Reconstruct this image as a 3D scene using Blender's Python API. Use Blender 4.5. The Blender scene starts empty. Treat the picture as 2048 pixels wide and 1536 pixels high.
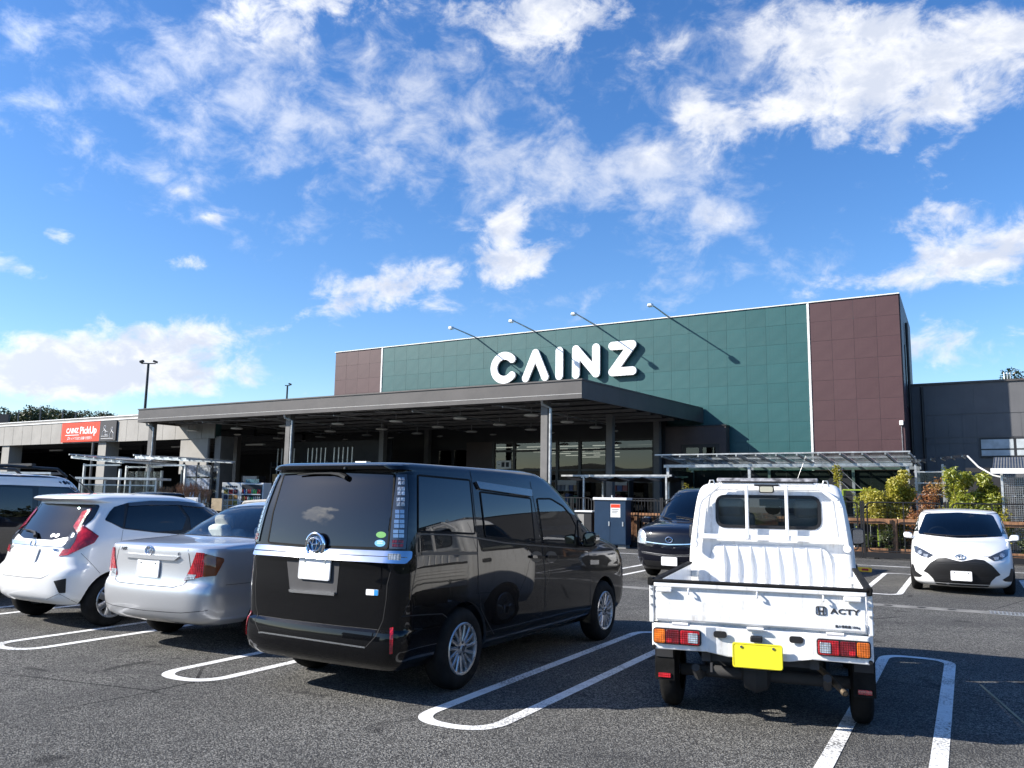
import bpy, bmesh, math, random
from mathutils import Vector, Matrix
from mathutils.bvhtree import BVHTree
from mathutils.geometry import delaunay_2d_cdt

scene = bpy.context.scene
COL = scene.collection
R_ = math.radians

# ------------------------------------------------------------------ camera
FPX, PITCH, CAMH, ROLL = 1640.0, 0.138, 1.54, 0.016
_c, _s = math.cos(PITCH), math.sin(PITCH)
_F = Vector((0, _c, _s)); _U0 = Vector((0, -_s, _c)); _R0 = Vector((1, 0, 0))
_R = math.cos(ROLL) * _R0 + math.sin(ROLL) * _U0
_U = -math.sin(ROLL) * _R0 + math.cos(ROLL) * _U0
CAM = Vector((0, 0, CAMH))
cd = bpy.data.cameras.new('camera')
cam = bpy.data.objects.new('camera', cd); COL.objects.link(cam)
m = Matrix.Identity(4)
for i, ax in enumerate((_R, _U, -_F)):
    for j in range(3): m[j][i] = ax[j]
m.translation = CAM
cam.matrix_world = m
cd.sensor_width = 36.0; cd.sensor_fit = 'HORIZONTAL'
cd.lens = 36.0 * FPX / 2048.0
cd.clip_start = 0.05; cd.clip_end = 3000
scene.camera = cam

def pray(u, v):
    """direction through a pixel of the 2048x1536 photograph"""
    return _F + _R * ((u - 1024) / FPX) - _U * ((v - 768) / FPX)
def px_z(u, v, z=0.0):
    d = pray(u, v); return CAM + d * ((z - CAMH) / d.z)
def px_plane(u, v, P, n):
    d = pray(u, v); return CAM + d * ((P - CAM).dot(n) / d.dot(n))

# ------------------------------------------------------------------ sun, sky, exposure
SUN_EL, SUN_TRAVEL = R_(32.0), R_(5.0)     # light travels towards +x, slightly away from the camera
sd = bpy.data.lights.new('sun', 'SUN'); sd.energy = 5.0; sd.angle = R_(0.53); sd.color = (1.0, 0.945, 0.86)
sun = bpy.data.objects.new('sun', sd); COL.objects.link(sun)
tv = Vector((math.cos(SUN_TRAVEL) * math.cos(SUN_EL), math.sin(SUN_TRAVEL) * math.cos(SUN_EL), -math.sin(SUN_EL)))
sun.rotation_euler = tv.to_track_quat('-Z', 'Y').to_euler()
sun.location = (-30, 0, 30)

scene.view_settings.view_transform = 'Standard'
scene.view_settings.look = 'None'
scene.view_settings.gamma = 1.0
scene.view_settings.use_curve_mapping = False
scene.view_settings.exposure = 1.0

class NT:
    def __init__(s, nt): s.nt = nt
    def n(s, t, **kw):
        n = s.nt.nodes.new(t)
        for k, v in kw.items():
            if k.startswith('i_'):
                key = k[2:]
                key = int(key) if key.isdigit() else key
                s.put(n.inputs[key], v)
            else: setattr(n, k, v)
        return n
    def put(s, inp, v):
        if hasattr(v, 'is_output'): s.nt.links.new(v, inp)
        else: inp.default_value = v
    def m(s, op, a, b=None, c=None, clamp=False):
        n = s.nt.nodes.new('ShaderNodeMath'); n.operation = op; n.use_clamp = clamp
        for i, x in enumerate((a, b, c)):
            if x is not None: s.put(n.inputs[i], x)
        return n.outputs[0]
    def vm(s, op, a, b=None):
        n = s.nt.nodes.new('ShaderNodeVectorMath'); n.operation = op
        s.put(n.inputs[0], a)
        if b is not None:
            s.put(n.inputs[3 if op == 'SCALE' else 1], b)
        return n.outputs[1] if op in ('DOT_PRODUCT', 'LENGTH') else n.outputs[0]
    def ss(s, x, lo, hi):
        n = s.nt.nodes.new('ShaderNodeMapRange'); n.interpolation_type = 'SMOOTHSTEP'
        s.put(n.inputs[0], x); n.inputs[1].default_value = lo; n.inputs[2].default_value = hi
        n.inputs[3].default_value = 0; n.inputs[4].default_value = 1
        return n.outputs[0]
    def noise(s, vec, scale, detail=4, rough=.55, dist=0.0):
        n = s.nt.nodes.new('ShaderNodeTexNoise')
        if vec is not None: s.put(n.inputs['Vector'], vec)
        n.inputs['Scale'].default_value = scale; n.inputs['Detail'].default_value = detail
        n.inputs['Roughness'].default_value = rough; n.inputs['Distortion'].default_value = dist
        return n.outputs['Fac']
    def mix(s, f, a, b):
        n = s.nt.nodes.new('ShaderNodeMix'); n.data_type = 'RGBA'
        s.put(n.inputs[0], f)
        for i, x in ((6, a), (7, b)):
            if isinstance(x, tuple) and len(x) == 3: x = x + (1,)
            s.put(n.inputs[i], x)
        return n.outputs[2]

world = bpy.data.worlds.new('World'); scene.world = world; world.use_nodes = True
wt = world.node_tree; wt.nodes.clear(); W_ = NT(wt)
sky = W_.n('ShaderNodeTexSky', sky_type='NISHITA')
sky.sun_disc = False; sky.sun_elevation = SUN_EL
sky.sun_rotation = R_(90) - (math.pi + SUN_TRAVEL)
sky.altitude = 50; sky.air_density = 1.0; sky.dust_density = 0.35; sky.ozone_density = 3.0
gen = W_.n('ShaderNodeTexCoord').outputs['Generated']
dirv = W_.vm('NORMALIZE', gen)
hs = W_.n('ShaderNodeHueSaturation'); hs.inputs['Saturation'].default_value = 1.26; hs.inputs['Value'].default_value = 1.80; hs.inputs['Hue'].default_value = .508
wt.links.new(sky.outputs[0], hs.inputs['Color'])
# cumulus banks seen in the photograph: (u, v, half width, half height, tilt, strength)
BANKS = [(590, 15, 150, 62, -.1, .90), (1040, 85, 100, 60, -.3, .52), (1170, 25, 120, 50, 0, .55), (1330, 120, 110, 46, -.5, .40),
         (1540, 235, 130, 75, -.35, .60), (1790, 225, 150, 85, -.2, .58), (1965, 60, 130, 90, 0, .80), (1640, 50, 110, 60, 0, .54), (1700, 130, 150, 80, 0, .38), (1380, 240, 60, 60, 0, .42),
         (1985, 490, 130, 80, -.1, .92), (745, 583, 118, 44, -.1, .95), (1035, 535, 92, 52, -.35, .85), (890, 555, 40, 34, 0, .28),
         (330, 690, 190, 60, -.15, .80), (110, 735, 190, 48, 0, .80), (20, 530, 62, 30, .2, .80), (300, 770, 260, 36, 0, .55),
         (1900, 660, 120, 32, 0, .62), (1760, 560, 90, 24, -.1, .56), (1950, 730, 130, 30, 0, .66), (1010, 440, 60, 28, -.3, .50),
         (75, 440, 60, 30, .2, .46), (120, 475, 36, 18, 0, .48), (430, 433, 34, 18, -.2, .75), (365, 525, 48, 18, 0, .70), (357, 383, 30, 12, 0, .65), (1225, 345, 60, 18, -.2, .45), (1280, 295, 60, 20, 0, .46), (1430, 428, 60, 22, 0, .46)]
WISPS = [(250, 250, 280, 110, .25, .46), (600, 180, 320, 140, .15, .36), (760, 220, 130, 70, -.2, .34), (850, 350, 220, 90, .2, .34),
         (660, 500, 220, 80, .2, .26), (1230, 330, 150, 60, 0, .42), (1440, 420, 200, 70, 0, .40), (1130, 610, 170, 40, -.2, .26),
         (1000, 220, 180, 90, 0, .30), (180, 60, 220, 80, .3, .22), (1400, 560, 260, 60, -.1, .32), (1290, 420, 110, 60, 0, .34), (1500, 110, 200, 120, -.3, .40)]
VANGLASS = Vector((-.492, -.843, .219)).normalized()   # rows below the skyline: clouds known from their image in the van's rear window
BANKS += [(640, 968, 90, 26, .2, .72), (575, 1005, 60, 40, .5, .74), (600, 1048, 100, 50, .2, .60), (680, 1062, 60, 26, 0, .55), (560, 1075, 90, 30, 0, .60), (720, 985, 60, 30, 0, .40)]
def bank_sum(lst):
    tot = None
    for (u, v, a, b, rot, st) in lst:
        c = pray(u, v).normalized()
        if v > 900: c = c - 2 * c.dot(VANGLASS) * VANGLASS
        e1 = _R if abs(_R.dot(c)) < .8 else _F
        e1 = (e1 - c * e1.dot(c)).normalized(); e2 = c.cross(e1)
        f1 = (e1 * math.cos(rot) + e2 * math.sin(rot)) * (FPX / a); f2 = (-e1 * math.sin(rot) + e2 * math.cos(rot)) * (FPX / b)
        d1 = W_.vm('DOT_PRODUCT', dirv, tuple(f1)); d2 = W_.vm('DOT_PRODUCT', dirv, tuple(f2))
        q = W_.m('MULTIPLY_ADD', d1, d1, W_.m('MULTIPLY', d2, d2))
        front = W_.m('GREATER_THAN', W_.vm('DOT_PRODUCT', dirv, tuple(c)), 0.0)
        g = W_.m('MULTIPLY', W_.m('EXPONENT', W_.m('MULTIPLY', q, -.75)), W_.m('MULTIPLY', front, st))
        tot = g if tot is None else W_.m('ADD', tot, g)
    return tot
sep = W_.n('ShaderNodeSeparateXYZ'); wt.links.new(dirv, sep.inputs[0])
dz = W_.m('MAXIMUM', sep.outputs[2], 0.0)
k = W_.m('DIVIDE', 1.0, W_.m('ADD', dz, .22))
plan = W_.vm('SCALE', dirv, k)
big = W_.noise(plan, 2.1, 2, .5)
mp = W_.n('ShaderNodeMapping'); wt.links.new(dirv, mp.inputs[0])
mp.inputs['Rotation'].default_value = (R_(8), R_(-24), R_(15)); mp.inputs['Scale'].default_value = (1.0, 1.0, 1.45)
puff = W_.noise(mp.outputs[0], 19.0, 11, .62, .3)
lump = W_.noise(dirv, 7.5, 3, .5, .2)
fine = W_.noise(mp.outputs[0], 42.0, 6, .62, .5)
generic = W_.m('MULTIPLY', W_.ss(big, .44, .74), .34)
tex = W_.m('ADD', W_.m('ADD', W_.m('MULTIPLY', puff, 1.75), W_.m('MULTIPLY', lump, .70)), W_.m('MULTIPLY', fine, .30))
thick = W_.m('ADD', bank_sum(BANKS), generic); thin = bank_sum(WISPS)
dens = W_.m('ADD', tex, thick)
cum = W_.m('MULTIPLY', W_.ss(dens, 1.88, 2.48), .97)
wis = W_.m('MULTIPLY', W_.ss(W_.m('ADD', tex, W_.m('ADD', thin, W_.m('MULTIPLY', thick, .6))), 1.74, 2.52), .60)
cover = W_.m('SUBTRACT', 1.0, W_.m('MULTIPLY', W_.m('SUBTRACT', 1.0, cum), W_.m('SUBTRACT', 1.0, wis)))
cover = W_.m('MULTIPLY', cover, W_.ss(sep.outputs[2], -.02, .03))
# thicker cores are a touch greyer, thin rims take some sky blue
core = W_.ss(W_.m('ADD', W_.m('MULTIPLY', W_.noise(mp.outputs[0], 24.0, 6, .6, .3), 1.2), W_.m('MULTIPLY', dens, .35)), 1.22, 1.62)
ccol = W_.mix(core, (9.3, 9.4, 9.7), (6.3, 6.8, 8.0))
# cloud scatters forward: brighter towards the sun's side of the sky
fw = W_.m('POWER', W_.m('MAXIMUM', W_.vm('DOT_PRODUCT', dirv, tuple(-tv)), 0.0), 4.0)
ccol = W_.vm('SCALE', ccol, W_.m('MULTIPLY_ADD', fw, 3.0, 1.0))
skyc = W_.mix(cover, hs.outputs[0], ccol)
bg = W_.n('ShaderNodeBackground'); wt.links.new(skyc, bg.inputs[0]); bg.inputs[1].default_value = 0.058
wo = W_.n('ShaderNodeOutputWorld'); wt.links.new(bg.outputs[0], wo.inputs[0])
# ------------------------------------------------------------------ helpers
def link(o): COL.objects.link(o); return o
def tag(o, label=None, cat=None, group=None, kind=None):
    if label: o['label'] = label
    if cat: o['category'] = cat
    if group: o['group'] = group
    if kind: o['kind'] = kind
    return o
def empty(name, loc=(0, 0, 0), rz=0.0, label=None, cat=None, group=None):
    o = link(bpy.data.objects.new(name, None)); o.location = loc; o.rotation_euler = (0, 0, rz)
    o.empty_display_size = .2
    return tag(o, label, cat, group)
def mesh_obj(name, me, parent=None, mats=()):
    o = link(bpy.data.objects.new(name, me))
    if parent is not None: o.parent = parent
    for mt in (mats if isinstance(mats, (list, tuple)) else [mats]):
        if mt is not None and mt.name not in me.materials: me.materials.append(mt)
    return o
def clone(src, name=None, loc=None, rz=None, parent=None):
    """copy of an object and of its parts and sub-parts, sharing mesh data"""
    c = src.copy(); link(c)
    if name: c.name = name
    if parent is not None: c.parent = parent
    if loc is not None: c.location = loc
    if rz is not None: c.rotation_euler = (0, 0, rz)
    for ch in [o for o in bpy.data.objects if o.parent == src]:
        clone(ch, None, None, None, c)
    return c

class MB:
    """collects faces, then builds ONE mesh object"""
    def __init__(s): s.v = []; s.f = []
    def add(s, vs, fs):
        n = len(s.v); s.v += [tuple(p) for p in vs]; s.f += [tuple(i + n for i in f) for f in fs]; return s
    def box(s, x0, x1, y0, y1, z0, z1):
        vs = [(x, y, z) for z in (z0, z1) for y in (y0, y1) for x in (x0, x1)]
        return s.add(vs, [(0, 2, 3, 1), (4, 5, 7, 6), (0, 1, 5, 4), (2, 6, 7, 3), (0, 4, 6, 2), (1, 3, 7, 5)])
    def cbox(s, c, sz, M=None):
        hx, hy, hz = sz[0] / 2, sz[1] / 2, sz[2] / 2
        vs = [Vector((x, y, z)) for z in (-hz, hz) for y in (-hy, hy) for x in (-hx, hx)]
        if M is not None: vs = [M @ p for p in vs]
        vs = [p + Vector(c) for p in vs]
        return s.add(vs, [(0, 2, 3, 1), (4, 5, 7, 6), (0, 1, 5, 4), (2, 6, 7, 3), (0, 4, 6, 2), (1, 3, 7, 5)])
    def bar(s, a, b, w, h=None, up=(0, 0, 1)):
        """box of width w and height h running from a to b"""
        a, b = Vector(a), Vector(b); h = w if h is None else h
        d = (b - a); L = d.length; d.normalize(); u = Vector(up)
        if abs(d.dot(u)) > .99: u = Vector((0, 1, 0))
        sd_ = d.cross(u).normalized(); u = sd_.cross(d).normalized()
        vs = []
        for p in (a, b):
            for (i, j) in ((-1, -1), (1, -1), (1, 1), (-1, 1)): vs.append(p + sd_ * (i * w / 2) + u * (j * h / 2))
        return s.add(vs, [(3, 2, 1, 0), (4, 5, 6, 7), (0, 1, 5, 4), (1, 2, 6, 5), (2, 3, 7, 6), (3, 0, 4, 7)])
    def tube(s, pts, r, n=8, caps=True, closed=False):
        pts = [Vector(p) for p in pts]; rs = r if isinstance(r, (list, tuple)) else [r] * len(pts)
        vs = []; N = len(pts); prev = None
        for i, p in enumerate(pts):
            if closed: d = (pts[(i + 1) % N] - pts[i - 1])
            else: d = (pts[min(i + 1, N - 1)] - pts[max(i - 1, 0)])
            d.normalize()
            if prev is None:
                u = Vector((0, 0, 1)) if abs(d.z) < .9 else Vector((1, 0, 0))
                u = (u - d * u.dot(d)).normalized()
            else: u = (prev - d * prev.dot(d)).normalized()
            prev = u; w = d.cross(u)
            for k_ in range(n):
                a = 2 * math.pi * k_ / n; vs.append(p + (u * math.cos(a) + w * math.sin(a)) * rs[i])
        fs = []
        for i in range(N if closed else N - 1):
            j = (i + 1) % N
            for k_ in range(n): fs.append((i * n + k_, i * n + (k_ + 1) % n, j * n + (k_ + 1) % n, j * n + k_))
        if caps and not closed: fs.append(tuple(reversed(range(n)))); fs.append(tuple((N - 1) * n + k_ for k_ in range(n)))
        return s.add(vs, fs)
    def lathe(s, prof, axis='z', n=24, c=(0, 0, 0), close=False):
        """prof: list of (r, h) along the axis"""
        vs = []; c = Vector(c); P = len(prof)
        for k_ in range(n):
            a = 2 * math.pi * k_ / n; ca, sa = math.cos(a), math.sin(a)
            for (r, h) in prof:
                if axis == 'z': q = Vector((r * ca, r * sa, h))
                elif axis == 'y': q = Vector((r * ca, h, r * sa))
                else: q = Vector((h, r * ca, r * sa))
                vs.append(q + c)
        fs = []
        for k_ in range(n):
            k2 = (k_ + 1) % n
            for i in range(P - 1 + (1 if close else 0)):
                j = (i + 1) % P
                fs.append((k_ * P + i, k2 * P + i, k2 * P + j, k_ * P + j))
        if axis == 'y': fs = [tuple(reversed(f)) for f in fs]
        return s.add(vs, fs)
    def prism(s, poly, f0, f1):
        """poly: 2D points; f0/f1 map (a,b)->3D for the two ends"""
        n = len(poly); vs = [f0(*p) for p in poly] + [f1(*p) for p in poly]
        fs = [tuple(range(n - 1, -1, -1)), tuple(range(n, 2 * n))]
        fs += [(i, (i + 1) % n, n + (i + 1) % n, n + i) for i in range(n)]
        return s.add(vs, fs)
    def me(s, name, smooth=False, sharp=None, fix=True):
        me = bpy.data.meshes.new(name); me.from_pydata(s.v, [], s.f); me.validate(); 
        if fix:
            bm = bmesh.new(); bm.from_mesh(me); bmesh.ops.recalc_face_normals(bm, faces=bm.faces); bm.to_mesh(me); bm.free()
        if smooth:
            for p in me.polygons: p.use_smooth = True
            me.set_sharp_from_angle(angle=R_(sharp if sharp else 38))
        me.update(); return me
    def build(s, name, mat, parent=None, smooth=False, sharp=None, bevel=0.0, fix=True):
        o = mesh_obj(name, s.me(name, smooth, sharp, fix), parent, mat)
        if bevel > 0:
            b = o.modifiers.new('bevel', 'BEVEL'); b.width = bevel; b.segments = 2; b.limit_method = 'ANGLE'; b.angle_limit = R_(35)
        return o

def rnd(pts, r=.0, n=5):
    """rounded polygon: r may be one radius or one per corner"""
    out = []; N = len(pts)
    for i, p in enumerate(pts):
        p = Vector(p); a = Vector(pts[i - 1]); b = Vector(pts[(i + 1) % N])
        rr = r[i] if isinstance(r, (list, tuple)) else r
        da, db = (a - p), (b - p); ra = min(rr, da.length * .48); rb = min(rr, db.length * .48)
        if rr <= 0: out.append(tuple(p)); continue
        q0 = p + da.normalized() * ra; q1 = p + db.normalized() * rb
        for k_ in range(n + 1):
            t = k_ / n; out.append(tuple(q0 * (1 - t) ** 2 + p * 2 * t * (1 - t) + q1 * t * t))
    return out
def inside(p, poly):
    x, y = p; c = False; j = len(poly) - 1
    for i in range(len(poly)):
        xi, yi = poly[i][0], poly[i][1]; xj, yj = poly[j][0], poly[j][1]
        if (yi > y) != (yj > y) and x < (xj - xi) * (y - yi) / (yj - yi) + xi: c = not c
        j = i
    return c
def fill2d(poly, step):
    """triangulated fill of a 2D polygon with inner points about one step apart"""
    dense = []
    for i, p in enumerate(poly):
        q = poly[(i + 1) % len(poly)]; L = math.dist(p, q); k_ = max(1, int(math.ceil(L / step)))
        for t in range(k_): dense.append((p[0] + (q[0] - p[0]) * t / k_, p[1] + (q[1] - p[1]) * t / k_))
    nb = len(dense); pts = list(dense)
    xs = [p[0] for p in poly]; ys = [p[1] for p in poly]
    y = min(ys) + step * .5; r = 0
    while y < max(ys):
        x = min(xs) + step * (.5 if r % 2 else .25)
        while x < max(xs):
            if inside((x, y), poly) and all((x - d[0]) ** 2 + (y - d[1]) ** 2 > (.45 * step) ** 2 for d in dense): pts.append((x, y))
            x += step
        y += step; r += 1
    res = delaunay_2d_cdt([Vector(p) for p in pts], [], [list(range(nb))], 1, 1e-6)
    return [tuple(p) for p in res[0]], [tuple(f) for f in res[2]]
def union2d(polys):
    pts = []; faces = []
    for P in polys:
        faces.append(list(range(len(pts), len(pts) + len(P)))); pts += [Vector(p) for p in P]
    res = delaunay_2d_cdt(pts, [], faces, 1, 1e-5)
    return [tuple(p) for p in res[0]], [tuple(f) for f in res[2]]
def slab(v2, f2, f0, f1):
    """solid between two maps of a flat triangulation"""
    n = len(v2); mb = MB()
    cnt = {}
    for f in f2:
        for i in range(len(f)):
            e = (f[i], f[(i + 1) % len(f)]); cnt[e] = cnt.get(e, 0) + 1
    bord = [e for e in cnt if (e[1], e[0]) not in cnt]
    vs = [f0(*p) for p in v2] + [f1(*p) for p in v2]
    fs = [tuple(reversed(f)) for f in f2] + [tuple(i + n for i in f) for f in f2]
    fs += [(a, b, b + n, a + n) for a, b in bord]
    return mb.add(vs, fs)
def capsule(a, b, r, n=14):
    a, b = Vector(a), Vector(b); d = (b - a); t = math.atan2(d.y, d.x) if d.length > 1e-9 else 0
    return [(b.x + r * math.cos(t + x), b.y + r * math.sin(t + x)) for x in [(-.5 + i / n) * math.pi for i in range(n + 1)]] + \
           [(a.x + r * math.cos(t + x), a.y + r * math.sin(t + x)) for x in [(.5 + i / n) * math.pi for i in range(n + 1)]]
def stroke2d(paths, r):
    polys = []
    for P in paths:
        for i in range(len(P) - 1): polys.append(capsule(P[i], P[i + 1], r))
    return union2d(polys)
def ring2d(cx, cy, a, b, n=28): return [(cx + a * math.cos(2 * math.pi * i / n), cy + b * math.sin(2 * math.pi * i / n)) for i in range(n)]

_txt = {}
def text_mesh(body, size, depth=.0, align='CENTER', shear=0.0, bold=0.0, spacing=1.0):
    cu = bpy.data.curves.new('text', 'FONT'); cu.body = body; cu.size = size; cu.extrude = depth; cu.align_x = align; cu.align_y = 'CENTER'
    cu.shear = shear; cu.offset = bold; cu.space_character = spacing; cu.resolution_u = 3
    o = link(bpy.data.objects.new('text', cu)); bpy.context.view_layer.update()
    dg = bpy.context.evaluated_depsgraph_get()
    me = bpy.data.meshes.new_from_object(o.evaluated_get(dg)); bpy.data.objects.remove(o); bpy.data.curves.remove(cu)
    return me
def text_part(name, body, size, mat, parent, M, depth=.002, **kw):
    """M maps text plane (x right, y up, z out) to the parent's space"""
    me = text_mesh(body, size, depth, **kw); me.materials.clear(); me.transform(M)
    return mesh_obj(name, me, parent, mat)
def frameM(o, x, y):
    x = Vector(x).normalized(); y = Vector(y).normalized(); z = x.cross(y); M = Matrix.Identity(4)
    for i, a in enumerate((x, y, z)):
        for j in range(3): M[j][i] = a[j]
    M.translation = Vector(o); return M

# ------------------------------------------------------------------ materials
def principled(name, base=(.5, .5, .5), rough=.5, metal=0.0, spec=.5, coat=0.0, coat_r=.03, emis=None, es=0.0, trans=0.0, ior=1.45, alpha=1.0):
    mt = bpy.data.materials.new(name); mt.use_nodes = True; b = mt.node_tree.nodes['Principled BSDF']
    b.inputs['Base Color'].default_value = (*base, 1); b.inputs['Roughness'].default_value = rough; b.inputs['Metallic'].default_value = metal
    b.inputs['Specular IOR Level'].default_value = spec; b.inputs['Coat Weight'].default_value = coat; b.inputs['Coat Roughness'].default_value = coat_r
    b.inputs['Transmission Weight'].default_value = trans; b.inputs['IOR'].default_value = ior
    if emis: b.inputs['Emission Color'].default_value = (*emis, 1); b.inputs['Emission Strength'].default_value = es
    return mt
def weathered(name, base, rough=.6, metal=0.0, var=.12, scale=3.0, bump=.0, bscale=60.0, coat=0.0, spec=.5, streak=0.0, rvar=.1, objvar=0.0):
    """flat colour with soft uneven wear, optional streaks of rain dirt and fine relief"""
    mt = principled(name, base, rough, metal, spec, coat); nt = NT(mt.node_tree); b = mt.node_tree.nodes['Principled BSDF']
    tc = nt.n('ShaderNodeTexCoord').outputs['Object']
    f = nt.noise(tc, scale, 6, .6)
    dark = tuple(c * (1 - var * 1.6) for c in base); lite = tuple(min(1, c * (1 + var)) for c in base)
    col = nt.mix(nt.ss(f, .3, .7), dark, lite)
    if streak > 0:
        mp_ = nt.n('ShaderNodeMapping'); mt.node_tree.links.new(tc, mp_.inputs[0]); mp_.inputs['Scale'].default_value = (5, 5, .35)
        sf = nt.noise(mp_.outputs[0], 2.2, 5, .6)
        col = nt.mix(nt.m('MULTIPLY', nt.ss(sf, .52, .75), streak), col, tuple(c * .45 for c in base))
    if objvar > 0:
        rn = nt.n('ShaderNodeObjectInfo').outputs['Random']
        col = nt.mix(nt.m('MULTIPLY', rn, objvar), col, tuple(min(1, c * 1.5 + .01) for c in base))
    mt.node_tree.links.new(col, b.inputs['Base Color'])
    if rvar > 0:
        mt.node_tree.links.new(nt.m('ADD', nt.m('MULTIPLY', nt.noise(tc, scale * 3.1, 4, .6), rvar * 2), rough - rvar), b.inputs['Roughness'])
    if bump > 0:
        bp = nt.n('ShaderNodeBump'); bp.inputs['Strength'].default_value = bump; bp.inputs['Distance'].default_value = .01
        mt.node_tree.links.new(nt.noise(tc, bscale, 5, .6), bp.inputs['Height']); mt.node_tree.links.new(bp.outputs[0], b.inputs['Normal'])
    return mt
def clear_glass(name, tint, refl=1.0, ior=1.5, rough=0.0):
    mt = bpy.data.materials.new(name); mt.use_nodes = True; t = mt.node_tree; t.nodes.clear(); nt = NT(t)
    tr = nt.n('ShaderNodeBsdfTransparent'); tr.inputs[0].default_value = (*tint, 1)
    gl = nt.n('ShaderNodeBsdfGlossy'); gl.inputs['Roughness'].default_value = rough; gl.inputs[0].default_value = (1, 1, 1, 1)
    fr = nt.n('ShaderNodeFresnel'); fr.inputs[0].default_value = ior
    mx = nt.n('ShaderNodeMixShader'); t.links.new(nt.m('MULTIPLY', fr.outputs[0], refl, clamp=True), mx.inputs[0])
    t.links.new(tr.outputs[0], mx.inputs[1]); t.links.new(gl.outputs[0], mx.inputs[2])
    o = nt.n('ShaderNodeOutputMaterial'); t.links.new(mx.outputs[0], o.inputs[0]); return mt
def carpaint(name, base, metal=0.0, rough=.35, flake=0.0, coat=1.0, dirt=.04, grime=0.0):
    mt = principled(name, base, rough, metal, .5 if base[0] > .1 else .08, coat, .015); nt = NT(mt.node_tree); b = mt.node_tree.nodes['Principled BSDF']
    tc = nt.n('ShaderNodeTexCoord').outputs['Object']
    f = nt.noise(tc, 2.3, 5, .6)
    col = nt.mix(nt.m('MULTIPLY', nt.ss(f, .45, .8), dirt), base, tuple(.5 * c + .05 for c in base))
    if flake:
        v = nt.n('ShaderNodeTexVoronoi'); v.inputs['Scale'].default_value = 700; mt.node_tree.links.new(tc, v.inputs['Vector'])
        col = nt.mix(nt.m('MULTIPLY', v.outputs['Distance'], flake), col, tuple(min(1, c * 1.5 + .02) for c in base))
    if grime:
        mpg = nt.n('ShaderNodeMapping'); mt.node_tree.links.new(tc, mpg.inputs[0]); mpg.inputs['Scale'].default_value = (6, 6, 1.2)
        gf = nt.m('ADD', nt.m('MULTIPLY', nt.noise(mpg.outputs[0], 3.0, 7, .65), .8), nt.m('MULTIPLY', nt.noise(tc, 30, 4, .6), .25))
        col = nt.mix(nt.m('MULTIPLY', nt.ss(gf, .52, .80), grime), col, (.30, .27, .22))
        sp_ = nt.ss(nt.noise(tc, 120, 2, .5), .74, .80); col = nt.mix(nt.m('MULTIPLY', sp_, grime), col, (.16, .09, .05))
    mt.node_tree.links.new(col, b.inputs['Base Color'])
    b.inputs['Coat IOR'].default_value = 1.43 if base[0] < .1 else 1.5
    # faint orange peel and road film on the clear coat
    bp = nt.n('ShaderNodeBump'); bp.inputs['Strength'].default_value = .035; bp.inputs['Distance'].default_value = .01
    mt.node_tree.links.new(nt.noise(tc, 3.5, 2, .5), bp.inputs['Height']); mt.node_tree.links.new(bp.outputs[0], b.inputs['Coat Normal'])
    mt.node_tree.links.new(nt.m('MULTIPLY', nt.ss(nt.noise(tc, 5, 5, .6), .5, .85), .06), b.inputs['Coat Roughness'])
    return mt
def ribbed(name, base, rough=.5, metal=.0, scale=20.0, axis=0, strength=.5, tint=None):
    mt = weathered(name, base, rough, metal, .12, 2.0); nt = NT(mt.node_tree); b = mt.node_tree.nodes['Principled BSDF']
    tc = nt.n('ShaderNodeTexCoord').outputs['Object']; sp = nt.n('ShaderNodeSeparateXYZ'); mt.node_tree.links.new(tc, sp.inputs[0])
    w = nt.m('SINE', nt.m('MULTIPLY', sp.outputs[axis], scale)); bp = nt.n('ShaderNodeBump'); bp.inputs['Strength'].default_value = strength; bp.inputs['Distance'].default_value = .02
    mt.node_tree.links.new(w, bp.inputs['Height']); mt.node_tree.links.new(bp.outputs[0], b.inputs['Normal']); return mt

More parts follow.
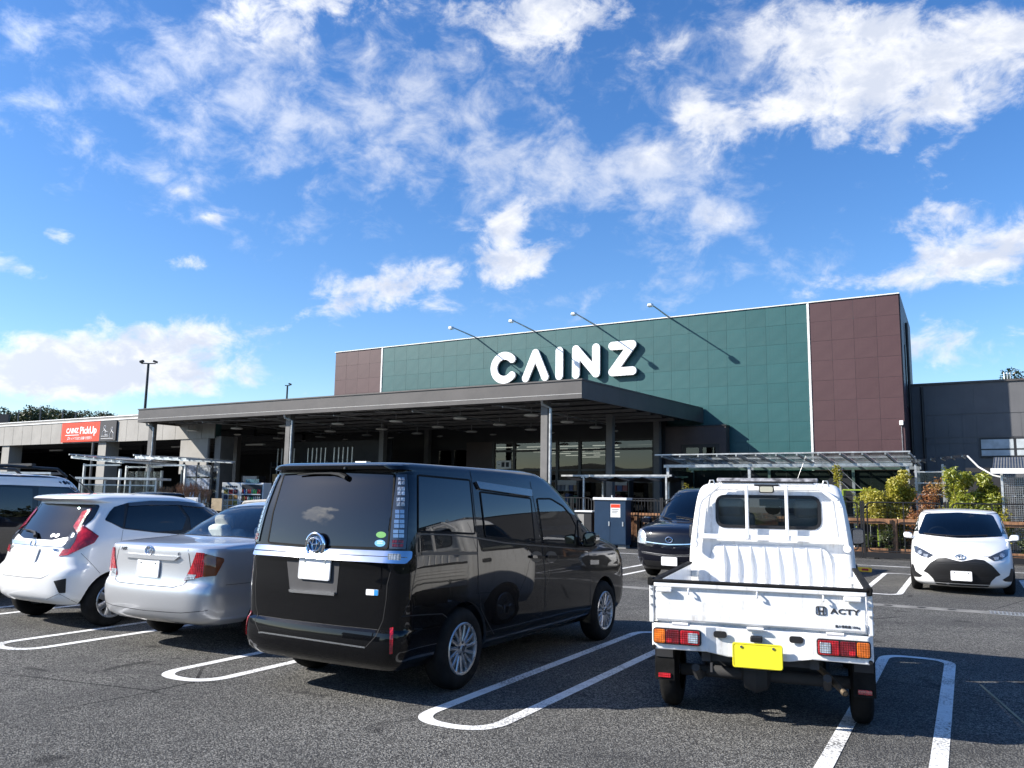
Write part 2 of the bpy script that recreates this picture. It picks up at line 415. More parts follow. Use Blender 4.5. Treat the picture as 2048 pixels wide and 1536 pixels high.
def asphalt_mat():
    mt = principled('asphalt', (.06, .06, .06), .9, spec=.12); t = mt.node_tree; nt = NT(t); b = t.nodes['Principled BSDF']
    tc = nt.n('ShaderNodeTexCoord').outputs['Object']
    v = nt.n('ShaderNodeTexVoronoi'); v.inputs['Scale'].default_value = 92; t.links.new(tc, v.inputs['Vector'])
    v2 = nt.n('ShaderNodeTexVoronoi'); v2.inputs['Scale'].default_value = 200; t.links.new(tc, v2.inputs['Vector'])
    sp = nt.n('ShaderNodeSeparateColor'); t.links.new(v.outputs['Color'], sp.inputs[0])
    sp2 = nt.n('ShaderNodeSeparateColor'); t.links.new(v2.outputs['Color'], sp2.inputs[0])
    stone = nt.ss(sp.outputs[0], .30, .98); stone2 = nt.m('POWER', sp2.outputs[0], 2.2)
    col = nt.mix(nt.m('MULTIPLY', stone, .85), (.022, .022, .022), (.43, .42, .385))
    col = nt.mix(nt.m('MULTIPLY', stone2, .55), col, (.52, .505, .46))
    edge = nt.ss(v.outputs['Distance'], .25, .62)
    col = nt.mix(nt.m('MULTIPLY', edge, .55), col, (.026, .026, .027))
    patch_ = nt.noise(tc, .55, 6, .62); col = nt.mix(nt.m('MULTIPLY', nt.ss(patch_, .35, .68), .50), col, (.058, .058, .058))
    fine_ = nt.noise(tc, 6.0, 5, .65); col = nt.mix(nt.m('MULTIPLY', nt.ss(fine_, .52, .75), .25), col, (.16, .155, .145))
    # oil drips and tyre-darkened bands with shapes of their own
    oil = nt.noise(tc, 1.7, 3, .5, .6); col = nt.mix(nt.m('MULTIPLY', nt.ss(oil, .635, .72), .60), col, (.020, .020, .021))
    # hairline cracks, sealed here and there, and faint tyre-polished lanes
    wv = nt.n('ShaderNodeTexVoronoi'); wv.feature = 'DISTANCE_TO_EDGE'; wv.inputs['Scale'].default_value = .22
    wob = nt.vm('ADD', tc, nt.vm('SCALE', nt.n('ShaderNodeTexNoise', i_Scale=2.2, i_Detail=5).outputs['Color'], .35)); t.links.new(wob, wv.inputs['Vector'])
    crk = nt.m('MULTIPLY', nt.m('LESS_THAN', wv.outputs['Distance'], .0022), nt.ss(nt.noise(tc, .35, 3, .5), .5, .6)); col = nt.mix(nt.m('MULTIPLY', crk, .75), col, (.014, .014, .015))
    mpl = nt.n('ShaderNodeMapping'); t.links.new(tc, mpl.inputs[0]); mpl.inputs['Rotation'].default_value = (0, 0, .505); mpl.inputs['Scale'].default_value = (.12, 1.6, 1)
    col = nt.mix(nt.m('MULTIPLY', nt.ss(nt.noise(mpl.outputs[0], 1.1, 4, .6), .55, .75), .30), col, (.045, .045, .047))
    t.links.new(col, b.inputs['Base Color'])
    bp = nt.n('ShaderNodeBump'); bp.inputs['Strength'].default_value = .9; bp.inputs['Distance'].default_value = .008
    t.links.new(nt.m('SUBTRACT', nt.m('ADD', stone, nt.m('MULTIPLY', stone2, .4)), v.outputs['Distance']), bp.inputs['Height']); t.links.new(bp.outputs[0], b.inputs['Normal'])
    return mt
def linepaint_mat():
    mt = principled('line_paint', (.8, .8, .78), .6, spec=.4); t = mt.node_tree; nt = NT(t); b = t.nodes['Principled BSDF']
    tc = nt.n('ShaderNodeTexCoord').outputs['Object']
    w = nt.noise(tc, 55, 5, .7); big_ = nt.noise(tc, 1.3, 4, .6)
    worn = nt.ss(nt.m('ADD', w, nt.m('MULTIPLY', big_, .50)), .755, .90)
    col = nt.mix(worn, (.80, .80, .78), (.10, .10, .097))
    dirt = nt.noise(tc, 9, 5, .6); col = nt.mix(nt.m('MULTIPLY', nt.ss(dirt, .42, .75), .34), col, (.38, .37, .35))
    t.links.new(col, b.inputs['Base Color'])
    bp = nt.n('ShaderNodeBump'); bp.inputs['Strength'].default_value = .4; bp.inputs['Distance'].default_value = .004
    t.links.new(nt.noise(tc, 140, 4, .6), bp.inputs['Height']); t.links.new(bp.outputs[0], b.inputs['Normal']); return mt
def leaf_mat(name, a, b_, c=None, trans=.35):
    mt = bpy.data.materials.new(name); mt.use_nodes = True; t = mt.node_tree; t.nodes.clear(); nt = NT(t)
    tc = nt.n('ShaderNodeTexCoord').outputs['Object']
    ge = nt.n('ShaderNodeNewGeometry'); r = ge.outputs['Random Per Island']
    col = nt.mix(r, a, b_)
    if c: col = nt.mix(nt.ss(nt.noise(tc, 1.1, 3, .5), .5, .68), col, c)
    df = nt.n('ShaderNodeBsdfDiffuse'); t.links.new(col, df.inputs[0])
    tl = nt.n('ShaderNodeBsdfTranslucent'); t.links.new(col, tl.inputs[0])
    mx = nt.n('ShaderNodeMixShader'); mx.inputs[0].default_value = trans; t.links.new(df.outputs[0], mx.inputs[1]); t.links.new(tl.outputs[0], mx.inputs[2])
    gl = nt.n('ShaderNodeBsdfGlossy'); gl.inputs['Roughness'].default_value = .45; mx2 = nt.n('ShaderNodeMixShader'); mx2.inputs[0].default_value = .06
    t.links.new(mx.outputs[0], mx2.inputs[1]); t.links.new(gl.outputs[0], mx2.inputs[2])
    o = nt.n('ShaderNodeOutputMaterial'); t.links.new(mx2.outputs[0], o.inputs[0]); return mt

M = {}
M['asphalt'] = asphalt_mat(); M['line'] = linepaint_mat()
M['green'] = weathered('green_panel', (.018, .082, .085), .45, .0, .09, .7, 0, 60, streak=.26, objvar=.16)
M['brown'] = weathered('brown_panel', (.064, .030, .032), .48, .0, .09, .7, 0, 60, streak=.20, objvar=.16)
M['joint'] = weathered('panel_joint', (.030, .075, .074), .7)
M['coping'] = weathered('coping', (.72, .72, .70), .5, .0, .1, 2)
M['fascia'] = weathered('fascia_steel', (.075, .069, .067), .45, .0, .08, .8, streak=.15)
M['post'] = weathered('post_steel', (.13, .125, .12), .5, .0, .10, 1.5, streak=.2)
M['soffit'] = ribbed('soffit_deck', (.045, .045, .044), .6, .2, 40, 1, .6)
M['steel'] = weathered('galvanised', (.44, .45, .45), .42, .65, .18, 5)
M['alu'] = weathered('aluminium', (.62, .63, .62), .38, .6, .12, 4)
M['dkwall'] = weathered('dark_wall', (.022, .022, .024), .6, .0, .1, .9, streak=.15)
M['brwall'] = weathered('porch_wall', (.075, .055, .05), .6, .0, .08, 1, streak=.1)
M['annex'] = weathered('annex_panel', (.105, .105, .11), .55, .0, .07, .8, streak=.15)
M['lgrey'] = weathered('grey_panel', (.30, .285, .26), .55, .0, .07, .8, streak=.2)
M['concrete'] = weathered('concrete', (.30, .29, .27), .85, .0, .14, 2.0, .3, 40)
M['black'] = principled('black_plastic', (.012, .012, .013), .45)
M['rubber'] = weathered('rubber', (.012, .012, .012), .8, .0, .25, 8, .2, 120, spec=.15)
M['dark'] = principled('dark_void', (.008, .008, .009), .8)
M['white'] = weathered('white_enamel', (.80, .80, .79), .4, .0, .04, 3)
M['letter'] = principled('sign_letter', (.86, .86, .86), .35)
M['frame'] = weathered('window_frame', (.022, .022, .024), .4)
M['pane'] = clear_glass('store_glass', (.24, .26, .27), 1.1, 1.5)
M['red'] = weathered('sign_red', (.72, .060, .022), .4, .0, .04, 2)
M['navy'] = weathered('navy_enamel', (.018, .040, .078), .38, .0, .08, 2)
M['timber'] = weathered('timber', (.25, .125, .062), .75, .0, .30, 7, .3, 30)
M['chrome'] = principled('chrome', (.88, .89, .90), .07, 1.0)
M['satin'] = principled('satin_alloy', (.56, .57, .58), .26, 1.0)
M['alloy'] = weathered('wheel_alloy', (.55, .55, .55), .30, .85, .12, 9)
M['yellow'] = weathered('yellow_paint', (.72, .44, .02), .6, .0, .1, 10)
M['plate_y'] = principled('plate_yellow', (.82, .72, .035), .4)
M['plate_w'] = principled('plate_white', (.80, .80, .80), .4)
M['red_lens'] = principled('red_lens', (.42, .006, .010), .08, 0, .6, 1.0)
M['dkred_lens'] = principled('dark_red_lens', (.15, .004, .006), .08, 0, .6, 1.0)
M['amber_lens'] = principled('amber_lens', (.72, .16, .008), .10, 0, .6, 1.0)
M['clear_lens'] = principled('clear_lens', (.55, .57, .58), .10, .55, .6, 1.0)
M['smoke_lens'] = principled('smoke_lens', (.055, .060, .068), .06, .3, .6, 1.0)
def lens_ribs(mt, scale=420, st=.25):
    nt = NT(mt.node_tree); b = mt.node_tree.nodes['Principled BSDF']; tc = nt.n('ShaderNodeTexCoord').outputs['Object']; sp = nt.n('ShaderNodeSeparateXYZ'); mt.node_tree.links.new(tc, sp.inputs[0])
    hgt = nt.m('ADD', nt.m('SINE', nt.m('MULTIPLY', nt.m('ADD', sp.outputs[1], nt.m('MULTIPLY', sp.outputs[0], .5)), scale)), nt.m('SINE', nt.m('MULTIPLY', sp.outputs[2], scale)))
    bp = nt.n('ShaderNodeBump'); bp.inputs['Strength'].default_value = st; bp.inputs['Distance'].default_value = .004; mt.node_tree.links.new(hgt, bp.inputs['Height']); mt.node_tree.links.new(bp.outputs[0], b.inputs['Normal'])
    base = tuple(b.inputs['Base Color'].default_value)[:3]; mt.node_tree.links.new(nt.mix(nt.ss(nt.noise(tc, 16, 3, .6), .35, .7), tuple(c * .55 for c in base), tuple(min(1, c * 1.25) for c in base)), b.inputs['Base Color'])
for k_ in ('red_lens', 'dkred_lens', 'amber_lens', 'clear_lens'): lens_ribs(M[k_])
M['glass_dark'] = principled('privacy_glass', (.002, .0022, .0025), .012, 0, .85, 0.0)
M['glass_mid'] = clear_glass('tinted_glass', (.45, .50, .50), 1.25)
M['glass_clear'] = clear_glass('car_glass', (.90, .95, .93), 1.0)
M['interior'] = weathered('car_interior', (.05, .05, .053), .8)
M['beige'] = weathered('seat_cloth', (.36, .34, .30), .85, .0, .1, 12)
M['lace'] = weathered('lace_cover', (.75, .76, .74), .9, .0, .08, 25)
M['lamp_disc'] = principled('lamp_disc', (.62, .62, .58), .4)
M['tube_light'] = principled('tube_light', (.9, .9, .85), .5, emis=(1.0, .88, .70), es=3.0)
M['spot_light'] = principled('spot_light', (.9, .9, .85), .5, emis=(1.0, .80, .50), es=3.0)
M['poly'] = clear_glass('polycarbonate', (.62, .66, .68), 1.3, 1.45, .15)
M['roofpoly'] = ribbed('roof_sheet', (.40, .43, .45), .35, .2, 60, 0, .5)
M['mirror'] = principled('mirror_glass', (.7, .72, .75), .02, 1.0)
M['bark'] = weathered('bark', (.055, .040, .028), .9, .0, .3, 6, .5, 30)
M['straw'] = weathered('brushwood', (.34, .19, .10), .9, .0, .35, 20)
M['straw2'] = weathered('broom_handle', (.42, .33, .20), .8, .0, .2, 10)
M['paper'] = principled('paper', (.78, .78, .76), .7)
M['ink'] = principled('ink', (.03, .03, .035), .6)
# ------------------------------------------------------------------ ground and markings
gnd = MB(); S_ = 1500
gnd.add([(-S_, -S_, 0), (S_, -S_, 0), (S_, S_, 0), (-S_, S_, 0)], [(0, 1, 2, 3)])
tag(gnd.build('ground', M['asphalt']), kind='structure')
LOT = -0.505; LA = Vector((math.cos(LOT), math.sin(LOT), 0)); LB = Vector((-math.sin(LOT), math.cos(LOT), 0)); LO = Vector((-.28, 5.71, 0))
def lot(q, s, z=0.0): return LO + LA * q + LB * s + Vector((0, 0, z))
def stadium(q0, s0, s1, half=.345, w=.10, rn=.20, rf=.12, z=.004):
    def outline(h, a, b, r1, r2): return rnd([(q0 - h, a), (q0 + h, a), (q0 + h, b), (q0 - h, b)], [r1, r1, r2, r2], 10)
    o = outline(half, s0, s1, .345, .30); i = outline(half - w, s0 + w, s1 - w, .24, .20)
    mb = MB(); n = len(o)
    mb.add([lot(*p, z) for p in o] + [lot(*p, z) for p in i], [(k_, (k_ + 1) % n, n + (k_ + 1) % n, n + k_) for k_ in range(n)])
    return tag(mb.build('parking_marking', M['line']), kind='structure')
for q in (-10.55, -7.95, -5.36, -2.84, -.17, 2.48, 5.05): stadium(q, 0.0, 4.72)
for q in (-14.0, -11.4, -8.8, -6.2, -3.6, -1.0, 1.6, 4.2, 6.8): stadium(q, 10.85, 15.75)
mb = MB(); mb.add([lot(-8, 17.85, .004), lot(12, 17.85, .004), lot(12, 17.97, .004), lot(-8, 17.97, .004)], [(0, 1, 2, 3)])
tag(mb.build('edge_marking', M['line']), kind='structure')
# faded yellow chalk scratch beside the right-hand loop
mb = MB(); a, b = lot(3.02, 3.59, .004), lot(3.34, 2.0, .004); sdv = LA * .010
mb.add([a - sdv, a + sdv, b + sdv, b - sdv], [(0, 1, 2, 3)]); tag(mb.build('scratch_marking', weathered('old_chalk', (.30, .26, .16), .9)), kind='structure')
# concrete drain strip with dark outlets, then a steel grating
dr = MB(); dr.add([lot(-30, 9.03, .004), lot(3.2, 9.03, .004), lot(3.2, 9.38, .004), lot(-30, 9.38, .004)], [(0, 1, 2, 3)])
drain = tag(dr.build('drain_channel', weathered('drain_concrete', (.19, .185, .17), .9, .0, .2, 3, .3, 60)), kind='structure')
for q in (-9.0, -6.6, -4.2, -1.8, 0.9, 1.86, 2.32, 2.72):
    h = MB(); n = 14; h.add([lot(q + .055 * math.cos(t * 6.283 / n) * 1.2, 9.22 + .06 * math.sin(t * 6.283 / n), .008) for t in range(n)], [tuple(range(n))])
    ho = h.build('drain_hole', M['dark'], drain)
gt = MB()
for i in range(52):
    q = 3.22 + i * .05; gt.bar(lot(q, 9.05, .008), lot(q, 9.37, .008), .016, .010)
for s in (9.04, 9.21, 9.375): gt.bar(lot(3.2, s, .008), lot(5.85, s, .008), .014, .010)
tag(gt.build('drain_grating', M['steel']), 'steel grating set in the asphalt at the end of the drain strip', 'grating')
gu = MB(); gu.add([lot(3.2, 9.03, .003), lot(5.86, 9.03, .003), lot(5.86, 9.38, .003), lot(3.2, 9.38, .003)], [(0, 1, 2, 3)])
tag(gu.build('drain_pit', M['dark']), kind='structure')
def wheel_stop(q, s, label):
    e = empty('wheel_stop', lot(q, s), LOT, label, 'wheel stop', 'yellow wheel stops of the far parking row')
    b = MB(); b.prism([(-.06, 0), (.06, 0), (.045, .10), (-.045, .10)], lambda a, z: (-.30, a, z), lambda a, z: (.30, a, z))
    b.build('block', M['yellow'], e, bevel=.012)
    for sx in (-.17, .17):
        r = MB(); r.box(sx - .07, sx + .07, -.0575, -.0535, .03, .075); r.build('reflector', M['red_lens'], e)
    return e
wheel_stop(.72, 15.75, 'yellow wheel stop with red reflectors on bare tarmac behind the white pickup')
wheel_stop(2.2, 16.4, 'yellow wheel stop behind the wheels of the white hatchback')
wheel_stop(-2.9, 16.4, 'yellow wheel stop behind the wheels of the dark minivan')
# ------------------------------------------------------------------ the store (local frame: x along the wall, y away from the lot)
TH = -0.55
BA = Vector((math.cos(TH), math.sin(TH), 0)); BB = Vector((-math.sin(TH), math.cos(TH), 0)); BO = Vector((2.405, 28.0, 0))
def bld(x, y, z=0.0): return BO + BA * x + BB * y + Vector((0, 0, z))
WALLY = 10.38
store = empty('store_building', BO, TH, 'big box store with green and brown panelled wall above the entrance', 'building')
SX, SY = 8.63, 17.73     # far end of the short right-hand flank
core = MB(); core.prism([(-21.5, WALLY + .008), (8.98, WALLY + .008), (SX, SY), (-21.5, SY)], lambda a, b: (a, b, 4.45), lambda a, b: (a, b, 9.9)); core.build('wall', M['joint'], store)
core = MB(); core.prism([(-.38, WALLY + .012), (8.98, WALLY + .012), (SX, SY), (-.38, SY)], lambda a, b: (a, b, 0), lambda a, b: (a, b, 4.448)); core.build('lower_wall', M['joint'], store)
rng = random.Random(4)
pan_cache = {}
def panel(x0, x1, z0, z1, mat):
    w, h = round(x1 - x0, 3), round(z1 - z0, 3); key = (w, h, mat.name)
    if key not in pan_cache:
        b = MB(); g = .0038; b.prism(rnd([(g, g), (w - g, g), (w - g, h - g), (g, h - g)], .01, 2), lambda a, z: (a, .0, z), lambda a, z: (a, .028, z))
        # bevelled face edge
        pan_cache[key] = b.me('panel'); pan_cache[key].materials.append(mat)
    o = link(bpy.data.objects.new('panel', pan_cache[key])); o.parent = store
    o.location = (x0, WALLY - .0 + rng.uniform(-.003, .003), z0); o.rotation_euler = (rng.uniform(-.0015, .0015), 0, rng.uniform(-.0022, .0022))
ROW = .836; TOPZ = 9.92
def cols(x0, x1, n, mat, rowfn):
    w = round((x1 - x0) / n, 3)
    for i in range(n):
        for r in rowfn(x0 + i * w): panel(x0 + i * w, x0 + i * w + w, TOPZ - (r + 1) * ROW, TOPZ - r * ROW, mat)
cols(-21.5, -17.96, 4, M['brown'], lambda x: range(4))
cols(-17.86, 5.42, 27, M['green'], lambda x: range(4) if x < -4 else range(8) if x < .6 else range(9))
cols(5.52, 8.98, 4, M['brown'], lambda x: range(9))
for x in (-17.91, 5.47):
    b = MB(); b.box(x - .045, x + .045, WALLY - .03, WALLY + .03, 2.2, 9.93); b.build('cover_strip', M['coping'], store)
b = MB(); b.box(-21.55, 9.02, WALLY - .05, WALLY + .25, 9.925, 9.965); b.build('coping', M['coping'], store); b = MB(); b.bar((8.93, WALLY + .25, 9.945), (SX - .04, SY, 9.945), .16, .05); b.build('coping', M['coping'], store)
for i in range(3):
    t0, t1 = (i + .01) / 3, (i + .99) / 3; b = MB(); d_ = Vector((SX - 8.98, SY - WALLY - .05, 0)); p0, p1 = Vector((9.0, WALLY + .05, 0)) + d_ * t0, Vector((9.0, WALLY + .05, 0)) + d_ * t1; b.bar(p0 + Vector((0, 0, 5.95)), p1 + Vector((0, 0, 5.95)), .04, 7.9); b.build('side_panel', M['brown'], store)
b = MB(); b.bar((8.945, 11.9, 6.8), (8.915, 12.5, 6.8), .09, 2.6); b.build('side_window', M['frame'], store)
b = MB(); b.tube([bld(0, 0) * 0 + Vector((8.98, 12.85, z)) for z in (0.3, 4, 9.2)], .06, 8); b.build('downpipe', M['frame'], store)
b = MB(); b.box(8.80, 8.94, WALLY - .12, WALLY - .01, 4.62, 4.80); b.build('junction_box', M['white'], store, bevel=.01)
b = MB(); b.tube([(8.86, WALLY - .03, 4.62), (8.87, WALLY - .03, 3.2)], .012, 6); b.build('cable', M['steel'], store)

# raised letters
sign = empty('store_sign', bld(0, 0), TH, 'white rounded block letters CAINZ standing off the green wall', 'sign')
SR = .198
def arc(cx, cy, r, a0, a1, n=22): return [(cx + r * math.cos(R_(a0 + (a1 - a0) * i / n)), cy + r * math.sin(R_(a0 + (a1 - a0) * i / n))) for i in range(n + 1)]
zb, zt = 7.33 + SR, 8.98 - SR
cyl_ = (zb + zt) / 2; cr_ = (zt - zb) / 2
LET = {'C': [arc(-9.52, cyl_, cr_ + .0, 42, 318)],
       'A': [[(-8.24, zb), (-7.68, zt), (-7.12, zb)]],
       'I': [[(-6.32, zb), (-6.32, zt)]],
       'N': [[(-5.40, zb), (-5.40, zt), (-4.32, zb), (-4.32, zt)]],
       'Z': [[(-3.46, zt), (-2.44, zt), (-3.46, zb), (-2.44, zb)]]}
for k_, paths in LET.items():
    v2, f2 = stroke2d(paths, SR)
    o = slab(v2, f2, lambda a, z: (a, WALLY - .13, z), lambda a, z: (a, WALLY - .26, z)).build('letter', M['letter'], sign, smooth=True, sharp=50)
    v2, f2 = stroke2d(paths, SR + .010)
    slab(v2, f2, lambda a, z: (a, WALLY - .06, z), lambda a, z: (a, WALLY - .15, z)).build('letter_return', M['frame'], sign, smooth=True, sharp=50)
    fx = MB()
    for p in paths[0][::max(1, len(paths[0]) - 1)]: fx.box(p[0] - .03, p[0] + .03, WALLY - .062, WALLY + .02, p[1] - .03, p[1] + .03)
    fx.build('bracket', M['steel'], sign)

# gooseneck flood lamps over the sign
for i, (x, lab) in enumerate(((-11.5, 'flood lamp on a long arm beyond the letter C'), (-7.9, 'flood lamp on a long arm over the letter A'),
                              (-4.5, 'flood lamp on a long arm over the letter N'), (-.72, 'flood lamp on a long arm right of the letter Z'))):
    e = empty('sign_lamp', bld(x, WALLY, 9.92), TH, lab, 'lamp', 'arm lamps along the top of the green wall')
    a = MB(); a.tube([(0, .25, .02), (0, -.1, .05), (0, -1.2, .13), (0, -2.15, .19)], [.045, .04, .032, .028], 8); a.build('arm', M['steel'], e, smooth=True)
    h = MB(); h.prism([(-.12, -.06), (.12, -.06), (.08, .05), (-.08, .05)], lambda p, z: (p, -2.36, z + .14), lambda p, z: (p, -2.10, z + .17)); h.build('lamp_head', M['alu'], e, bevel=.02)
    g = MB(); g.box(-.10, .10, -2.34, -2.14, .062, .078); g.build('lamp_glass', M['clear_lens'], e)
    j = MB(); j.box(-.07, .07, -.03, .3, -.02, .09); j.build('wall_plate', M['steel'], e)

# ------------------------------------------------------------------ canopy
cano = empty('entrance_canopy', BO, TH, 'wide dark brown flat canopy on steel posts in front of the store', 'canopy')
CL, CB, CT = -24.75, 4.98, 5.61
CX = .86   # the right edge runs slightly askew to the wall
f = MB(); f.box(CL, 0, 0, .09, CB, CT); f.build('front_fascia', M['fascia'], cano)
f = MB(); f.box(CL - .03, .03, -.035, .12, CT, CT + .05); f.bar((-.02, .12, CT + .025), (CX - .04, WALLY - .06, CT + .025), .10, .05); f.build('fascia_cap', M['fascia'], cano)
f = MB(); f.box(CL - .01, .006, -.006, 0, CB + .16, CB + .169); f.build('fascia_seam', M['coping'], cano)
f = MB(); f.prism([(-.09, .092), (0, .092), (CX, WALLY - .02), (CX - .09, WALLY - .02)], lambda a, b: (a, b, CB), lambda a, b: (a, b, CT)); f.build('side_fascia', M['fascia'], cano)
f = MB(); f.box(CL, CL + .09, .092, WALLY - .02, CB, CT); f.build('end_fascia', M['fascia'], cano)
f = MB(); f.prism([(CL + .1, .1), (-.1, .1), (.86 - .1, WALLY - .04), (CL + .1, WALLY - .04)], lambda a, b: (a, b, 5.46), lambda a, b: (a, b, 5.54)); f.build('roof_deck', M['soffit'], cano)
for i in range(9):
    x = CL + .35 + i * 3.02
    b = MB(); b.box(x - .07, x + .07, .12, WALLY - .05, 5.36, 5.375); b.box(x - .012, x + .012, .12, WALLY - .05, 5.15, 5.36); b.box(x - .07, x + .07, .12, WALLY - .05, 5.135, 5.15)
    b.build('rafter', M['post'], cano)
for y in (.75, 2.1, 3.6, 5.1, 6.5, 7.8, 9.3):
    b = MB(); b.box(CL + .12, -.12, y - .05, y + .05, 5.02, 5.13); b.build('purlin', M['post'], cano)
POSTS = [(-24.35, .6), (-14.65, .6), (-1.73, .6), (-13.8, 5.9), (-1.62, 5.9), (-24.3, 5.9), (-1.0, 9.55), (-13.8, 9.5), (-24.3, 9.5)]
for (x, y) in POSTS:
    b = MB(); b.box(x - .14, x + .14, y - .14, y + .14, 0.1, 5.03); b.build('post', M['post'], cano, bevel=.012)
    if y < 1:
        p = MB(); p.tube([(x + .05, .18, 5.0), (x + .05, .22, 4.86), (x + .26, .46, 4.74), (x + .26, .46, .25)], .055, 8); p.build('downpipe', M['steel'], cano, smooth=True)
for i in range(5):
    x = -3.4 - i * 4.2
    p = MB(); p.tube([(x, .3, 4.86), (x + .4, 3, 4.9), (x + .4, 9.5, 4.9)], .03, 6); p.build('conduit', M['steel'], cano)
p = MB()
for i in range(12): p.bar((-23 + i * 1.9, .5, 4.95), (-22.2 + i * 1.9, 1.6, 5.0), .03)
p.build('bracing', M['steel'], cano)
# round pendant lamps in a regular grid under the deck
lm = None
for j, y in enumerate((2.1, 5.1, 7.85, 10.0)):
    for i in range(7):
        x = -3.22 - 3.34 * i
        if lm is None:
            lm = empty('ceiling_lamp', bld(x, y, 4.66), 0, 'flat round pendant lamp hanging under the canopy deck', 'lamp', 'round lamps under the canopy')
            d = MB(); d.lathe([(.0, .0), (.20, .0), (.27, .02), (.29, .05), (.24, .085), (.08, .11), (0, .11)], 'z', 28); d.build('shade', M['lamp_disc'], lm, smooth=True)
            d = MB(); d.tube([(0, 0, .1), (0, 0, .36)], .014, 6); d.build('stem', M['steel'], lm)
        else: clone(lm, None, bld(x, y, 4.66))

# ------------------------------------------------------------------ glazed shop front under the canopy
front = empty('shop_front', BO, TH, 'dark glazed shop front with black frames under the canopy', 'shop front')
FY = 9.8
def fbox(name, x0, x1, y0, y1, z0, z1, mat): b = MB(); b.box(x0, x1, y0, y1, z0, z1); return b.build(name, mat, front)
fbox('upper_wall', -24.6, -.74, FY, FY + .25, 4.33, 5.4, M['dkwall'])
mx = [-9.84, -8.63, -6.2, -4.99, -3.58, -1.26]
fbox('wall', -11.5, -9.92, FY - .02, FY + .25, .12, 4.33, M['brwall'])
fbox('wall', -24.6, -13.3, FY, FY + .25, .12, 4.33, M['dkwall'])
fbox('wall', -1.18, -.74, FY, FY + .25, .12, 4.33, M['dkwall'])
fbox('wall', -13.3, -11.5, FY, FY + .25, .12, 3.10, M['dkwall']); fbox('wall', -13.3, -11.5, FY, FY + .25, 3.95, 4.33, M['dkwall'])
for (x0, x1) in ((-13.24, -12.46), (-12.30, -11.54)):
    w = fbox('window', x0, x1, FY + .03, FY + .05, 3.12, 3.93, M['pane'])
fbox('mullion', -12.46, -12.30, FY - .02, FY + .2, 3.10, 3.95, M['frame'])
for x in mx: fbox('mullion', x - .07, x + .07, FY - .05, FY + .12, .12, 4.33, M['frame'])
for i in range(len(mx) - 1):
    x0, x1 = mx[i] + .07, mx[i + 1] - .07
    for (z0, z1) in ((.20, 2.30), (2.42, 2.86), (2.95, 3.80), (3.90, 4.28)): fbox('pane', x0, x1, FY + .02, FY + .04, z0, z1, M['pane'])
for z in (.16, 2.36, 2.90, 3.85, 4.30): fbox('transom', -9.77, -1.33, FY - .03, FY + .10, z - .05, z + .05, M['frame'])
w = fbox('toilet_sign', -9.66, -8.80, FY - .02, FY + .01, 2.98, 3.38, M['paper'])
for dx in (-.16, .10):
    b = MB(); b.box(-9.20 + dx, -9.02 + dx, FY - .024, FY - .02, 3.06, 3.30); b.build('pictogram', M['ink'], w)
b = MB(); b.bar((-9.58, FY - .022, 3.18), (-9.44, FY - .022, 3.18), .004, .025); b.build('arrow', M['ink'], w)
# inside the shop: back wall, shelves, rows of tube lamps
b = MB(); b.box(-24.4, -.4, FY + .3, 24, .1, .14); b.build('shop_floor', M['fascia'], front)
b = MB(); b.box(-24.4, -.4, FY + .3, 24, 4.34, 4.40); b.build('shop_ceiling', M['dkwall'], front)
b = MB(); b.box(-24.6, -24.4, FY + .3, 24, .1, 4.4); b.build('end_wall', M['dkwall'], front)
b = MB(); b.box(-24.4, -.4, 24, 24.2, .1, 4.4); b.build('back_wall', weathered('shop_wall', (.06, .057, .052), .8), front)
for i in range(6):
    for j in range(6):
        b = MB(); x = -11 + i * 1.9; y = 11.8 + j * 2.0; b.box(x, x + 1.35, y, y + .07, 4.16, 4.20); b.build('tube_lamp', M['tube_light'], front)
rng = random.Random(9)
shelfm = [weathered('goods_%d' % i, c, .7) for i, c in enumerate(((.28, .20, .14), (.16, .17, .19), (.30, .10, .07), (.10, .16, .20), (.34, .33, .30)))]
for i in range(9):
    x = -11.2 + i * 1.2
    sh = empty('goods_shelf', bld(x, 13.2 + (i % 3) * 1.6), TH, 'tall shop shelf stacked with goods behind the glass front', 'shelf', 'shelves inside the shop')
    b = MB(); b.box(0, .05, 0, .6, .14, 2.6); b.box(1.05, 1.1, 0, .6, .14, 2.6)
    for z in (.3, .9, 1.5, 2.1, 2.6): b.box(.05, 1.05, 0, .6, z - .03, z)
    b.build('rack', M['frame'], sh)
    for z in (.3, .9, 1.5, 2.1):
        for t in range(3):
            c = MB(); h = rng.uniform(.25, .5); c.box(.08 + t * .32, .36 + t * .32, .03, .5, z, z + h); c.build('goods', rng.choice(shelfm), sh)
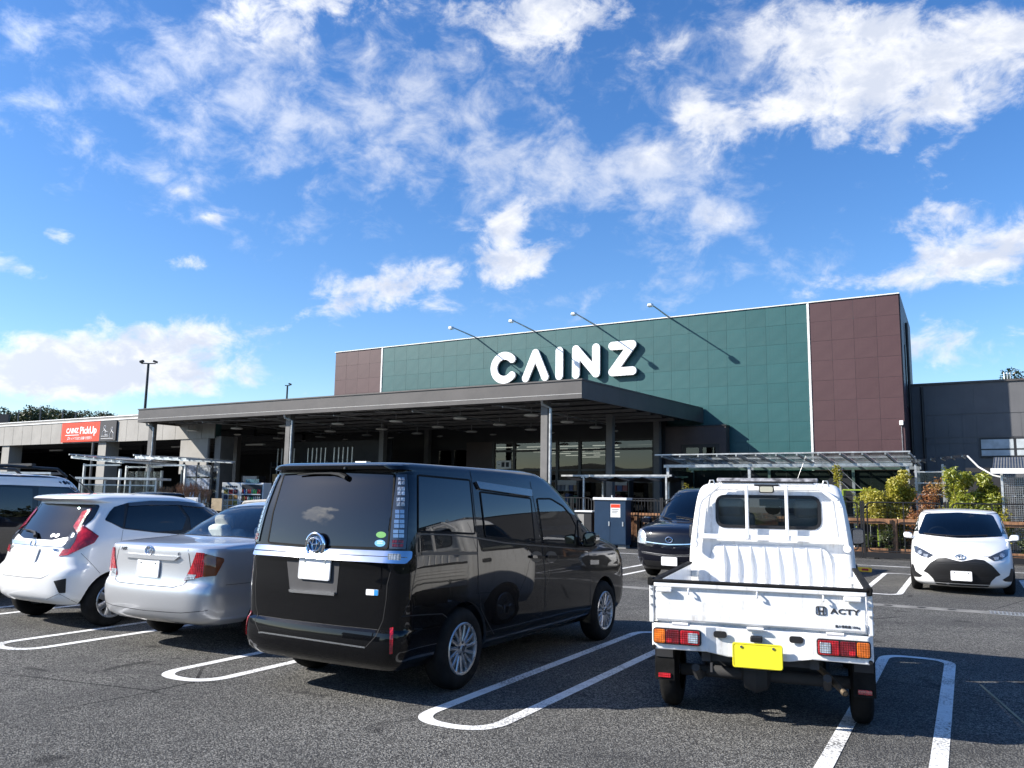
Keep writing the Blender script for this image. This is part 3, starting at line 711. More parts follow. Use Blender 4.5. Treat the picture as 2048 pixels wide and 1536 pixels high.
# entrance porch wall with its small window, right of the glazing
porch = empty('porch_wall', BO, TH, 'brown entrance side wall with a small black framed window', 'wall')
def pbox(name, x0, x1, y0, y1, z0, z1, mat): b = MB(); b.box(x0, x1, y0, y1, z0, z1); return b.build(name, mat, porch)
PY = WALLY - .55
pbox('wall', -.74, 0.0, PY, WALLY - .06, .1, 4.78, M['brwall']); pbox('wall', 1.72, 2.02, PY, WALLY - .06, .1, 4.78, M['brwall'])
pbox('wall', 0.0, 1.72, PY, WALLY - .06, 4.0, 4.78, M['brwall']); pbox('wall', 0.0, 1.72, PY, WALLY - .06, .1, 2.6, M['brwall'])
pbox('cap', -.74, 2.06, PY - .04, WALLY - .04, 4.78, 4.83, M['frame'])
wf = pbox('window_frame', 0.0, 1.72, PY + .02, PY + .10, 3.86, 4.0, M['frame']); pbox('window_frame', 0.0, .2, PY + .02, PY + .10, 2.6, 3.86, M['frame']); pbox('window_frame', 1.55, 1.72, PY + .02, PY + .10, 2.6, 3.86, M['frame']); pbox('window_frame', .80, .95, PY + .02, PY + .10, 2.6, 3.86, M['frame'])
for x0, x1 in ((.2, .8), (.95, 1.55)): pbox('pane', x0, x1, PY + .05, PY + .06, 2.6, 3.86, M['pane'])
pbox('backing', .02, 1.7, PY + .3, PY + .34, 2.6, 3.98, M['lgrey'])
# raised pavement of the entrance
b = MB(); b.box(-26, 1.5, -.6, 9.78, 0, .12); ap = b.build('entrance_pavement', weathered('dark_paving', (.085, .082, .078), .8)); ap.location = BO; ap.rotation_euler = (0, 0, TH); tag(ap, kind='structure')

# ------------------------------------------------------------------ annex right of the store
annex = empty('annex_building', BO, TH, 'low dark grey annex with flat panels beside the brown corner', 'building')
AY = 13.0
b = MB(); b.box(8.86, 40, AY + .05, 30, 0, 6.5); b.build('wall', M['annex'], annex)
def apan(x0, x1, z0, z1): b = MB(); b.box(x0 + .004, x1 - .004, AY + .03, AY + .06, z0 + .004, z1 - .004); b.build('panel', M['annex'], annex)
for i in range(6): apan(8.88 + i * 2.42, 8.88 + (i + 1) * 2.42, 5.23, 6.5)
for i in range(18): apan(9.3 + i * .515, 9.3 + (i + 1) * .515, 4.28, 5.21)
for i in range(4): apan(9.3 + i * .515, 9.3 + (i + 1) * .515, 1.8, 4.02); apan(9.3 + i * .515, 9.3 + (i + 1) * .515, 4.04, 4.26)
b = MB(); b.box(8.88, 40, AY - .03, AY + .3, 6.5, 6.58); b.build('coping', M['fascia'], annex)
for i in range(4):
    x = 11.42 + i * 1.22
    w = MB(); w.box(x, x + 1.22, AY - .03, AY + .03, 3.45, 4.24); w = w.build('window', M['frame'], annex)
    for (z0, z1) in ((3.52, 3.74), (3.80, 4.17)):
        g = MB(); g.box(x + .05, x + 1.17, AY - .036, AY - .031, z0, z1); g.build('shutter', weathered('shutter', (.42, .46, .48), .5), w)
b = MB(); b.tube([(9.42, AY - .1, 6.4), (9.42, AY - .1, .2)], .055, 8); b.build('downpipe', M['frame'], annex)
b = MB(); b.box(9.42, 9.52, AY - .08, AY, 4.16, 4.30); b.build('vent', M['frame'], annex)
# ------------------------------------------------------------------ left wing: open materials yard under a grey fascia
yard = empty('materials_yard', BO, TH, 'long grey fronted open building with dark bays left of the canopy', 'building')
YY = 2.4; FZ0, FZ1 = 4.30, 5.52
def ybox(name, x0, x1, y0, y1, z0, z1, mat, par=None): b = MB(); b.box(x0, x1, y0, y1, z0, z1); return b.build(name, mat, par or yard)
ybox('fascia_core', -60, -21.9, YY + .05, YY + .4, FZ0 + .02, FZ1, M['joint'])
x = -60.0
while x < -22.0:
    x1 = min(x + 1.06, -21.9); ybox('fascia_panel', x + .012, x1 - .012, YY, YY + .06, FZ0, FZ1 - .02, M['lgrey']); x += 1.06
ybox('coping', -60, -21.9, YY - .04, YY + .45, FZ1, FZ1 + .06, M['coping'])
ybox('roof', -60, -21.9, YY + .4, 22, FZ1 - .5, FZ1 - .3, M['soffit'])
ybox('upper_parapet', -62, -38, 12, 12.3, 5.4, 7.15, M['lgrey']); ybox('upper_coping', -62, -38, 11.95, 12.35, 7.15, 7.22, M['coping'])
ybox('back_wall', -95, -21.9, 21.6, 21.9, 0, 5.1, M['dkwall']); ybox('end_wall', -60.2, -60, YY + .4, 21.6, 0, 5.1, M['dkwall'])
ybox('wing_panel', -24.6, -22.45, YY + .06, YY + .2, 2.5, FZ0, M['lgrey'])
for x0, x1 in ((-42.6, -41.2), (-32.3, -31.0), (-22.3, -21.3), (-52, -50.8)):
    ybox('column', x0 + .35, x1 - .2, YY + .1, YY + .9, 0, FZ0 + .1, M['lgrey'] if x0 < -30 else M['post'])
    p = MB(); p.tube([(x0 + .05, YY - .02, FZ0), (x0 + .05, YY - .02, .1)], .07, 8); p.build('downpipe', M['post'], yard)
for i in range(5):
    ybox('beam', -60, -22, 5 + i * 3.5, 5.2 + i * 3.5, 4.6, 4.95, M['frame'])
for i in range(5):
    ybox('strip_lamp', -50 + i * 6.5, -48.6 + i * 6.5, 6.2, 6.35, 4.2, 4.28, M['lamp_disc'])
# the end wall of the yard beside the shop: grey screens and stacked stock in shade
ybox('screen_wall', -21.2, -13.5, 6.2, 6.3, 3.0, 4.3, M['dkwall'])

pk = empty('pickup_sign', BO, TH, 'red and black signboard reading CAINZ PickUp on the grey fascia', 'sign')
bx0, bx1, bx2, bz0, bz1 = -35.4, -31.62, -30.08, 4.36, 5.47
b = MB(); b.box(bx0, bx1 - .002, YY - .10, YY - .02, bz0, bz1); b.build('red_board', M['red'], pk)
b = MB(); b.box(bx1, bx2, YY - .10, YY - .02, bz0, bz1); b.build('black_board', M['ink'], pk)
def ptext(t, x, z, size, mat=M['letter'], bold=0.0): return text_part('lettering', t, size, mat, pk, frameM((x, YY - .104, z), (1, 0, 0), (0, 0, 1)), .003, bold=bold)
ptext('C\u039BINZ', -34.30, 5.00, .40, bold=.012); ptext('PickUp', -32.72, 4.99, .58, bold=.012)
ptext('\u30CD\u30C3\u30C8\u3067\u6CE8\u6587 \u5E97\u8217\u3067\u53D7\u53D6\u308A', -33.45, 4.55, .19)
b = MB(); b.box(-35.0, -33.62, YY - .107, YY - .101, 4.74, 4.775); b.build('underline', M['letter'], pk)
v2, f2 = union2d([capsule((-34.66, 4.55), (-34.66, 4.55), .09)]); 
b = MB(); b.tube([Vector((-34.66 + .07 * math.cos(t), YY - .105, 4.57 + .07 * math.sin(t))) for t in [i * 6.283 / 16 for i in range(16)]], .014, 5, closed=True); b.tube([(-34.70, YY - .105, 4.51), (-34.76, YY - .105, 4.45)], .014, 5); b.build('search_icon', M['letter'], pk)
def linefig(pts, closed=False): b = MB(); b.tube([(p[0], YY - .105, p[1]) for p in pts], .012, 5, closed=closed); b.build('pictogram', M['letter'], pk)
for cx, cz, s_ in ((-31.15, 5.12, 1.0), (-30.45, 5.02, .95)):
    linefig([(cx + .085 * s_ * math.cos(t), cz + .10 * s_ * math.sin(t)) for t in [i * 6.283 / 14 for i in range(14)]], True)
    linefig([(cx - .17 * s_, cz - .50), (cx - .15 * s_, cz - .22), (cx, cz - .13), (cx + .15 * s_, cz - .22), (cx + .17 * s_, cz - .50)])
linefig([(-31.42, 4.62), (-30.75, 4.62)]); linefig([(-31.1, 4.70), (-30.82, 4.70), (-30.82, 4.88), (-31.1, 4.88)], True); linefig([(-31.42, 4.48), (-30.28, 4.48)])

# carport style display frames in front of the yard
def carport(loc, rz, label, w, d, h, slope=.25, wall=True):
    e = empty('carport_frame', loc, rz, label, 'carport', 'aluminium display carports before the yard')
    for x in (0, w):
        for y in (0, d): b = MB(); b.box(x - .04, x + .04, y - .04, y + .04, 0, h - .25 - slope * (1 if x else 0)); b.build('post', M['alu'], e)
    for y in (-.25, d / 2, d + .25): b = MB(); b.bar((-.5, y, h), (w + .5, y, h - slope), .07, .10); b.build('rafter', M['alu'], e)
    for t in (-.45, 0, w * .25, w / 2, w * .75, w, w + .45):
        z = h + .05 - slope * t / w; b = MB(); b.bar((t, -.4, z), (t, d + .4, z), .06, .05); b.build('purlin', M['alu'], e)
    s = MB(); s.add([(-.5, -.4, h + .09), (w + .5, -.4, h + .09 - slope), (w + .5, d + .4, h + .09 - slope), (-.5, d + .4, h + .09)], [(0, 1, 2, 3)]); s.build('roof_sheet', M['poly'], e)
    b = MB(); b.bar((0, 0, h - .32), (w, 0, h - .32), .06, .06); b.bar((0, d, h - .32), (w, d, h - .32), .06, .06); b.build('tie_beam', M['alu'], e)
    if wall:
        for k_ in range(4):
            s = MB(); s.box(w * k_ / 4 + .02, w * (k_ + 1) / 4 - .02, d - .02, d, .3, h - .5); s.build('sheet', M['poly'], e)
    return e
carport((-17.0, 32.9, 0), TH + .05, 'small silver carport frame furthest along the grey yard front', 2.2, 1.9, 2.88, .22)
carport((-14.3, 32.6, 0), TH + .05, 'silver carport frame behind the corner post with patterned boards', 2.1, 1.6, 2.90, .12)
e = empty('display_screen', (-16.1, 30.9, 0), TH * .2, 'low silver greenhouse frame with hazy sheets below the carports', 'greenhouse')
b = MB(); b.box(-.1, 3.1, -.15, .9, 1.98, 2.06); b.build('roof_sheet', M['alu'], e)
for x in (0, 1.0, 2.0, 3.0): b = MB(); b.box(x - .03, x + .03, 0, .06, 0, 1.98); b.build('post', M['alu'], e)
for i in range(6): b = MB(); b.box(.04 + i * .5, .48 + i * .5, .02, .03, .25, 1.75); b.build('sheet', M['poly'], e)
for z in (.25, 1.35, 1.78): b = MB(); b.box(0, 3.0, 0, .05, z - .02, z + .02); b.build('rail', M['alu'], e)
e = empty('display_greenhouse', (-21.2, 34.0, 0), TH * .2, 'pale low display frame seen through the roof rack of the tall car', 'greenhouse')
for x in (0, 1.2, 2.4): b = MB(); b.box(x - .04, x + .04, 0, .08, 0, 2.2); b.build('post', M['alu'], e)
b = MB(); b.box(-.1, 2.5, -.1, .8, 2.2, 2.28); b.build('roof_sheet', M['alu'], e)
for i in range(4): b = MB(); b.box(.05 + i * .6, .58 + i * .6, .03, .05, .4, 2.0); b.build('sheet', M['poly'], e)
# boards shown under the second carport
tile_m = [weathered('sample_tile', (.5, .5, .55), .5, .0, .5, 9), weathered('sample_tile_pale', (.62, .60, .58), .5, .0, .4, 12)]
e = empty('sample_board', (-13.1, 33.1, 0), TH * .4, 'upright rack of pale patterned sample boards under the carport', 'display rack')
for r in range(3):
    for c in range(2):
        b = MB(); b.box(c * .62, c * .62 + .56, -.03, .02, 1.15 + r * .52, 1.60 + r * .52); b.build('board', tile_m[(r + c) % 2], e)
for x in (-.06, .59, 1.22): b = MB(); b.box(x, x + .05, -.02, .06, 0, 2.75); b.build('upright', M['frame'], e)
# sheaf of brushwood brooms in a bin
def broom_sheaf(loc, label, n, w, top, seed):
    r = random.Random(seed); e = empty('broom_bundle', loc, TH * .3, label, 'brooms', 'bundled brushwood brooms by the canopy post')
    tw = MB(); hd = MB()
    for i in range(n):
        x = r.uniform(0, w); y = r.uniform(-.25, .25); zt = top * r.uniform(.92, 1.04)
        hd.tube([(x, y, .1), (x + r.uniform(-.08, .08), y, zt - .45)], .016, 5)
        for k_ in range(26):
            a = r.uniform(0, 6.283); sp = r.uniform(.03, .17)
            tw.tube([(x, y, zt - .55), (x + sp * .5 * math.cos(a), y + sp * .5 * math.sin(a), zt - .3), (x + sp * math.cos(a), y + sp * math.sin(a), zt - r.uniform(0, .12))], [.006, .005, .003], 3, caps=False)
    hd.build('handle_bundle', M['straw2'], e)['kind'] = 'stuff'; o = tw.build('twigs', M['straw'], e, fix=False); o['kind'] = 'stuff'
    b = MB(); b.lathe([(.0, 0), (w * .36, 0), (w * .40, .75), (w * .37, .75), (w * .34, .05), (0, .05)], 'z', 20, (w / 2, 0, 0)); b.build('bin', M['dkwall'], e)
    return e
broom_sheaf((-13.3, 31.0, 0), 'wide sheaf of brown brushwood brooms right beside the canopy corner post', 11, .75, 1.78, 1)
broom_sheaf((-12.55, 30.9, 0), 'tall sheaf of brushwood brooms with bamboo handles between two other sheaves', 13, .8, 1.88, 2)
broom_sheaf((-11.65, 31.0, 0), 'thin leaning sheaf of brushwood brooms next to the reform notice board', 6, .5, 1.80, 3)
e = empty('notice_board', (-11.95, 30.0, 0), TH * .35, 'white reform consultation notice board standing before the brooms', 'sign')
b = MB(); b.box(-.03, .72, -.03, .03, .2, 1.38); b.build('frame', M['white'], e)
b = MB(); b.box(.02, .67, -.036, -.031, .5, 1.33); b.build('board', M['paper'], e)
text_part('lettering', '\u30EA\u30D5\u30A9\u30FC\u30E0', .14, M['ink'], e, frameM((.345, -.04, 1.16), (1, 0, 0), (0, 0, 1)), .001)
text_part('lettering', '\u76F8\u8AC7\u53D7\u4ED8\u4E2D', .13, M['red'], e, frameM((.345, -.04, .94), (1, 0, 0), (0, 0, 1)), .001)
b = MB(); b.box(.0, .03, -.2, .2, 0, .2); b.box(.66, .69, -.2, .2, 0, .2); b.build('stand', M['steel'], e)
e = empty('cork_notice', (-11.02, 30.6, 0), TH * .35, 'small tan notice panel between the reform board and the vending machines', 'sign')
b = MB(); b.box(0, .42, 0, .03, .9, 1.35); b.build('board', weathered('cork', (.55, .42, .26), .8), e); b = MB(); b.box(.19, .23, .03, .06, 0, .95); b.build('stand', M['steel'], e)
# vending machines
def vending(loc, rz, label, w, food):
    e = empty('vending_machine', loc, rz, label, 'vending machine'); H = 1.86; D = .72
    b = MB(); b.box(0, w, 0, D, 0, H); b.build('cabinet', M['white'], e, bevel=.02)
    b = MB(); b.box(.05, w - .05, -.02, 0.002, .78, H - .07); b.build('display_back', M['paper'] if food else M['interior'], e)
    r = random.Random(7 if food else 8)
    if food:
        for i in range(6): b = MB(); b.box(.17 + i * .09, .24 + i * .09, -.024, -.021, H - .20, H - .13); b.build('header_print', M['ink'], e)
        cols_ = [(.55, .30, .10), (.45, .06, .05), (.50, .42, .12), (.20, .07, .08), (.60, .52, .40), (.08, .10, .16)]
        for j in range(4):
            for i in range(3):
                mt = weathered('food_print', cols_[r.randrange(6)], .5, .0, .5, 18); x = .10 + i * (w - .2) / 3; z = 1.40 - j * .225
                b = MB(); b.box(x + .015, x + (w - .2) / 3 - .02, -.028, -.021, z, z + .185); b.build('food_picture', mt, e)
    else:
        cols_ = [(.05, .30, .08), (.50, .05, .04), (.05, .12, .40), (.60, .58, .50), (.55, .35, .06), (.06, .22, .20), (.35, .16, .06)]
        bm_ = [principled('drink_%d' % i, c, .3, 0, .5, .6) for i, c in enumerate(cols_)]
        for j in range(3):
            z = 1.42 - j * .29
            b = MB(); b.box(.08, w - .08, -.075, -.021, z - .045, z - .005); b.build('shelf', M['paper'], e)
            for i in range(10):
                x = .12 + i * (w - .24) / 9; b = MB()
                b.lathe([(0, 0), (.026, 0), (.028, .02), (.028, .13), (.012, .165), (.012, .185), (0, .185)], 'z', 8, (x, -.05, z)); b.build('bottle', bm_[r.randrange(7)], e, smooth=True)
        b = MB(); b.box(.20, w - .22, -.02, .03, H, H + .15); b.build('poster', weathered('poster_print', (.12, .22, .24), .5, .0, .8, 12), e)
    b = MB(); b.box(.1, w - .1, -.012, .0, .25, .5); b.build('tray', M['black'], e)
    return e
vending((-11.82, 33.9, .12), TH * .30, 'white food vending machine with picture rows beside the drinks machine', .84, True)
vending((-10.96, 33.65, .12), TH * .30, 'white drinks vending machine with shelves of bottles and a poster on top', .98, False)
e = empty('air_conditioner', bld(-11.3, 1.2, 2.55), TH, 'white air conditioner unit on a shelf above the black minivan roof', 'air conditioner')
b = MB(); b.box(0, .62, 0, .3, 0, .42); b.build('cabinet', M['white'], e, bevel=.02)
for i in range(6): b = MB(); b.box(.03, .12, -.012, .0, .06 + i * .055, .085 + i * .055); b.build('louvre', M['ink'], e)
b = MB(); b.box(-.15, 1.0, 0, .5, -.04, -.003); b.box(.9, .96, .2, .26, -2.5, -.04); b.box(-.1, -.04, .2, .26, -2.5, -.04); b.build('shelf', M['frame'], e)
# stock seen in the shade behind the vending machines
rg = random.Random(5)
for i, (x, lab) in enumerate(((-20.6, 'rack of cardboard stock in shade behind the food vending machine'), (-18.4, 'rack of pale pipes and tools in shade left of the second canopy post'), (-16.6, 'dark tool rack in the shade nearest the second canopy post'))):
    e = empty('stock_rack', bld(x, 5.0), TH, lab, 'rack')
    for dx in (0, 1.7): b = MB(); b.box(dx, dx + .07, 0, .6, .12, 3.2); b.build('upright', M['frame'], e)
    for z in (.5, 1.3, 2.1, 2.9): b = MB(); b.box(.07, 1.7, 0, .6, z, z + .05); b.build('shelf', M['frame'], e)
    for z in (.55, 1.35, 2.15):
        for t in range(3):
            b = MB(); w_ = rg.uniform(.3, .48); b.box(.12 + t * .53, .12 + t * .53 + w_, .05, .55, z, z + rg.uniform(.3, .6)); b.build('carton', weathered('carton', rg.choice([(.40, .26, .12), (.30, .30, .28), (.10, .11, .13)]), .8), e)
    for t in range(5): b = MB(); b.tube([(.15 + t * .3, .3, 2.2), (.18 + t * .3, .3, 3.9)], .03, 6); b.build('pipe', M['alu'], e)

# ------------------------------------------------------------------ light poles
def flood_pole(loc, h, label, heads):
    e = empty('light_pole', loc, 0, label, 'light pole')
    b = MB(); b.tube([(0, 0, 0), (0, 0, h * .6), (0, 0, h * .6 + .02), (0, 0, h)], [.16, .13, .095, .08], 10); b.build('pole', M['frame'], e, smooth=True)
    b = MB(); b.bar((-heads * .24, 0, h), (heads * .24, 0, h), .07); b.build('crossarm', M['frame'], e)
    for s_ in ((-1, 1) if heads > 1 else (1,)):
        b = MB(); Mx = Matrix.Rotation(s_ * .35, 3, 'Y'); b.cbox((s_ * heads * .23, 0, h + .13), (.26, .24, .15), Mx); b.build('flood_head', M['frame'], e, bevel=.02)
    return e
p = px_plane(297, 727, Vector((0, 55, 0)), Vector((0, 1, 0))); flood_pole((p.x, 55, 0), p.z, 'tall dark twin flood light pole behind the grey yard roof', 2)
p = px_plane(575, 771, Vector((0, 75, 0)), Vector((0, 1, 0))); flood_pole((p.x, 75, 0), p.z, 'slim single light pole far behind the canopy roof', 1)
# netting fence on the hill line, far left, and a dark hoarding
for i, (u, v) in enumerate(((38, 820), (82, 815), (126, 822), (152, 824), (8, 826))):
    q = px_plane(u, v, Vector((0, 92, 0)), Vector((0, 1, 0)))
    b = MB(); b.tube([(0, 0, 0), (0, 0, q.z)], .09, 6); o = b.build('net_post', M['post']); o.location = (q.x, 92, 0)
    tag(o, ('leftmost', 'second', 'third', 'fourth', 'outermost')[i] + ' slim ball net post standing before the wooded ridge', 'post', 'ball net posts before the ridge')
q = px_plane(0, 828, Vector((0, 80, 0)), Vector((0, 1, 0))); b = MB(); b.box(q.x - 4, q.x + .85, 80, 80.3, 0, q.z); tag(b.build('hoarding', M['ink']), 'plain black hoarding above the far end of the grey yard roof', 'hoarding')

# goods set out in the shade of the canopy
rs_ = random.Random(21)
stock_m = [weathered('stock_%d' % i, c, .7) for i, c in enumerate(((.22, .15, .09), (.10, .11, .13), (.05, .10, .07), (.28, .27, .25), (.20, .06, .05), (.06, .08, .16)))]
def stand(x, y, n, label):
    e = empty('display_stand', bld(x, y, .12), TH, label, 'display stand', 'goods stands under the canopy')
    for dx in (0, 1.14): b = MB(); b.box(dx, dx + .05, 0, .5, 0, 2.3); b.build('upright', M['frame'], e)
    for k_ in range(4):
        z = .12 + k_ * .55; b = MB(); b.box(.05, 1.14, 0, .5, z, z + .03); b.build('shelf', M['frame'], e)
        for t in range(n):
            w_ = 1.06 / n; h_ = rs_.uniform(.22, .44); b = MB(); b.box(.07 + t * w_, .05 + (t + .92) * w_, .04, .44, z + .03, z + .03 + h_); b.build('goods', rs_.choice(stock_m), e)
    b = MB(); b.box(.1, 1.09, -.012, .0, 2.05, 2.28); b.build('header_card', rs_.choice([M['lgrey'], M['dkwall']]), e)
for x, y, n, lab in ((-16.2, 2.2, 4, 'goods stand with a header card just left of the second canopy post'), (-12.6, 3.2, 3, 'goods stand right of the second canopy post under the lamps'), (-10.4, 7.6, 5, 'goods stand against the brown wall beside the shop glazing'),
                     (-17.6, 8.6, 4, 'goods stand deep in the shade before the dark left wall'), (-8.4, 8.9, 3, 'goods stand directly before the first pane of the shop glazing'), (-5.8, 8.9, 5, 'goods stand before the middle pane of the shop glazing'),
                     (-3.2, 8.7, 4, 'goods stand before the last wide pane of the shop glazing'), (-20.4, 3.0, 3, 'goods stand behind the brooms and the corner of the canopy')): stand(x, y, n, lab)
# ------------------------------------------------------------------ vegetation builders
def leaf_cloud(mb, centre, rad, n, size, r, shell=.55, droop=.0, aspect=.5):
    """small bent leaf quads scattered through an ellipsoid, denser to the outside"""
    cx, cy, cz = centre; rx, ry, rz = rad
    for _ in range(n):
        while True:
            v = Vector((r.uniform(-1, 1), r.uniform(-1, 1), r.uniform(-1, 1)))
            if v.length <= 1 and v.length >= r.random() * shell: break
        p = Vector((cx + v.x * rx, cy + v.y * ry, cz + v.z * rz))
        d = Vector((r.gauss(0, 1), r.gauss(0, 1), r.gauss(0, .6) - droop)).normalized()
        nrm = (v * .8 + Vector((r.gauss(0, .6), r.gauss(0, .6), r.gauss(.5, .6)))).normalized()
        s_ = d.cross(nrm)
        if s_.length < .05: continue
        s_.normalize(); L = size * r.uniform(.65, 1.3); w = L * aspect
        nn = s_.cross(d)
        mb.add([p, p + d * L * .5 + s_ * w * .5 + nn * L * .08, p + d * L, p + d * L * .5 - s_ * w * .5 + nn * L * .08], [(0, 1, 2), (0, 2, 3)])
def tree(loc, h, crown_r, label, leafm, seed, trunk_h=.35, n=5200, size=.42, lobes=16, group=None, cat='tree', name='tree', flat=.75):
    r = random.Random(seed); e = empty(name, loc, r.uniform(0, 6), label, cat, group)
    t = MB(); th_ = h * trunk_h
    t.tube([(0, 0, -1.0), (.05 * h * .1, 0, th_ * .5), (r.uniform(-.2, .2), r.uniform(-.2, .2), th_), (r.uniform(-.4, .4), r.uniform(-.3, .3), h * .8)], [h * .028, h * .022, h * .017, h * .005], 8)
    for i in range(7):
        a = r.uniform(0, 6.283); z0 = th_ * r.uniform(.8, 1.3); L = crown_r * r.uniform(.5, .9)
        t.tube([(0, 0, z0), (L * .5 * math.cos(a), L * .5 * math.sin(a), z0 + L * .4), (L * math.cos(a), L * math.sin(a), z0 + L * .8)], [h * .012, h * .008, h * .003], 5)
    t.build('trunk', M['bark'], e, smooth=True)
    c = MB(); cz = (h + th_) / 2; hz = (h - th_) / 2
    for i in range(lobes):
        a = r.uniform(0, 6.283); u = r.uniform(-.85, .95); rr = math.sqrt(max(.05, 1 - u * u)) * crown_r * r.uniform(.35, .8)
        lr = crown_r * r.uniform(.28, .46)
        leaf_cloud(c, (rr * math.cos(a), rr * math.sin(a), cz + u * hz * .8), (lr, lr, lr * flat), n // lobes, size, r, .8)
    c.build('crown', leafm, e, fix=False)
    return e
LM_f = leaf_mat('ridge_leaves', (.020, .034, .012), (.050, .070, .022), (.070, .066, .030), .2)
LM_d = leaf_mat('dark_leaves', (.014, .030, .012), (.040, .062, .022), None, .2)
LM_y = leaf_mat('yellow_leaves', (.26, .27, .022), (.52, .44, .060), (.36, .37, .03), .45)
LM_g = leaf_mat('fresh_leaves', (.17, .23, .022), (.40, .40, .045), (.44, .38, .06), .45)
LM_r = leaf_mat('red_leaves', (.26, .08, .030), (.40, .20, .06), (.34, .26, .05), .4)
LM_k = leaf_mat('olive_leaves', (.05, .08, .018), (.12, .15, .03), None, .35)  # darker olive leaf colours for the low bushes

# ------------------------------------------------------------------ wooded ridge far left, one tree beyond the annex
hl = MB(); prof = []
for i in range(41):
    a = -170 + i * 5.0; prof.append((a, 110 + 6 * math.sin(i * .7), 4.6 + 2.0 * math.sin(i * .43) + 1.2 * math.sin(i * 1.1)))
vs = [(x_, 94, -.5) for x_, y_, z_ in prof] + [(x_, y_, z_) for x_, y_, z_ in prof] + [(x_, 190, z_ + 3) for x_, y_, z_ in prof]
n_ = len(prof); hl.add(vs, [(i + r_ * n_, i + 1 + r_ * n_, i + 1 + (r_ + 1) * n_, i + (r_ + 1) * n_) for r_ in range(2) for i in range(n_ - 1)])
tag(hl.build('hill', weathered('hill_grass', (.045, .055, .022), .9, .0, .3, .2), smooth=True), kind='structure')
RID = [(-8, 812, 5.0), (20, 818, 4.2), (52, 812, 4.8), (84, 808, 5.4), (112, 812, 4.6), (140, 818, 4.0), (163, 821, 3.6), (186, 814, 4.6), (208, 820, 3.6), (232, 826, 3.2), (252, 832, 2.6), (68, 822, 4.0)]
for i, (u, v, cr) in enumerate(RID):
    Y = 104 + (i * 7 % 5) * 3.0; top = px_plane(u, v, Vector((0, Y, 0)), Vector((0, 1, 0)))
    gz = 3.0; tree((top.x, Y, gz), top.z - gz, cr * .80, 'dark broadleaf tree in the wood on the far ridge', LM_f, 100 + i, .12, 5200, .36, 18, 'trees of the wooded ridge')
top = px_plane(2036, 716, Vector((0, 70, 0)), Vector((0, 1, 0)))
tree((top.x + .6, 70, 0), top.z, 2.6, 'lone dark evergreen tree rising behind the annex roof', LM_d, 60, .35, 5200, .30, 20, flat=.8)
for i, u in enumerate((2008, 2014, 2020)):
    q = px_plane(u, 745, Vector((0, 62, 0)), Vector((0, 1, 0))); b = MB(); b.tube([(0, 0, 0), (0, 0, q.z)], .05, 6); o = b.build('roof_rail_post', M['alu']); o.location = (q.x, 62, 0)
    tag(o, 'thin pale rail post beyond the annex roof before the evergreen', 'post', 'rail posts beyond the annex')

# ------------------------------------------------------------------ fence between lot and garden yard
FS = 20.75
def fence_panel(q0, q1, bars, label):
    e = empty('fence_panel', lot(q0, FS), LOT, label, 'fence', 'black steel fence panels along the garden yard'); w = q1 - q0
    for x in (0, w): b = MB(); b.box(x - .025, x + .025, -.025, .025, 0, 1.62); b.build('post', M['black'], e)
    b = MB(); o_ = rnd([(.10, .22), (w - .10, .22), (w - .10, 1.58), (.10, 1.58)], .14, 5); b.tube([(p[0], 0, p[1]) for p in o_], .019, 6, closed=True); b.build('frame', M['black'], e, smooth=True)
    b = MB(); b.box(.03, w - .03, -.02, .02, .03, .19); b.build('kick_plate', M['black'], e)
    b = MB(); b.bar((w / 2, 0, .2), (w / 2, 0, 1.58), .03); b.build('mid_post', M['black'], e)
    f_ = MB()
    if bars:
        k_ = int(w / .105)
        for i in range(1, k_): f_.bar((w * i / k_, 0, .22), (w * i / k_, 0, 1.57), .018)
    else:
        for i in range(int(w / .1)): f_.bar((.12 + i * .1, 0, .24), (.12 + i * .1, 0, 1.56), .004)
        for i in range(13): f_.bar((.1, 0, .3 + i * .1), (w - .1, 0, .3 + i * .1), .004)
    o = f_.build('bars' if bars else 'wire_infill', M['black'], e); o['kind'] = 'stuff'
    for x in (.3, w - .3): b = MB(); b.box(x - .05, x + .05, -.12, .12, 0, .04); b.build('foot', M['rubber'], e)
edges = [-9.6, -7.9, -5.6, -3.3, -1.1, .35, 2.5, 4.65, 6.8, 9.0]
flabs = ['black barred fence panel furthest left behind the blue cabinet', 'black barred fence panel directly behind the blue cabinet', 'black barred fence panel between the cabinet and the dark minivan', 'black barred fence panel behind the dark minivan',
         'narrow black wire fence panel behind the pickup cab', 'black wire fence panel before the tall yellow green shrub', 'black wire fence panel behind the white hatchback', 'black wire fence panel right of the white hatchback', 'black wire fence panel before the glass cage']
for i in range(9): fence_panel(edges[i] + .03, edges[i + 1] - .03, i < 4, flabs[i])
# timber rail behind the fence
tr_ = empty('timber_rail', lot(0, FS + .55), LOT, 'orange brown timber post and rail barrier behind the black fence', 'fence')
for i in range(10):
    x = -8.6 + i * 1.95; b = MB(); b.box(x - .06, x + .06, -.06, .06, 0, 1.12); b.build('post', M['timber'], tr_, bevel=.006)
    if i < 9:
        for z in (.20, 1.04): b = MB(); b.box(x + .065, x + 1.885, -.04, .04, z - .075, z + .075); b.build('rail', M['timber'], tr_, bevel=.006)
for i in range(26):
    x = -8.4 + i * .19; b = MB(); b.box(x, x + .12, .05, .07, .02, .98); b.build('board', M['timber'], tr_)
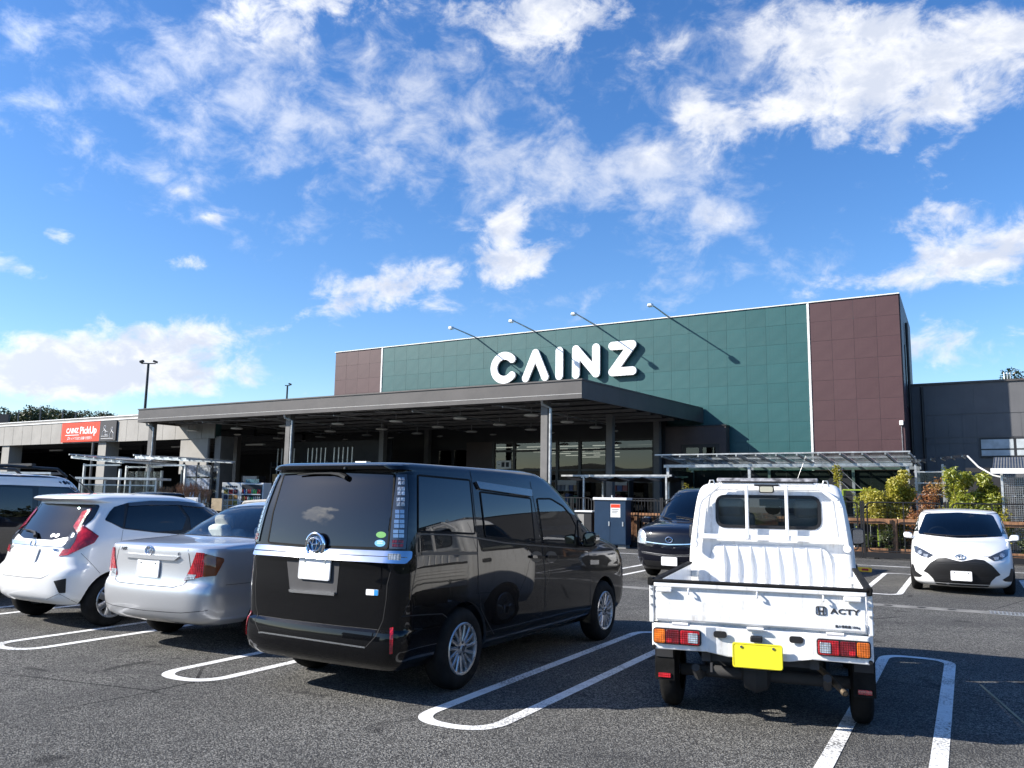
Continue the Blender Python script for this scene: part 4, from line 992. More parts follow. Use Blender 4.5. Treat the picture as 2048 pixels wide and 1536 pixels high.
# power cabinets
e = empty('utility_cabinet', lot(-7.05, 20.0), LOT + .12, 'dark blue steel cabinet with white lid and red notice by the fence', 'cabinet')
b = MB(); b.box(-.52, .52, -.05, .62, .10, 1.52); b.build('body', M['navy'], e, bevel=.01)
b = MB(); b.box(-.56, .56, -.10, .66, 1.52, 1.60); b.build('lid', M['white'], e, bevel=.012)
for x in (-.50, .24): b = MB(); b.box(x, x + .26, 0, .5, 0, .10); b.build('foot', M['concrete'], e)
for x0, x1 in ((-.505, -.004), (.004, .505)): b = MB(); b.box(x0, x1, -.066, -.05, .14, 1.49); b.build('door', M['navy'], e)
for x in (-.03, .42): b = MB(); b.box(x - .018, x + .018, -.085, -.066, .70, .84); b.build('handle', M['alu'], e)
n_ = MB(); n_.box(.02, .34, -.071, -.067, .98, 1.40); n_ = n_.build('notice', M['paper'], e)
b = MB(); b.box(.03, .33, -.074, -.0715, 1.28, 1.39); b.build('red_header', M['red'], n_)
for i, z in enumerate((1.22, 1.17, 1.12)): b = MB(); b.box(.07, .29 - .03 * i, -.074, -.0715, z - .008, z + .008); b.build('text_line', M['ink'], n_)
b = MB(); b.tube([(0, .2, 1.6), (0, .2, 1.68)], .03, 8); b.build('knob', M['steel'], e)
e = empty('meter_box', lot(-8.0, 20.1), LOT + .1, 'grey box with a pale top just left of the blue cabinet', 'cabinet')
b = MB(); b.box(-.3, .24, 0, .5, .05, 1.12); b.build('body', M['dkwall'], e, bevel=.01); b = MB(); b.box(-.33, .27, -.04, .54, 1.12, 1.17); b.build('lid', M['white'], e)
b = MB(); b.box(-.24, -.02, -.006, 0.001, .3, 1.05); b.build('door', M['lgrey'], e)

# ------------------------------------------------------------------ garden yard racks (store frame)
def gbox(e, name, x0, x1, y0, y1, z0, z1, mat): b = MB(); b.box(x0, x1, y0, y1, z0, z1); return b.build(name, mat, e)
rk = empty('plant_rack', bld(0, 2.38), TH, 'long galvanised plant rack with sloping clear roof before the green wall', 'rack')
for x in (2.2, 5.04, 7.86, 9.81):
    for y in (0, 2.6): gbox(rk, 'post', x - .045, x + .045, y - .045, y + .045, 0, 2.68, M['steel'])
for y in (0, 2.6): gbox(rk, 'beam', 2.05, 9.95, y - .04, y + .04, 2.68, 2.78, M['steel'])
for i in range(13):
    x = 2.1 + i * .65; b = MB(); b.bar((x, -.35, 3.06), (x, 3.0, 2.84), .05, .07); b.build('rafter', M['steel'], rk)
for i in range(12):
    s = MB(); x = 2.1 + i * .65; s.add([(x + .02, -.5, 3.12), (x + .63, -.5, 3.12), (x + .63, 3.1, 2.89), (x + .02, 3.1, 2.89)], [(0, 1, 2, 3)]); s.build('roof_sheet', M['poly'], rk)
for y, z in ((-.48, 3.10), (.9, 3.01), (2.2, 2.92)): b = MB(); b.bar((1.9, y, z), (9.95, y, z), .045, .04); b.build('purlin', M['steel'], rk)
gbox(rk, 'back_screen', 2.2, 9.9, 2.66, 2.68, 0, 2.66, M['dkwall']); gbox(rk, 'side_screen', 2.2, 2.22, .1, 2.6, 0, 2.6, M['dkwall'])
for z in (.5, 1.15, 1.8): gbox(rk, 'shelf', 2.25, 9.75, 1.4, 2.4, z, z + .03, M['frame'])
netm = clear_glass('green_net', (.30, .42, .34), .05)
nt_ = MB(); N_ = 30
for a, b_ in ((2.3, 4.95), (5.15, 7.75), (7.95, 9.75)):
    vs = []; 
    for i in range(N_ + 1):
        t = i / N_; x = a + (b_ - a) * t; sag = .75 * (1 - (2 * t - 1) ** 2)
        vs += [(x, .06, 2.66), (x, .12 + .05 * math.sin(i * 1.7), 2.50 - sag * .8)]
    nt_.add(vs, [(2 * i, 2 * i + 2, 2 * i + 3, 2 * i + 1) for i in range(N_)])
nt_.build('shade_net', netm, rk)
for i, (x0, z0, x1, z1) in enumerate(((6.9, 3.02, 6.6, 2.2), (7.2, 3.0, 8.6, 1.5), (7.5, 3.0, 8.9, 1.6))): b = MB(); b.tube([(x0, -.2, z0), (x1, -.25, z1)], .008, 5); b.build('guy_wire', M['steel'], rk)
# lower shade table in front of the glazing
lt = empty('shade_table', bld(-1.4, 1.4), TH, 'low dark shade frame on thin posts before the shop glazing', 'rack')
for x in (.8, 3.9): 
    for y in (0, 1.6): gbox(lt, 'post', x - .03, x + .03, y - .03, y + .03, 0, 2.34, M['steel'])
gbox(lt, 'beam', -.1, 4.1, -.04, .04, 2.34, 2.40, M['steel']); gbox(lt, 'beam', -.1, 4.1, 1.56, 1.64, 2.34, 2.40, M['steel'])
s = MB(); vs = []
for i in range(25):
    x = i * 4.0 / 24; z = 2.33 - .14 * abs(math.sin(i * .52)); vs += [(x, .0, z), (x, 1.6, z - .02)]
s.add(vs, [(2 * i, 2 * i + 2, 2 * i + 3, 2 * i + 1) for i in range(24)]); s.build('shade_cloth', M['dkwall'], lt)
for i in range(3): gbox(lt, 'shelf', .85, 3.85, .4, 1.4, .5 + i * .5, .53 + i * .5, M['frame'])
# scaffold style display frame with its own clear roof
r2 = empty('display_scaffold', bld(10.05, 2.1), TH, 'tall galvanised ladder frame with sloping clear roof beside the plant rack', 'rack')
for x in (0, .72):
    for y in (0, .9): gbox(r2, 'post', x - .03, x + .03, y - .03, y + .03, 0, 2.72, M['steel'])
for i in range(7): gbox(r2, 'rung', -.05, .78, -.02, .02, .5 + i * .33, .535 + i * .33, M['steel'])
for i in range(6): b = MB(); t = i * .27; b.bar((t - .1, -.3, 2.80 + t * .1), (t - .1, 1.2, 2.80 + t * .1), .03, .04); b.build('purlin', M['steel'], r2)
s = MB(); s.add([(-.15, -.35, 2.83), (1.4, -.35, 2.98), (1.4, 1.25, 2.98), (-.15, 1.25, 2.83)], [(0, 1, 2, 3)]); s.build('roof_sheet', M['poly'], r2)
gbox(r2, 'sheet', .03, .69, .03, .04, .6, 2.5, M['poly'])
b = MB(); b.tube([(1.38, -.3, 2.95), (1.65, -.4, 2.62), (2.0, -.5, 2.38), (2.3, -.5, 2.30)], .022, 7); b.build('hose', M['white'], r2, smooth=True)
# greenhouse roof and wire cage at the far right
r3 = empty('wire_cage', bld(12.25, 1.6), TH, 'glass and wire cage with corrugated roof at the end of the fence', 'greenhouse')
for x in (0, 1.1, 2.2): gbox(r3, 'post', x - .03, x + .03, -.03, .03, 0, 2.42, M['alu'])
gbox(r3, 'gutter', -.25, 6, -.32, -.20, 2.42, 2.56, M['white'])
b = MB(); b.add([(-.2, -.3, 2.57), (6, -.3, 2.57), (6, 2.4, 3.0), (-.2, 2.4, 3.0)], [(0, 1, 2, 3)]); b.build('roof', ribbed('corrugated', (.16, .165, .17), .5, .4, 90, 0, .9), r3)
wm = MB()
for i in range(60): wm.bar((.02 + i * .05, 0, .1), (.02 + i * .05, 0, 2.4), .005)
for i in range(46): wm.bar((0, 0, .1 + i * .05), (3.0, 0, .1 + i * .05), .005)
wm.build('wire_mesh', M['alu'], r3)['kind'] = 'stuff'
gbox(r3, 'sheet', .3, 3.0, .12, .13, .4, 2.3, M['poly']); gbox(r3, 'floor', 0, 6, 0, 2.4, .03, .08, M['concrete'])
for z in (.6, 1.2, 1.8): gbox(r3, 'shelf', .2, 3.0, .3, .8, z, z + .03, M['white'])
b = MB(); b.box(11.2, 26, 5.6, 5.7, 2.6, 2.75); b.box(11.2, 26, 5.6, 5.66, 2.2, 2.28)
e = empty('rear_rack', BO, TH, 'long dark steel rack beam in shade below the annex windows', 'rack'); b.build('beam', M['dkwall'], e)
for i in range(6): gbox(e, 'post', 11.3 + i * 2.2, 11.38 + i * 2.2, 5.6, 5.7, 0, 2.6, M['dkwall'])
gbox(e, 'back_screen', 10.6, 26, 7.6, 7.7, 0, 2.5, M['dkwall'])
# yellow green crate cart and price cards
e = empty('plant_trolley', lot(-.35, 22.4), LOT, 'lime green plant trolley between the rack post and the first shrubs', 'trolley')
limem = weathered('lime_enamel', (.22, .30, .03), .5)
for x in (0, .95):
    for y in (0, .5): b = MB(); b.box(x - .02, x + .02, y - .02, y + .02, .1, 1.95); b.build('upright', limem, e)
for z in (.4, 1.1, 1.72): b = MB(); b.box(-.02, .97, -.02, .52, z, z + .04); b.build('tray', M['frame'], e)
for z in (1.95,): b = MB(); b.bar((0, 0, z), (.95, 0, z), .04); b.bar((0, .5, z), (.95, .5, z), .04); b.build('rail', limem, e)
for i, (u, v) in enumerate(((1738, 990), (1755, 1001))):
    q = px_plane(u, v, lot(0, 22.0), LB); e = empty('price_card', q, LOT, ('upper' if i == 0 else 'lower') + ' white and red price card left of the yellow green shrub', 'price card')
    b = MB(); b.box(-.07, .07, 0, .006, -.05, .05); b.build('card', M['paper'], e); b = MB(); b.box(-.06, .06, -.003, -.0005, -.02, .03); b.build('print', M['red'], e)
    b = MB(); b.box(-.008, .008, .007, .02, -q.z, .0); b.build('stake', M['steel'], e)

def shrub(q, s, h, w, leafm, label, seed, n=1500, size=.085, potm='black', stems=5, lo=.25, aspect=.5):
    r = random.Random(seed); e = empty('potted_shrub', lot(q, s), r.uniform(0, 6), label, 'shrub')
    b = MB(); b.lathe([(0, .02), (.13, .02), (.17, .30), (.15, .30), (.12, .05), (0, .05)], 'z', 16); b.build('pot', M[potm], e, smooth=True)
    t = MB()
    tips = []
    for i in range(stems):
        a = r.uniform(0, 6.283); sp = w * r.uniform(.15, .6); top = h * r.uniform(.72, 1.0)
        t.tube([(0, 0, .2), (sp * .4 * math.cos(a), sp * .4 * math.sin(a), top * .5), (sp * math.cos(a), sp * math.sin(a), top)], [.018, .012, .005], 6); tips.append((sp * math.cos(a), sp * math.sin(a), top))
    t.build('stem', M['bark'], e)
    c = MB()
    for (x, y, z) in tips:
        leaf_cloud(c, (x, y, z - .12), (.14 * w + .08, .14 * w + .08, .22), n // (stems * 3), size, r, .3, .3, aspect)
    for i in range(stems * 2):
        a = r.uniform(0, 6.283); z = r.uniform(lo, .85) * h; rr = w * r.uniform(.15, .75) * (1 - .35 * z / h)
        leaf_cloud(c, (rr * math.cos(a), rr * math.sin(a), z), (.30 * w, .30 * w, .12 * h), n // (stems * 3), size, r, .35, .35, aspect)
    c.build('foliage', leafm, e, fix=False); return e
shrub(.75, 21.9, 2.35, .88, LM_y, 'tall dense yellow green shrub left of the red leaved maple', 11, 6500)
shrub(1.25, 22.2, 2.55, .66, LM_y, 'slender tallest yellow green shrub behind the dense one', 12, 4200)
shrub(2.05, 22.1, 2.35, .55, LM_r, 'red brown leaved young maple behind the white hatchback', 13, 1100, .07)
shrub(1.75, 21.7, 1.5, .45, LM_r, 'short dark red shrub under the young maple', 14, 800, .07)
shrub(2.85, 22.0, 2.50, .95, LM_g, 'broad leaved bright green shrub above the white hatchback roof', 15, 5200, .12, aspect=.42)
shrub(3.45, 22.2, 2.40, .75, LM_g, 'broad leaved green shrub beside the wire cage', 16, 3800, .12, aspect=.42)
shrub(3.75, 21.6, 1.45, .35, LM_y, 'small yellow green shrub in front of the wire cage', 17, 700)
shrub(.15, 21.7, 1.95, .16, LM_g, 'thin climbing plant stake right of the lime trolley', 18, 450, .07, 'white', 3)
shrub(-.75, 21.6, 1.75, .15, LM_g, 'thin climbing plant stake behind the pickup mirror', 19, 400, .07, 'white', 3)
shrub(-.5, 22.6, 2.75, .14, LM_y, 'single tall sapling with a leafy tuft above the pickup roof', 20, 240, .10, 'black', 2, .9)
shrub(-5.0, 21.8, 2.15, .32, LM_y, 'upright yellow leaved shrub just right of the blue cabinet', 21, 700, .075)
shrub(-4.2, 21.7, 1.7, .35, LM_g, 'low green shrub behind the dark minivan windscreen', 22, 600, .075)
shrub(-7.7, 21.5, 1.6, .30, LM_y, 'small yellowing shrub between the grey box and the blue cabinet', 23, 500, .075)
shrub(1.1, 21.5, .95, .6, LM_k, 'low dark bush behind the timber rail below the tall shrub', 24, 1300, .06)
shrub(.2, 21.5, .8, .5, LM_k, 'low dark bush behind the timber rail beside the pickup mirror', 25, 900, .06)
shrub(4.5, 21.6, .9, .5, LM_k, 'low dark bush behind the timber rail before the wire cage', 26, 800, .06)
# a wooded slope to the right of the lot, the one the minivan windows mirror
fr = MB(); r = random.Random(77)
for i in range(70):
    t = i / 69; ang = R_(-18 + 58 * t); D = 75 + r.uniform(-6, 22); x_, y_ = D * math.cos(ang), D * math.sin(ang)
    hh = 9 + 4 * math.sin(t * 5 + .5) + r.uniform(-1.5, 2.0); cr = r.uniform(3.4, 5.2)
    for z_ in (hh * .25, hh * .6, hh * .9): leaf_cloud(fr, (x_ + r.uniform(-2, 2), y_ + r.uniform(-2, 2), z_), (cr, cr, hh * .28), 95, 1.5, r, .8)
tag(fr.build('roadside_wood', LM_f, fix=False), 'dark wood covering the slope beyond the right side of the lot', 'wood', kind='stuff')
hb = MB(); vs = []
for i in range(31):
    ang = R_(-22 + 66 * i / 30); vs += [(72 * math.cos(ang), 72 * math.sin(ang), -.2), (105 * math.cos(ang), 105 * math.sin(ang), 10 + 3 * math.sin(i * .5))]
hb.add(vs, [(2 * i, 2 * i + 2, 2 * i + 3, 2 * i + 1) for i in range(30)]); tag(hb.build('slope', weathered('slope_soil', (.030, .036, .016), .95, .0, .3, .3)), kind='structure')
# wooded hills that close the horizon all round behind the photographer (mirrored in glass and paint)
hm = weathered('far_wood', (.026, .036, .016), .95, .0, .45, .12, 1.0, .5)
rh = random.Random(31); rings = []
NA = 150
prof = [(.0, 0.0), (.25, .45), (.5, .78), (.7, .95), (.8, 1.0)]
for k_ in range(NA + 1):
    ang = R_(128 + 274 * k_ / NA); hgt = 15 + 5 * math.sin(k_ * .11) + 3 * math.sin(k_ * .31 + 1) + rh.uniform(-1.3, 1.3)
    D0 = 175 + 20 * math.sin(k_ * .07)
    rings.append([((D0 + 60 * t) * math.cos(ang), (D0 + 60 * t) * math.sin(ang), hgt * z - .3 + (rh.uniform(-.8, .8) if z > .3 else 0)) for t, z in prof])
hh_ = MB(); P_ = len(prof); hh_.add([p for r_ in rings for p in r_], [(k_ * P_ + i, (k_ + 1) * P_ + i, (k_ + 1) * P_ + i + 1, k_ * P_ + i + 1) for k_ in range(NA) for i in range(P_ - 1)])
tag(hh_.build('hill', hm, smooth=True, sharp=80), kind='structure')
# lamp post and low shop across the road behind the photographer, mirrored in the rear window
flood_pole((-15.5, -3.2, 0), 9.5, 'tall lamp post across the lot mirrored in the minivan rear window', 2)
e = empty('roadside_shop', (-46, -26, 0), R_(25), 'low dark shop across the road mirrored in the minivan rear window', 'building')
b = MB(); b.box(0, 16, 0, 10, 0, 5.2); b.build('wall', M['dkwall'], e); b = MB(); b.box(-.3, 16.3, -.3, 10.3, 5.2, 5.8); b.build('roof', M['frame'], e)
for i in range(5): b = MB(); b.box(16.0, 16.05, .6 + i * 1.9, 2.1 + i * 1.9, .5, 3.2); b.build('window', M['glass_dark'], e)
# ------------------------------------------------------------------ car bodies: stacked plan slices, panels laid onto the shell
ZM = {'v2': (460, 880, 2.4976), 'vA': (480, 900, 3.2), 'vB': (780, 900, 3.072), 'f1': (0, 880, 3.657), 'f7': (0, 900, 6.4),
      'w5': (1120, 960, 6.4), 'y6': (1680, 920, 5.565), 'px': (0, 0, 1.0)}
def pchip(xs, ys):
    n = len(xs); h = [xs[i + 1] - xs[i] for i in range(n - 1)]; d = [(ys[i + 1] - ys[i]) / h[i] for i in range(n - 1)]
    m_ = [d[0]] + [0.0] * (n - 2) + [d[-1]]
    for i in range(1, n - 1):
        if d[i - 1] * d[i] > 0:
            w1, w2 = 2 * h[i] + h[i - 1], h[i] + 2 * h[i - 1]; m_[i] = (w1 + w2) / (w1 / d[i - 1] + w2 / d[i])
    def f(x):
        i = 0
        while i < n - 2 and x > xs[i + 1]: i += 1
        t = (x - xs[i]) / h[i]; t2, t3 = t * t, t * t * t
        return (2 * t3 - 3 * t2 + 1) * ys[i] + (t3 - 2 * t2 + t) * h[i] * m_[i] + (-2 * t3 + 3 * t2) * ys[i + 1] + (t3 - t2) * h[i] * m_[i + 1]
    return f
NR, NC, NSD = 9, 9, 44
def slice_pts(row):
    z, xr, xf, W, cr, cf, br, bf, tr, tf = row
    Wr, Wf = W - tr, W - tf; Ln = xf - xr
    cr = max(.004, min(cr, Wr * .9, Ln * .4)); cf = max(.004, min(cf, Wf * .9, Ln * .4))
    xR = lambda y: xr + br * (y / Wr) ** 2; xFn = lambda y: xf - bf * (y / Wf) ** 2
    def ys(x):
        t = (x - xr) / Ln * 2 - 1; return W - (tr if t < 0 else tf) * abs(t) ** 2.4
    pts = [(xR(y), y) for y in [(Wr - cr) * i / NR for i in range(NR)]]
    def bez(a, c, b): return [((1 - t) ** 2 * a[0] + 2 * t * (1 - t) * c[0] + t * t * b[0], (1 - t) ** 2 * a[1] + 2 * t * (1 - t) * c[1] + t * t * b[1]) for t in [i / NC for i in range(NC)]]
    x0 = xR(Wr) + cr; x1 = xFn(Wf) - cf
    pts += bez((xR(Wr - cr), Wr - cr), (xR(Wr), ys(xR(Wr)) * .5 + Wr * .5), (x0, ys(x0)))
    pts += [(x0 + (x1 - x0) * i / NSD, ys(x0 + (x1 - x0) * i / NSD)) for i in range(NSD)]
    pts += bez((x1, ys(x1)), (xFn(Wf), ys(xFn(Wf)) * .5 + Wf * .5), (xFn(Wf - cf), Wf - cf))
    pts += [(xFn(y), y) for y in [(Wf - cf) * (1 - i / NR) for i in range(NR + 1)]]
    full = pts + [(x, -y) for x, y in reversed(pts[1:-1])]
    return [Vector((x, y, z)) for x, y in full]
def shell_mesh(tab, crown=.03, step=.022):
    cols_ = list(zip(*tab)); fs = [pchip(cols_[0], c) for c in cols_]
    levels = []
    for i in range(len(tab) - 1):
        z0, z1 = tab[i][0], tab[i + 1][0]; jump = max(abs(tab[i][1] - tab[i + 1][1]), abs(tab[i][2] - tab[i + 1][2]))
        k_ = max(2, int((z1 - z0) / step), int(jump / .07)); levels += [z0 + (z1 - z0) * t / k_ for t in range(k_)]
    levels.append(tab[-1][0])
    rings = [slice_pts([z] + [f(z) for f in fs[1:]]) for z in levels]
    top = rings[-1]; c = Vector(((top[0].x + top[NR + NC + NSD + NC + NR].x) / 2, 0, 0))
    for s_ in (.94, .86, .75, .6, .42, .22, .06):
        rings.append([Vector((c.x + (p.x - c.x) * s_, p.y * s_, top[0].z + crown * (1 - s_ ** 2.0))) for p in top])
    n = len(top); vs = [p for r in rings for p in r]
    fcs = [(i * n + k_, i * n + (k_ + 1) % n, (i + 1) * n + (k_ + 1) % n, (i + 1) * n + k_) for i in range(len(rings) - 1) for k_ in range(n)]
    fcs.append(tuple(reversed(range(n)))); fcs.append(tuple((len(rings) - 1) * n + k_ for k_ in range(n)))
    mb = MB(); mb.add(vs, fcs); return mb

class Car:
    def __init__(s, name, loc, rz, label, cat, tab, paint, crown=.03, scale=1.0, group=None, sharp=30):
        s.e = empty(name, (loc[0], loc[1], 0), rz, label, cat, group); s.e.scale = (scale,) * 3
        s.mw = Matrix.Translation(Vector((loc[0], loc[1], 0))) @ Matrix.Rotation(rz, 4, 'Z') @ Matrix.Diagonal((scale, scale, scale, 1)); s.inv = s.mw.inverted()
        s.mb = shell_mesh(tab, crown); s.paint = paint; s.sharp = sharp
        me = s.mb.me('body', True, sharp); s.me = me
        s.V = [v.co.copy() for v in me.vertices]; s.N = [v.normal.copy() for v in me.vertices]; s.P = [tuple(p.vertices) for p in me.polygons]
        s.bvh = BVHTree.FromPolygons(s.V, s.P); s.cuts = []; s.holes = []
    # --- rays in the car's own space
    def ray(s, zm, a, b):
        if zm in ZM:
            o = ZM[zm]; d = pray(o[0] + a / o[2], o[1] + b / o[2]); return s.inv @ CAM, (s.inv.to_3x3() @ d).normalized()
        if zm == 'R': return Vector((-4, a, b)), Vector((1, 0, 0))          # seen from behind: a = y, b = z
        if zm == 'F': return Vector((12, a, b)), Vector((-1, 0, 0))
        if zm == 'S': return Vector((a, -5, b)), Vector((0, 1, 0))          # right side: a = x, b = z
        if zm == 'T': return Vector((a, b, 5)), Vector((0, 0, -1))
    def hit(s, zm, a, b):
        o, d = s.ray(zm, a, b); loc, nrm, idx, dist = s.bvh.ray_cast(o, d)
        if loc is None:
            t = (Vector((2, 0, .8)) - o).dot(d); best = None
            for k_ in range(-12, 13):
                q = s.bvh.find_nearest(o + d * (t + k_ * .25))
                if q[0] is not None and (best is None or q[3] < best[3]): best = q
            loc, nrm, idx, dist = best
        ws = [1 / ((s.V[i] - loc).length + 1e-4) for i in s.P[idx]] if len(s.P[idx]) < 5 else None
        if ws:
            n = sum((s.N[i] * w for i, w in zip(s.P[idx], ws)), Vector()); n.normalize()
            if n.dot(nrm) > .5: nrm = n
        return loc, nrm
    def patch(s, name, mat, zm, poly, off=.004, step=None, mirror=False, r=0, parent=None, skirt=.014, smooth=True, both=True, flat=False):
        """panel laid onto the shell inside an outline; mirror also gives the other side"""
        poly = rnd(poly, r, 5) if r else [tuple(p) for p in poly]
        ext = max(max(p[0] for p in poly) - min(p[0] for p in poly), max(p[1] for p in poly) - min(p[1] for p in poly))
        step = step or ext / 16
        v2, f2 = fill2d(poly, step); H = [s.hit(zm, *p) for p in v2]; n = len(v2)
        outs = []
        for sgn in ((1, -1) if mirror else (1,)):
            vs = []
            vs += [(h[0] + h[1] * (off(*q) if callable(off) else off)) for h, q in zip(H, v2)]; vs += [(h[0] - h[1] * skirt) for h in H]
            vs = [Vector((p.x, p.y * sgn, p.z)) for p in vs]
            cnt = {}
            for f in f2:
                for i in range(len(f)): cnt[(f[i], f[(i + 1) % len(f)])] = 1
            bord = [e for e in cnt if (e[1], e[0]) not in cnt]
            fs = list(f2) + [(b, a, a + n, b + n) for a, b in bord]
            mb = MB(); mb.add(vs, fs); me = mb.me(name, False, fix=False)
            # orient outwards
            bm = bmesh.new(); bm.from_mesh(me); bmesh.ops.recalc_face_normals(bm, faces=bm.faces); bm.faces.ensure_lookup_table()
            tot = sum((bm.faces[i].normal.dot(Vector((H[f2[i][0]][1].x, H[f2[i][0]][1].y * sgn, H[f2[i][0]][1].z))) for i in range(min(len(f2), len(bm.faces)))))
            if tot < 0: bmesh.ops.reverse_faces(bm, faces=bm.faces)
            bm.to_mesh(me); bm.free()
            for p in me.polygons: p.use_smooth = True
            me.set_sharp_from_angle(angle=R_(45))
            outs.append(mesh_obj(name, me, parent or s.e, mat))
        return outs[0]
    def line(s, zm, pts, w=.005, mat=None, mirror=True, off=.0012, name='panel_gap', closed=False, step=.03):
        pts = list(pts) + ([pts[0]] if closed else [])
        sc = 1.0 / ZM[zm][2] if zm in ZM else 1.0
        dense = []
        for i in range(len(pts) - 1):
            a, b = pts[i], pts[i + 1]; k_ = max(1, int(math.dist(a, b) * (sc * .006 if zm in ZM else 1) / step))
            dense += [(a[0] + (b[0] - a[0]) * t / k_, a[1] + (b[1] - a[1]) * t / k_) for t in range(k_)]
        dense.append(pts[-1]); H = [s.hit(zm, *p) for p in dense]
        for sgn in ((1, -1) if mirror else (1,)):
            vs = []; mb = MB()
            for i, (p, n) in enumerate(H):
                t = (H[min(i + 1, len(H) - 1)][0] - H[max(i - 1, 0)][0])
                t = t.normalized() if t.length > 1e-6 else Vector((0, 0, 1)); sd_ = t.cross(n).normalized() * (w / 2)
                for q in (p + n * off - sd_, p + n * off + sd_): vs.append((q.x, q.y * sgn, q.z))
            mb.add(vs, [(2 * i, 2 * i + 1, 2 * i + 3, 2 * i + 2) for i in range(len(H) - 1)])
            o = mb.build(name, mat or M['dark'], s.e, fix=False)
        return o
    def at(s, zm, a, b, off=0.0): p, n = s.hit(zm, a, b); return p + n * off, n
    def arch(s, x, z, r, depth=.30, W=.86):
        for sg in (-1, 1):
            c = MB(); prof = [(r * math.cos(R_(t)), r * math.sin(R_(t))) for t in range(0, 360, 10)]
            c.prism(prof, lambda a, b, sg=sg: (x + a, sg * (W - depth), z + b), lambda a, b, sg=sg: (x + a, sg * (W + .1), z + b)); s.cuts.append(c)
    def hole(s, zm, poly, mirror=False, inn=.16, r=0):
        """opening for see-through glass: a wedge round the outline"""
        poly = rnd(poly, r, 4) if r else poly
        for sgn in ((1, -1) if mirror else (1,)):
            v2, f2 = fill2d([tuple(p) for p in poly], 1e9); A_, B_ = {}, {}
            for p in v2:
                h, n = s.hit(zm, *p); o, d = s.ray(zm, *p); q0 = h - d * .12; q1 = h + d * inn
                A_[p] = (q0.x, q0.y * sgn, q0.z); B_[p] = (q1.x, q1.y * sgn, q1.z)
            s.holes.append(slab(v2, f2, lambda a, b: A_[(a, b)], lambda a, b: B_[(a, b)]))
    def finish(s, inner=None):
        me = s.me; me.materials.append(s.paint); me.materials.append(inner or M['black'])
        o = mesh_obj('body', me, s.e)
        tmp = []
        if s.holes:
            so = o.modifiers.new('shell', 'SOLIDIFY'); so.thickness = .025; so.offset = -1; so.material_offset = 1; so.material_offset_rim = 1
        for c in s.cuts + s.holes:
            cm = c.me('cutter'); cm.materials.append(s.paint); cm.materials.append(M['black'])
            for p in cm.polygons: p.material_index = 1
            co = link(bpy.data.objects.new('cutter', cm)); co.parent = s.e; tmp.append(co)
            bo = o.modifiers.new('cut', 'BOOLEAN'); bo.operation = 'DIFFERENCE'; bo.solver = 'EXACT'; bo.object = co
        bpy.context.view_layer.update(); dg = bpy.context.evaluated_depsgraph_get()
        nm = bpy.data.meshes.new_from_object(o.evaluated_get(dg))
        if len(nm.polygons) < len(me.polygons) * .6:
            print('BOOLEAN FALLBACK', s.e.name, len(nm.polygons), len(me.polygons))
            for md in o.modifiers:
                if md.type == 'BOOLEAN': md.solver = 'FAST'
            bpy.context.view_layer.update(); dg = bpy.context.evaluated_depsgraph_get()
            nm = bpy.data.meshes.new_from_object(o.evaluated_get(dg)); print('  ->', len(nm.polygons))
        o.modifiers.clear(); o.data = nm; nm.name = 'body'
        for p in nm.polygons: p.use_smooth = True
        nm.set_sharp_from_angle(angle=R_(s.sharp))
        for co in tmp: bpy.data.objects.remove(co)
        s.body = o; return o
    def plate(s, c, nrm, w=.33, h=.165, mat='plate_w', up=(0, 0, 1)):
        n = Vector(nrm).normalized(); x = Vector(up).cross(n).normalized(); y = n.cross(x)
        mb = MB(); o_ = rnd([(-w / 2, -h / 2), (w / 2, -h / 2), (w / 2, h / 2), (-w / 2, h / 2)], .02, 3); c = Vector(c)
        mb.prism(o_, lambda a, b: c + x * a + y * b, lambda a, b: c + x * a + y * b + n * .008); p = mb.build('number_plate', M[mat], s.e)
        rm = MB(); o2 = rnd([(-w / 2 + .006, -h / 2 + .006), (w / 2 - .006, -h / 2 + .006), (w / 2 - .006, h / 2 - .006), (-w / 2 + .006, h / 2 - .006)], .016, 3); rm.tube([c + x * a + y * b + n * .008 for a, b in o2], .003, 5, closed=True); rm.build('plate_rim', M[mat], p)
        for bx_ in (-.105, .105):
            bl = MB(); bl.tube([c + x * bx_ + y * (h * .34) + n * .007, c + x * bx_ + y * (h * .34) + n * .013], .009, 10); bl.build('plate_bolt', M['satin'], p)
        return p

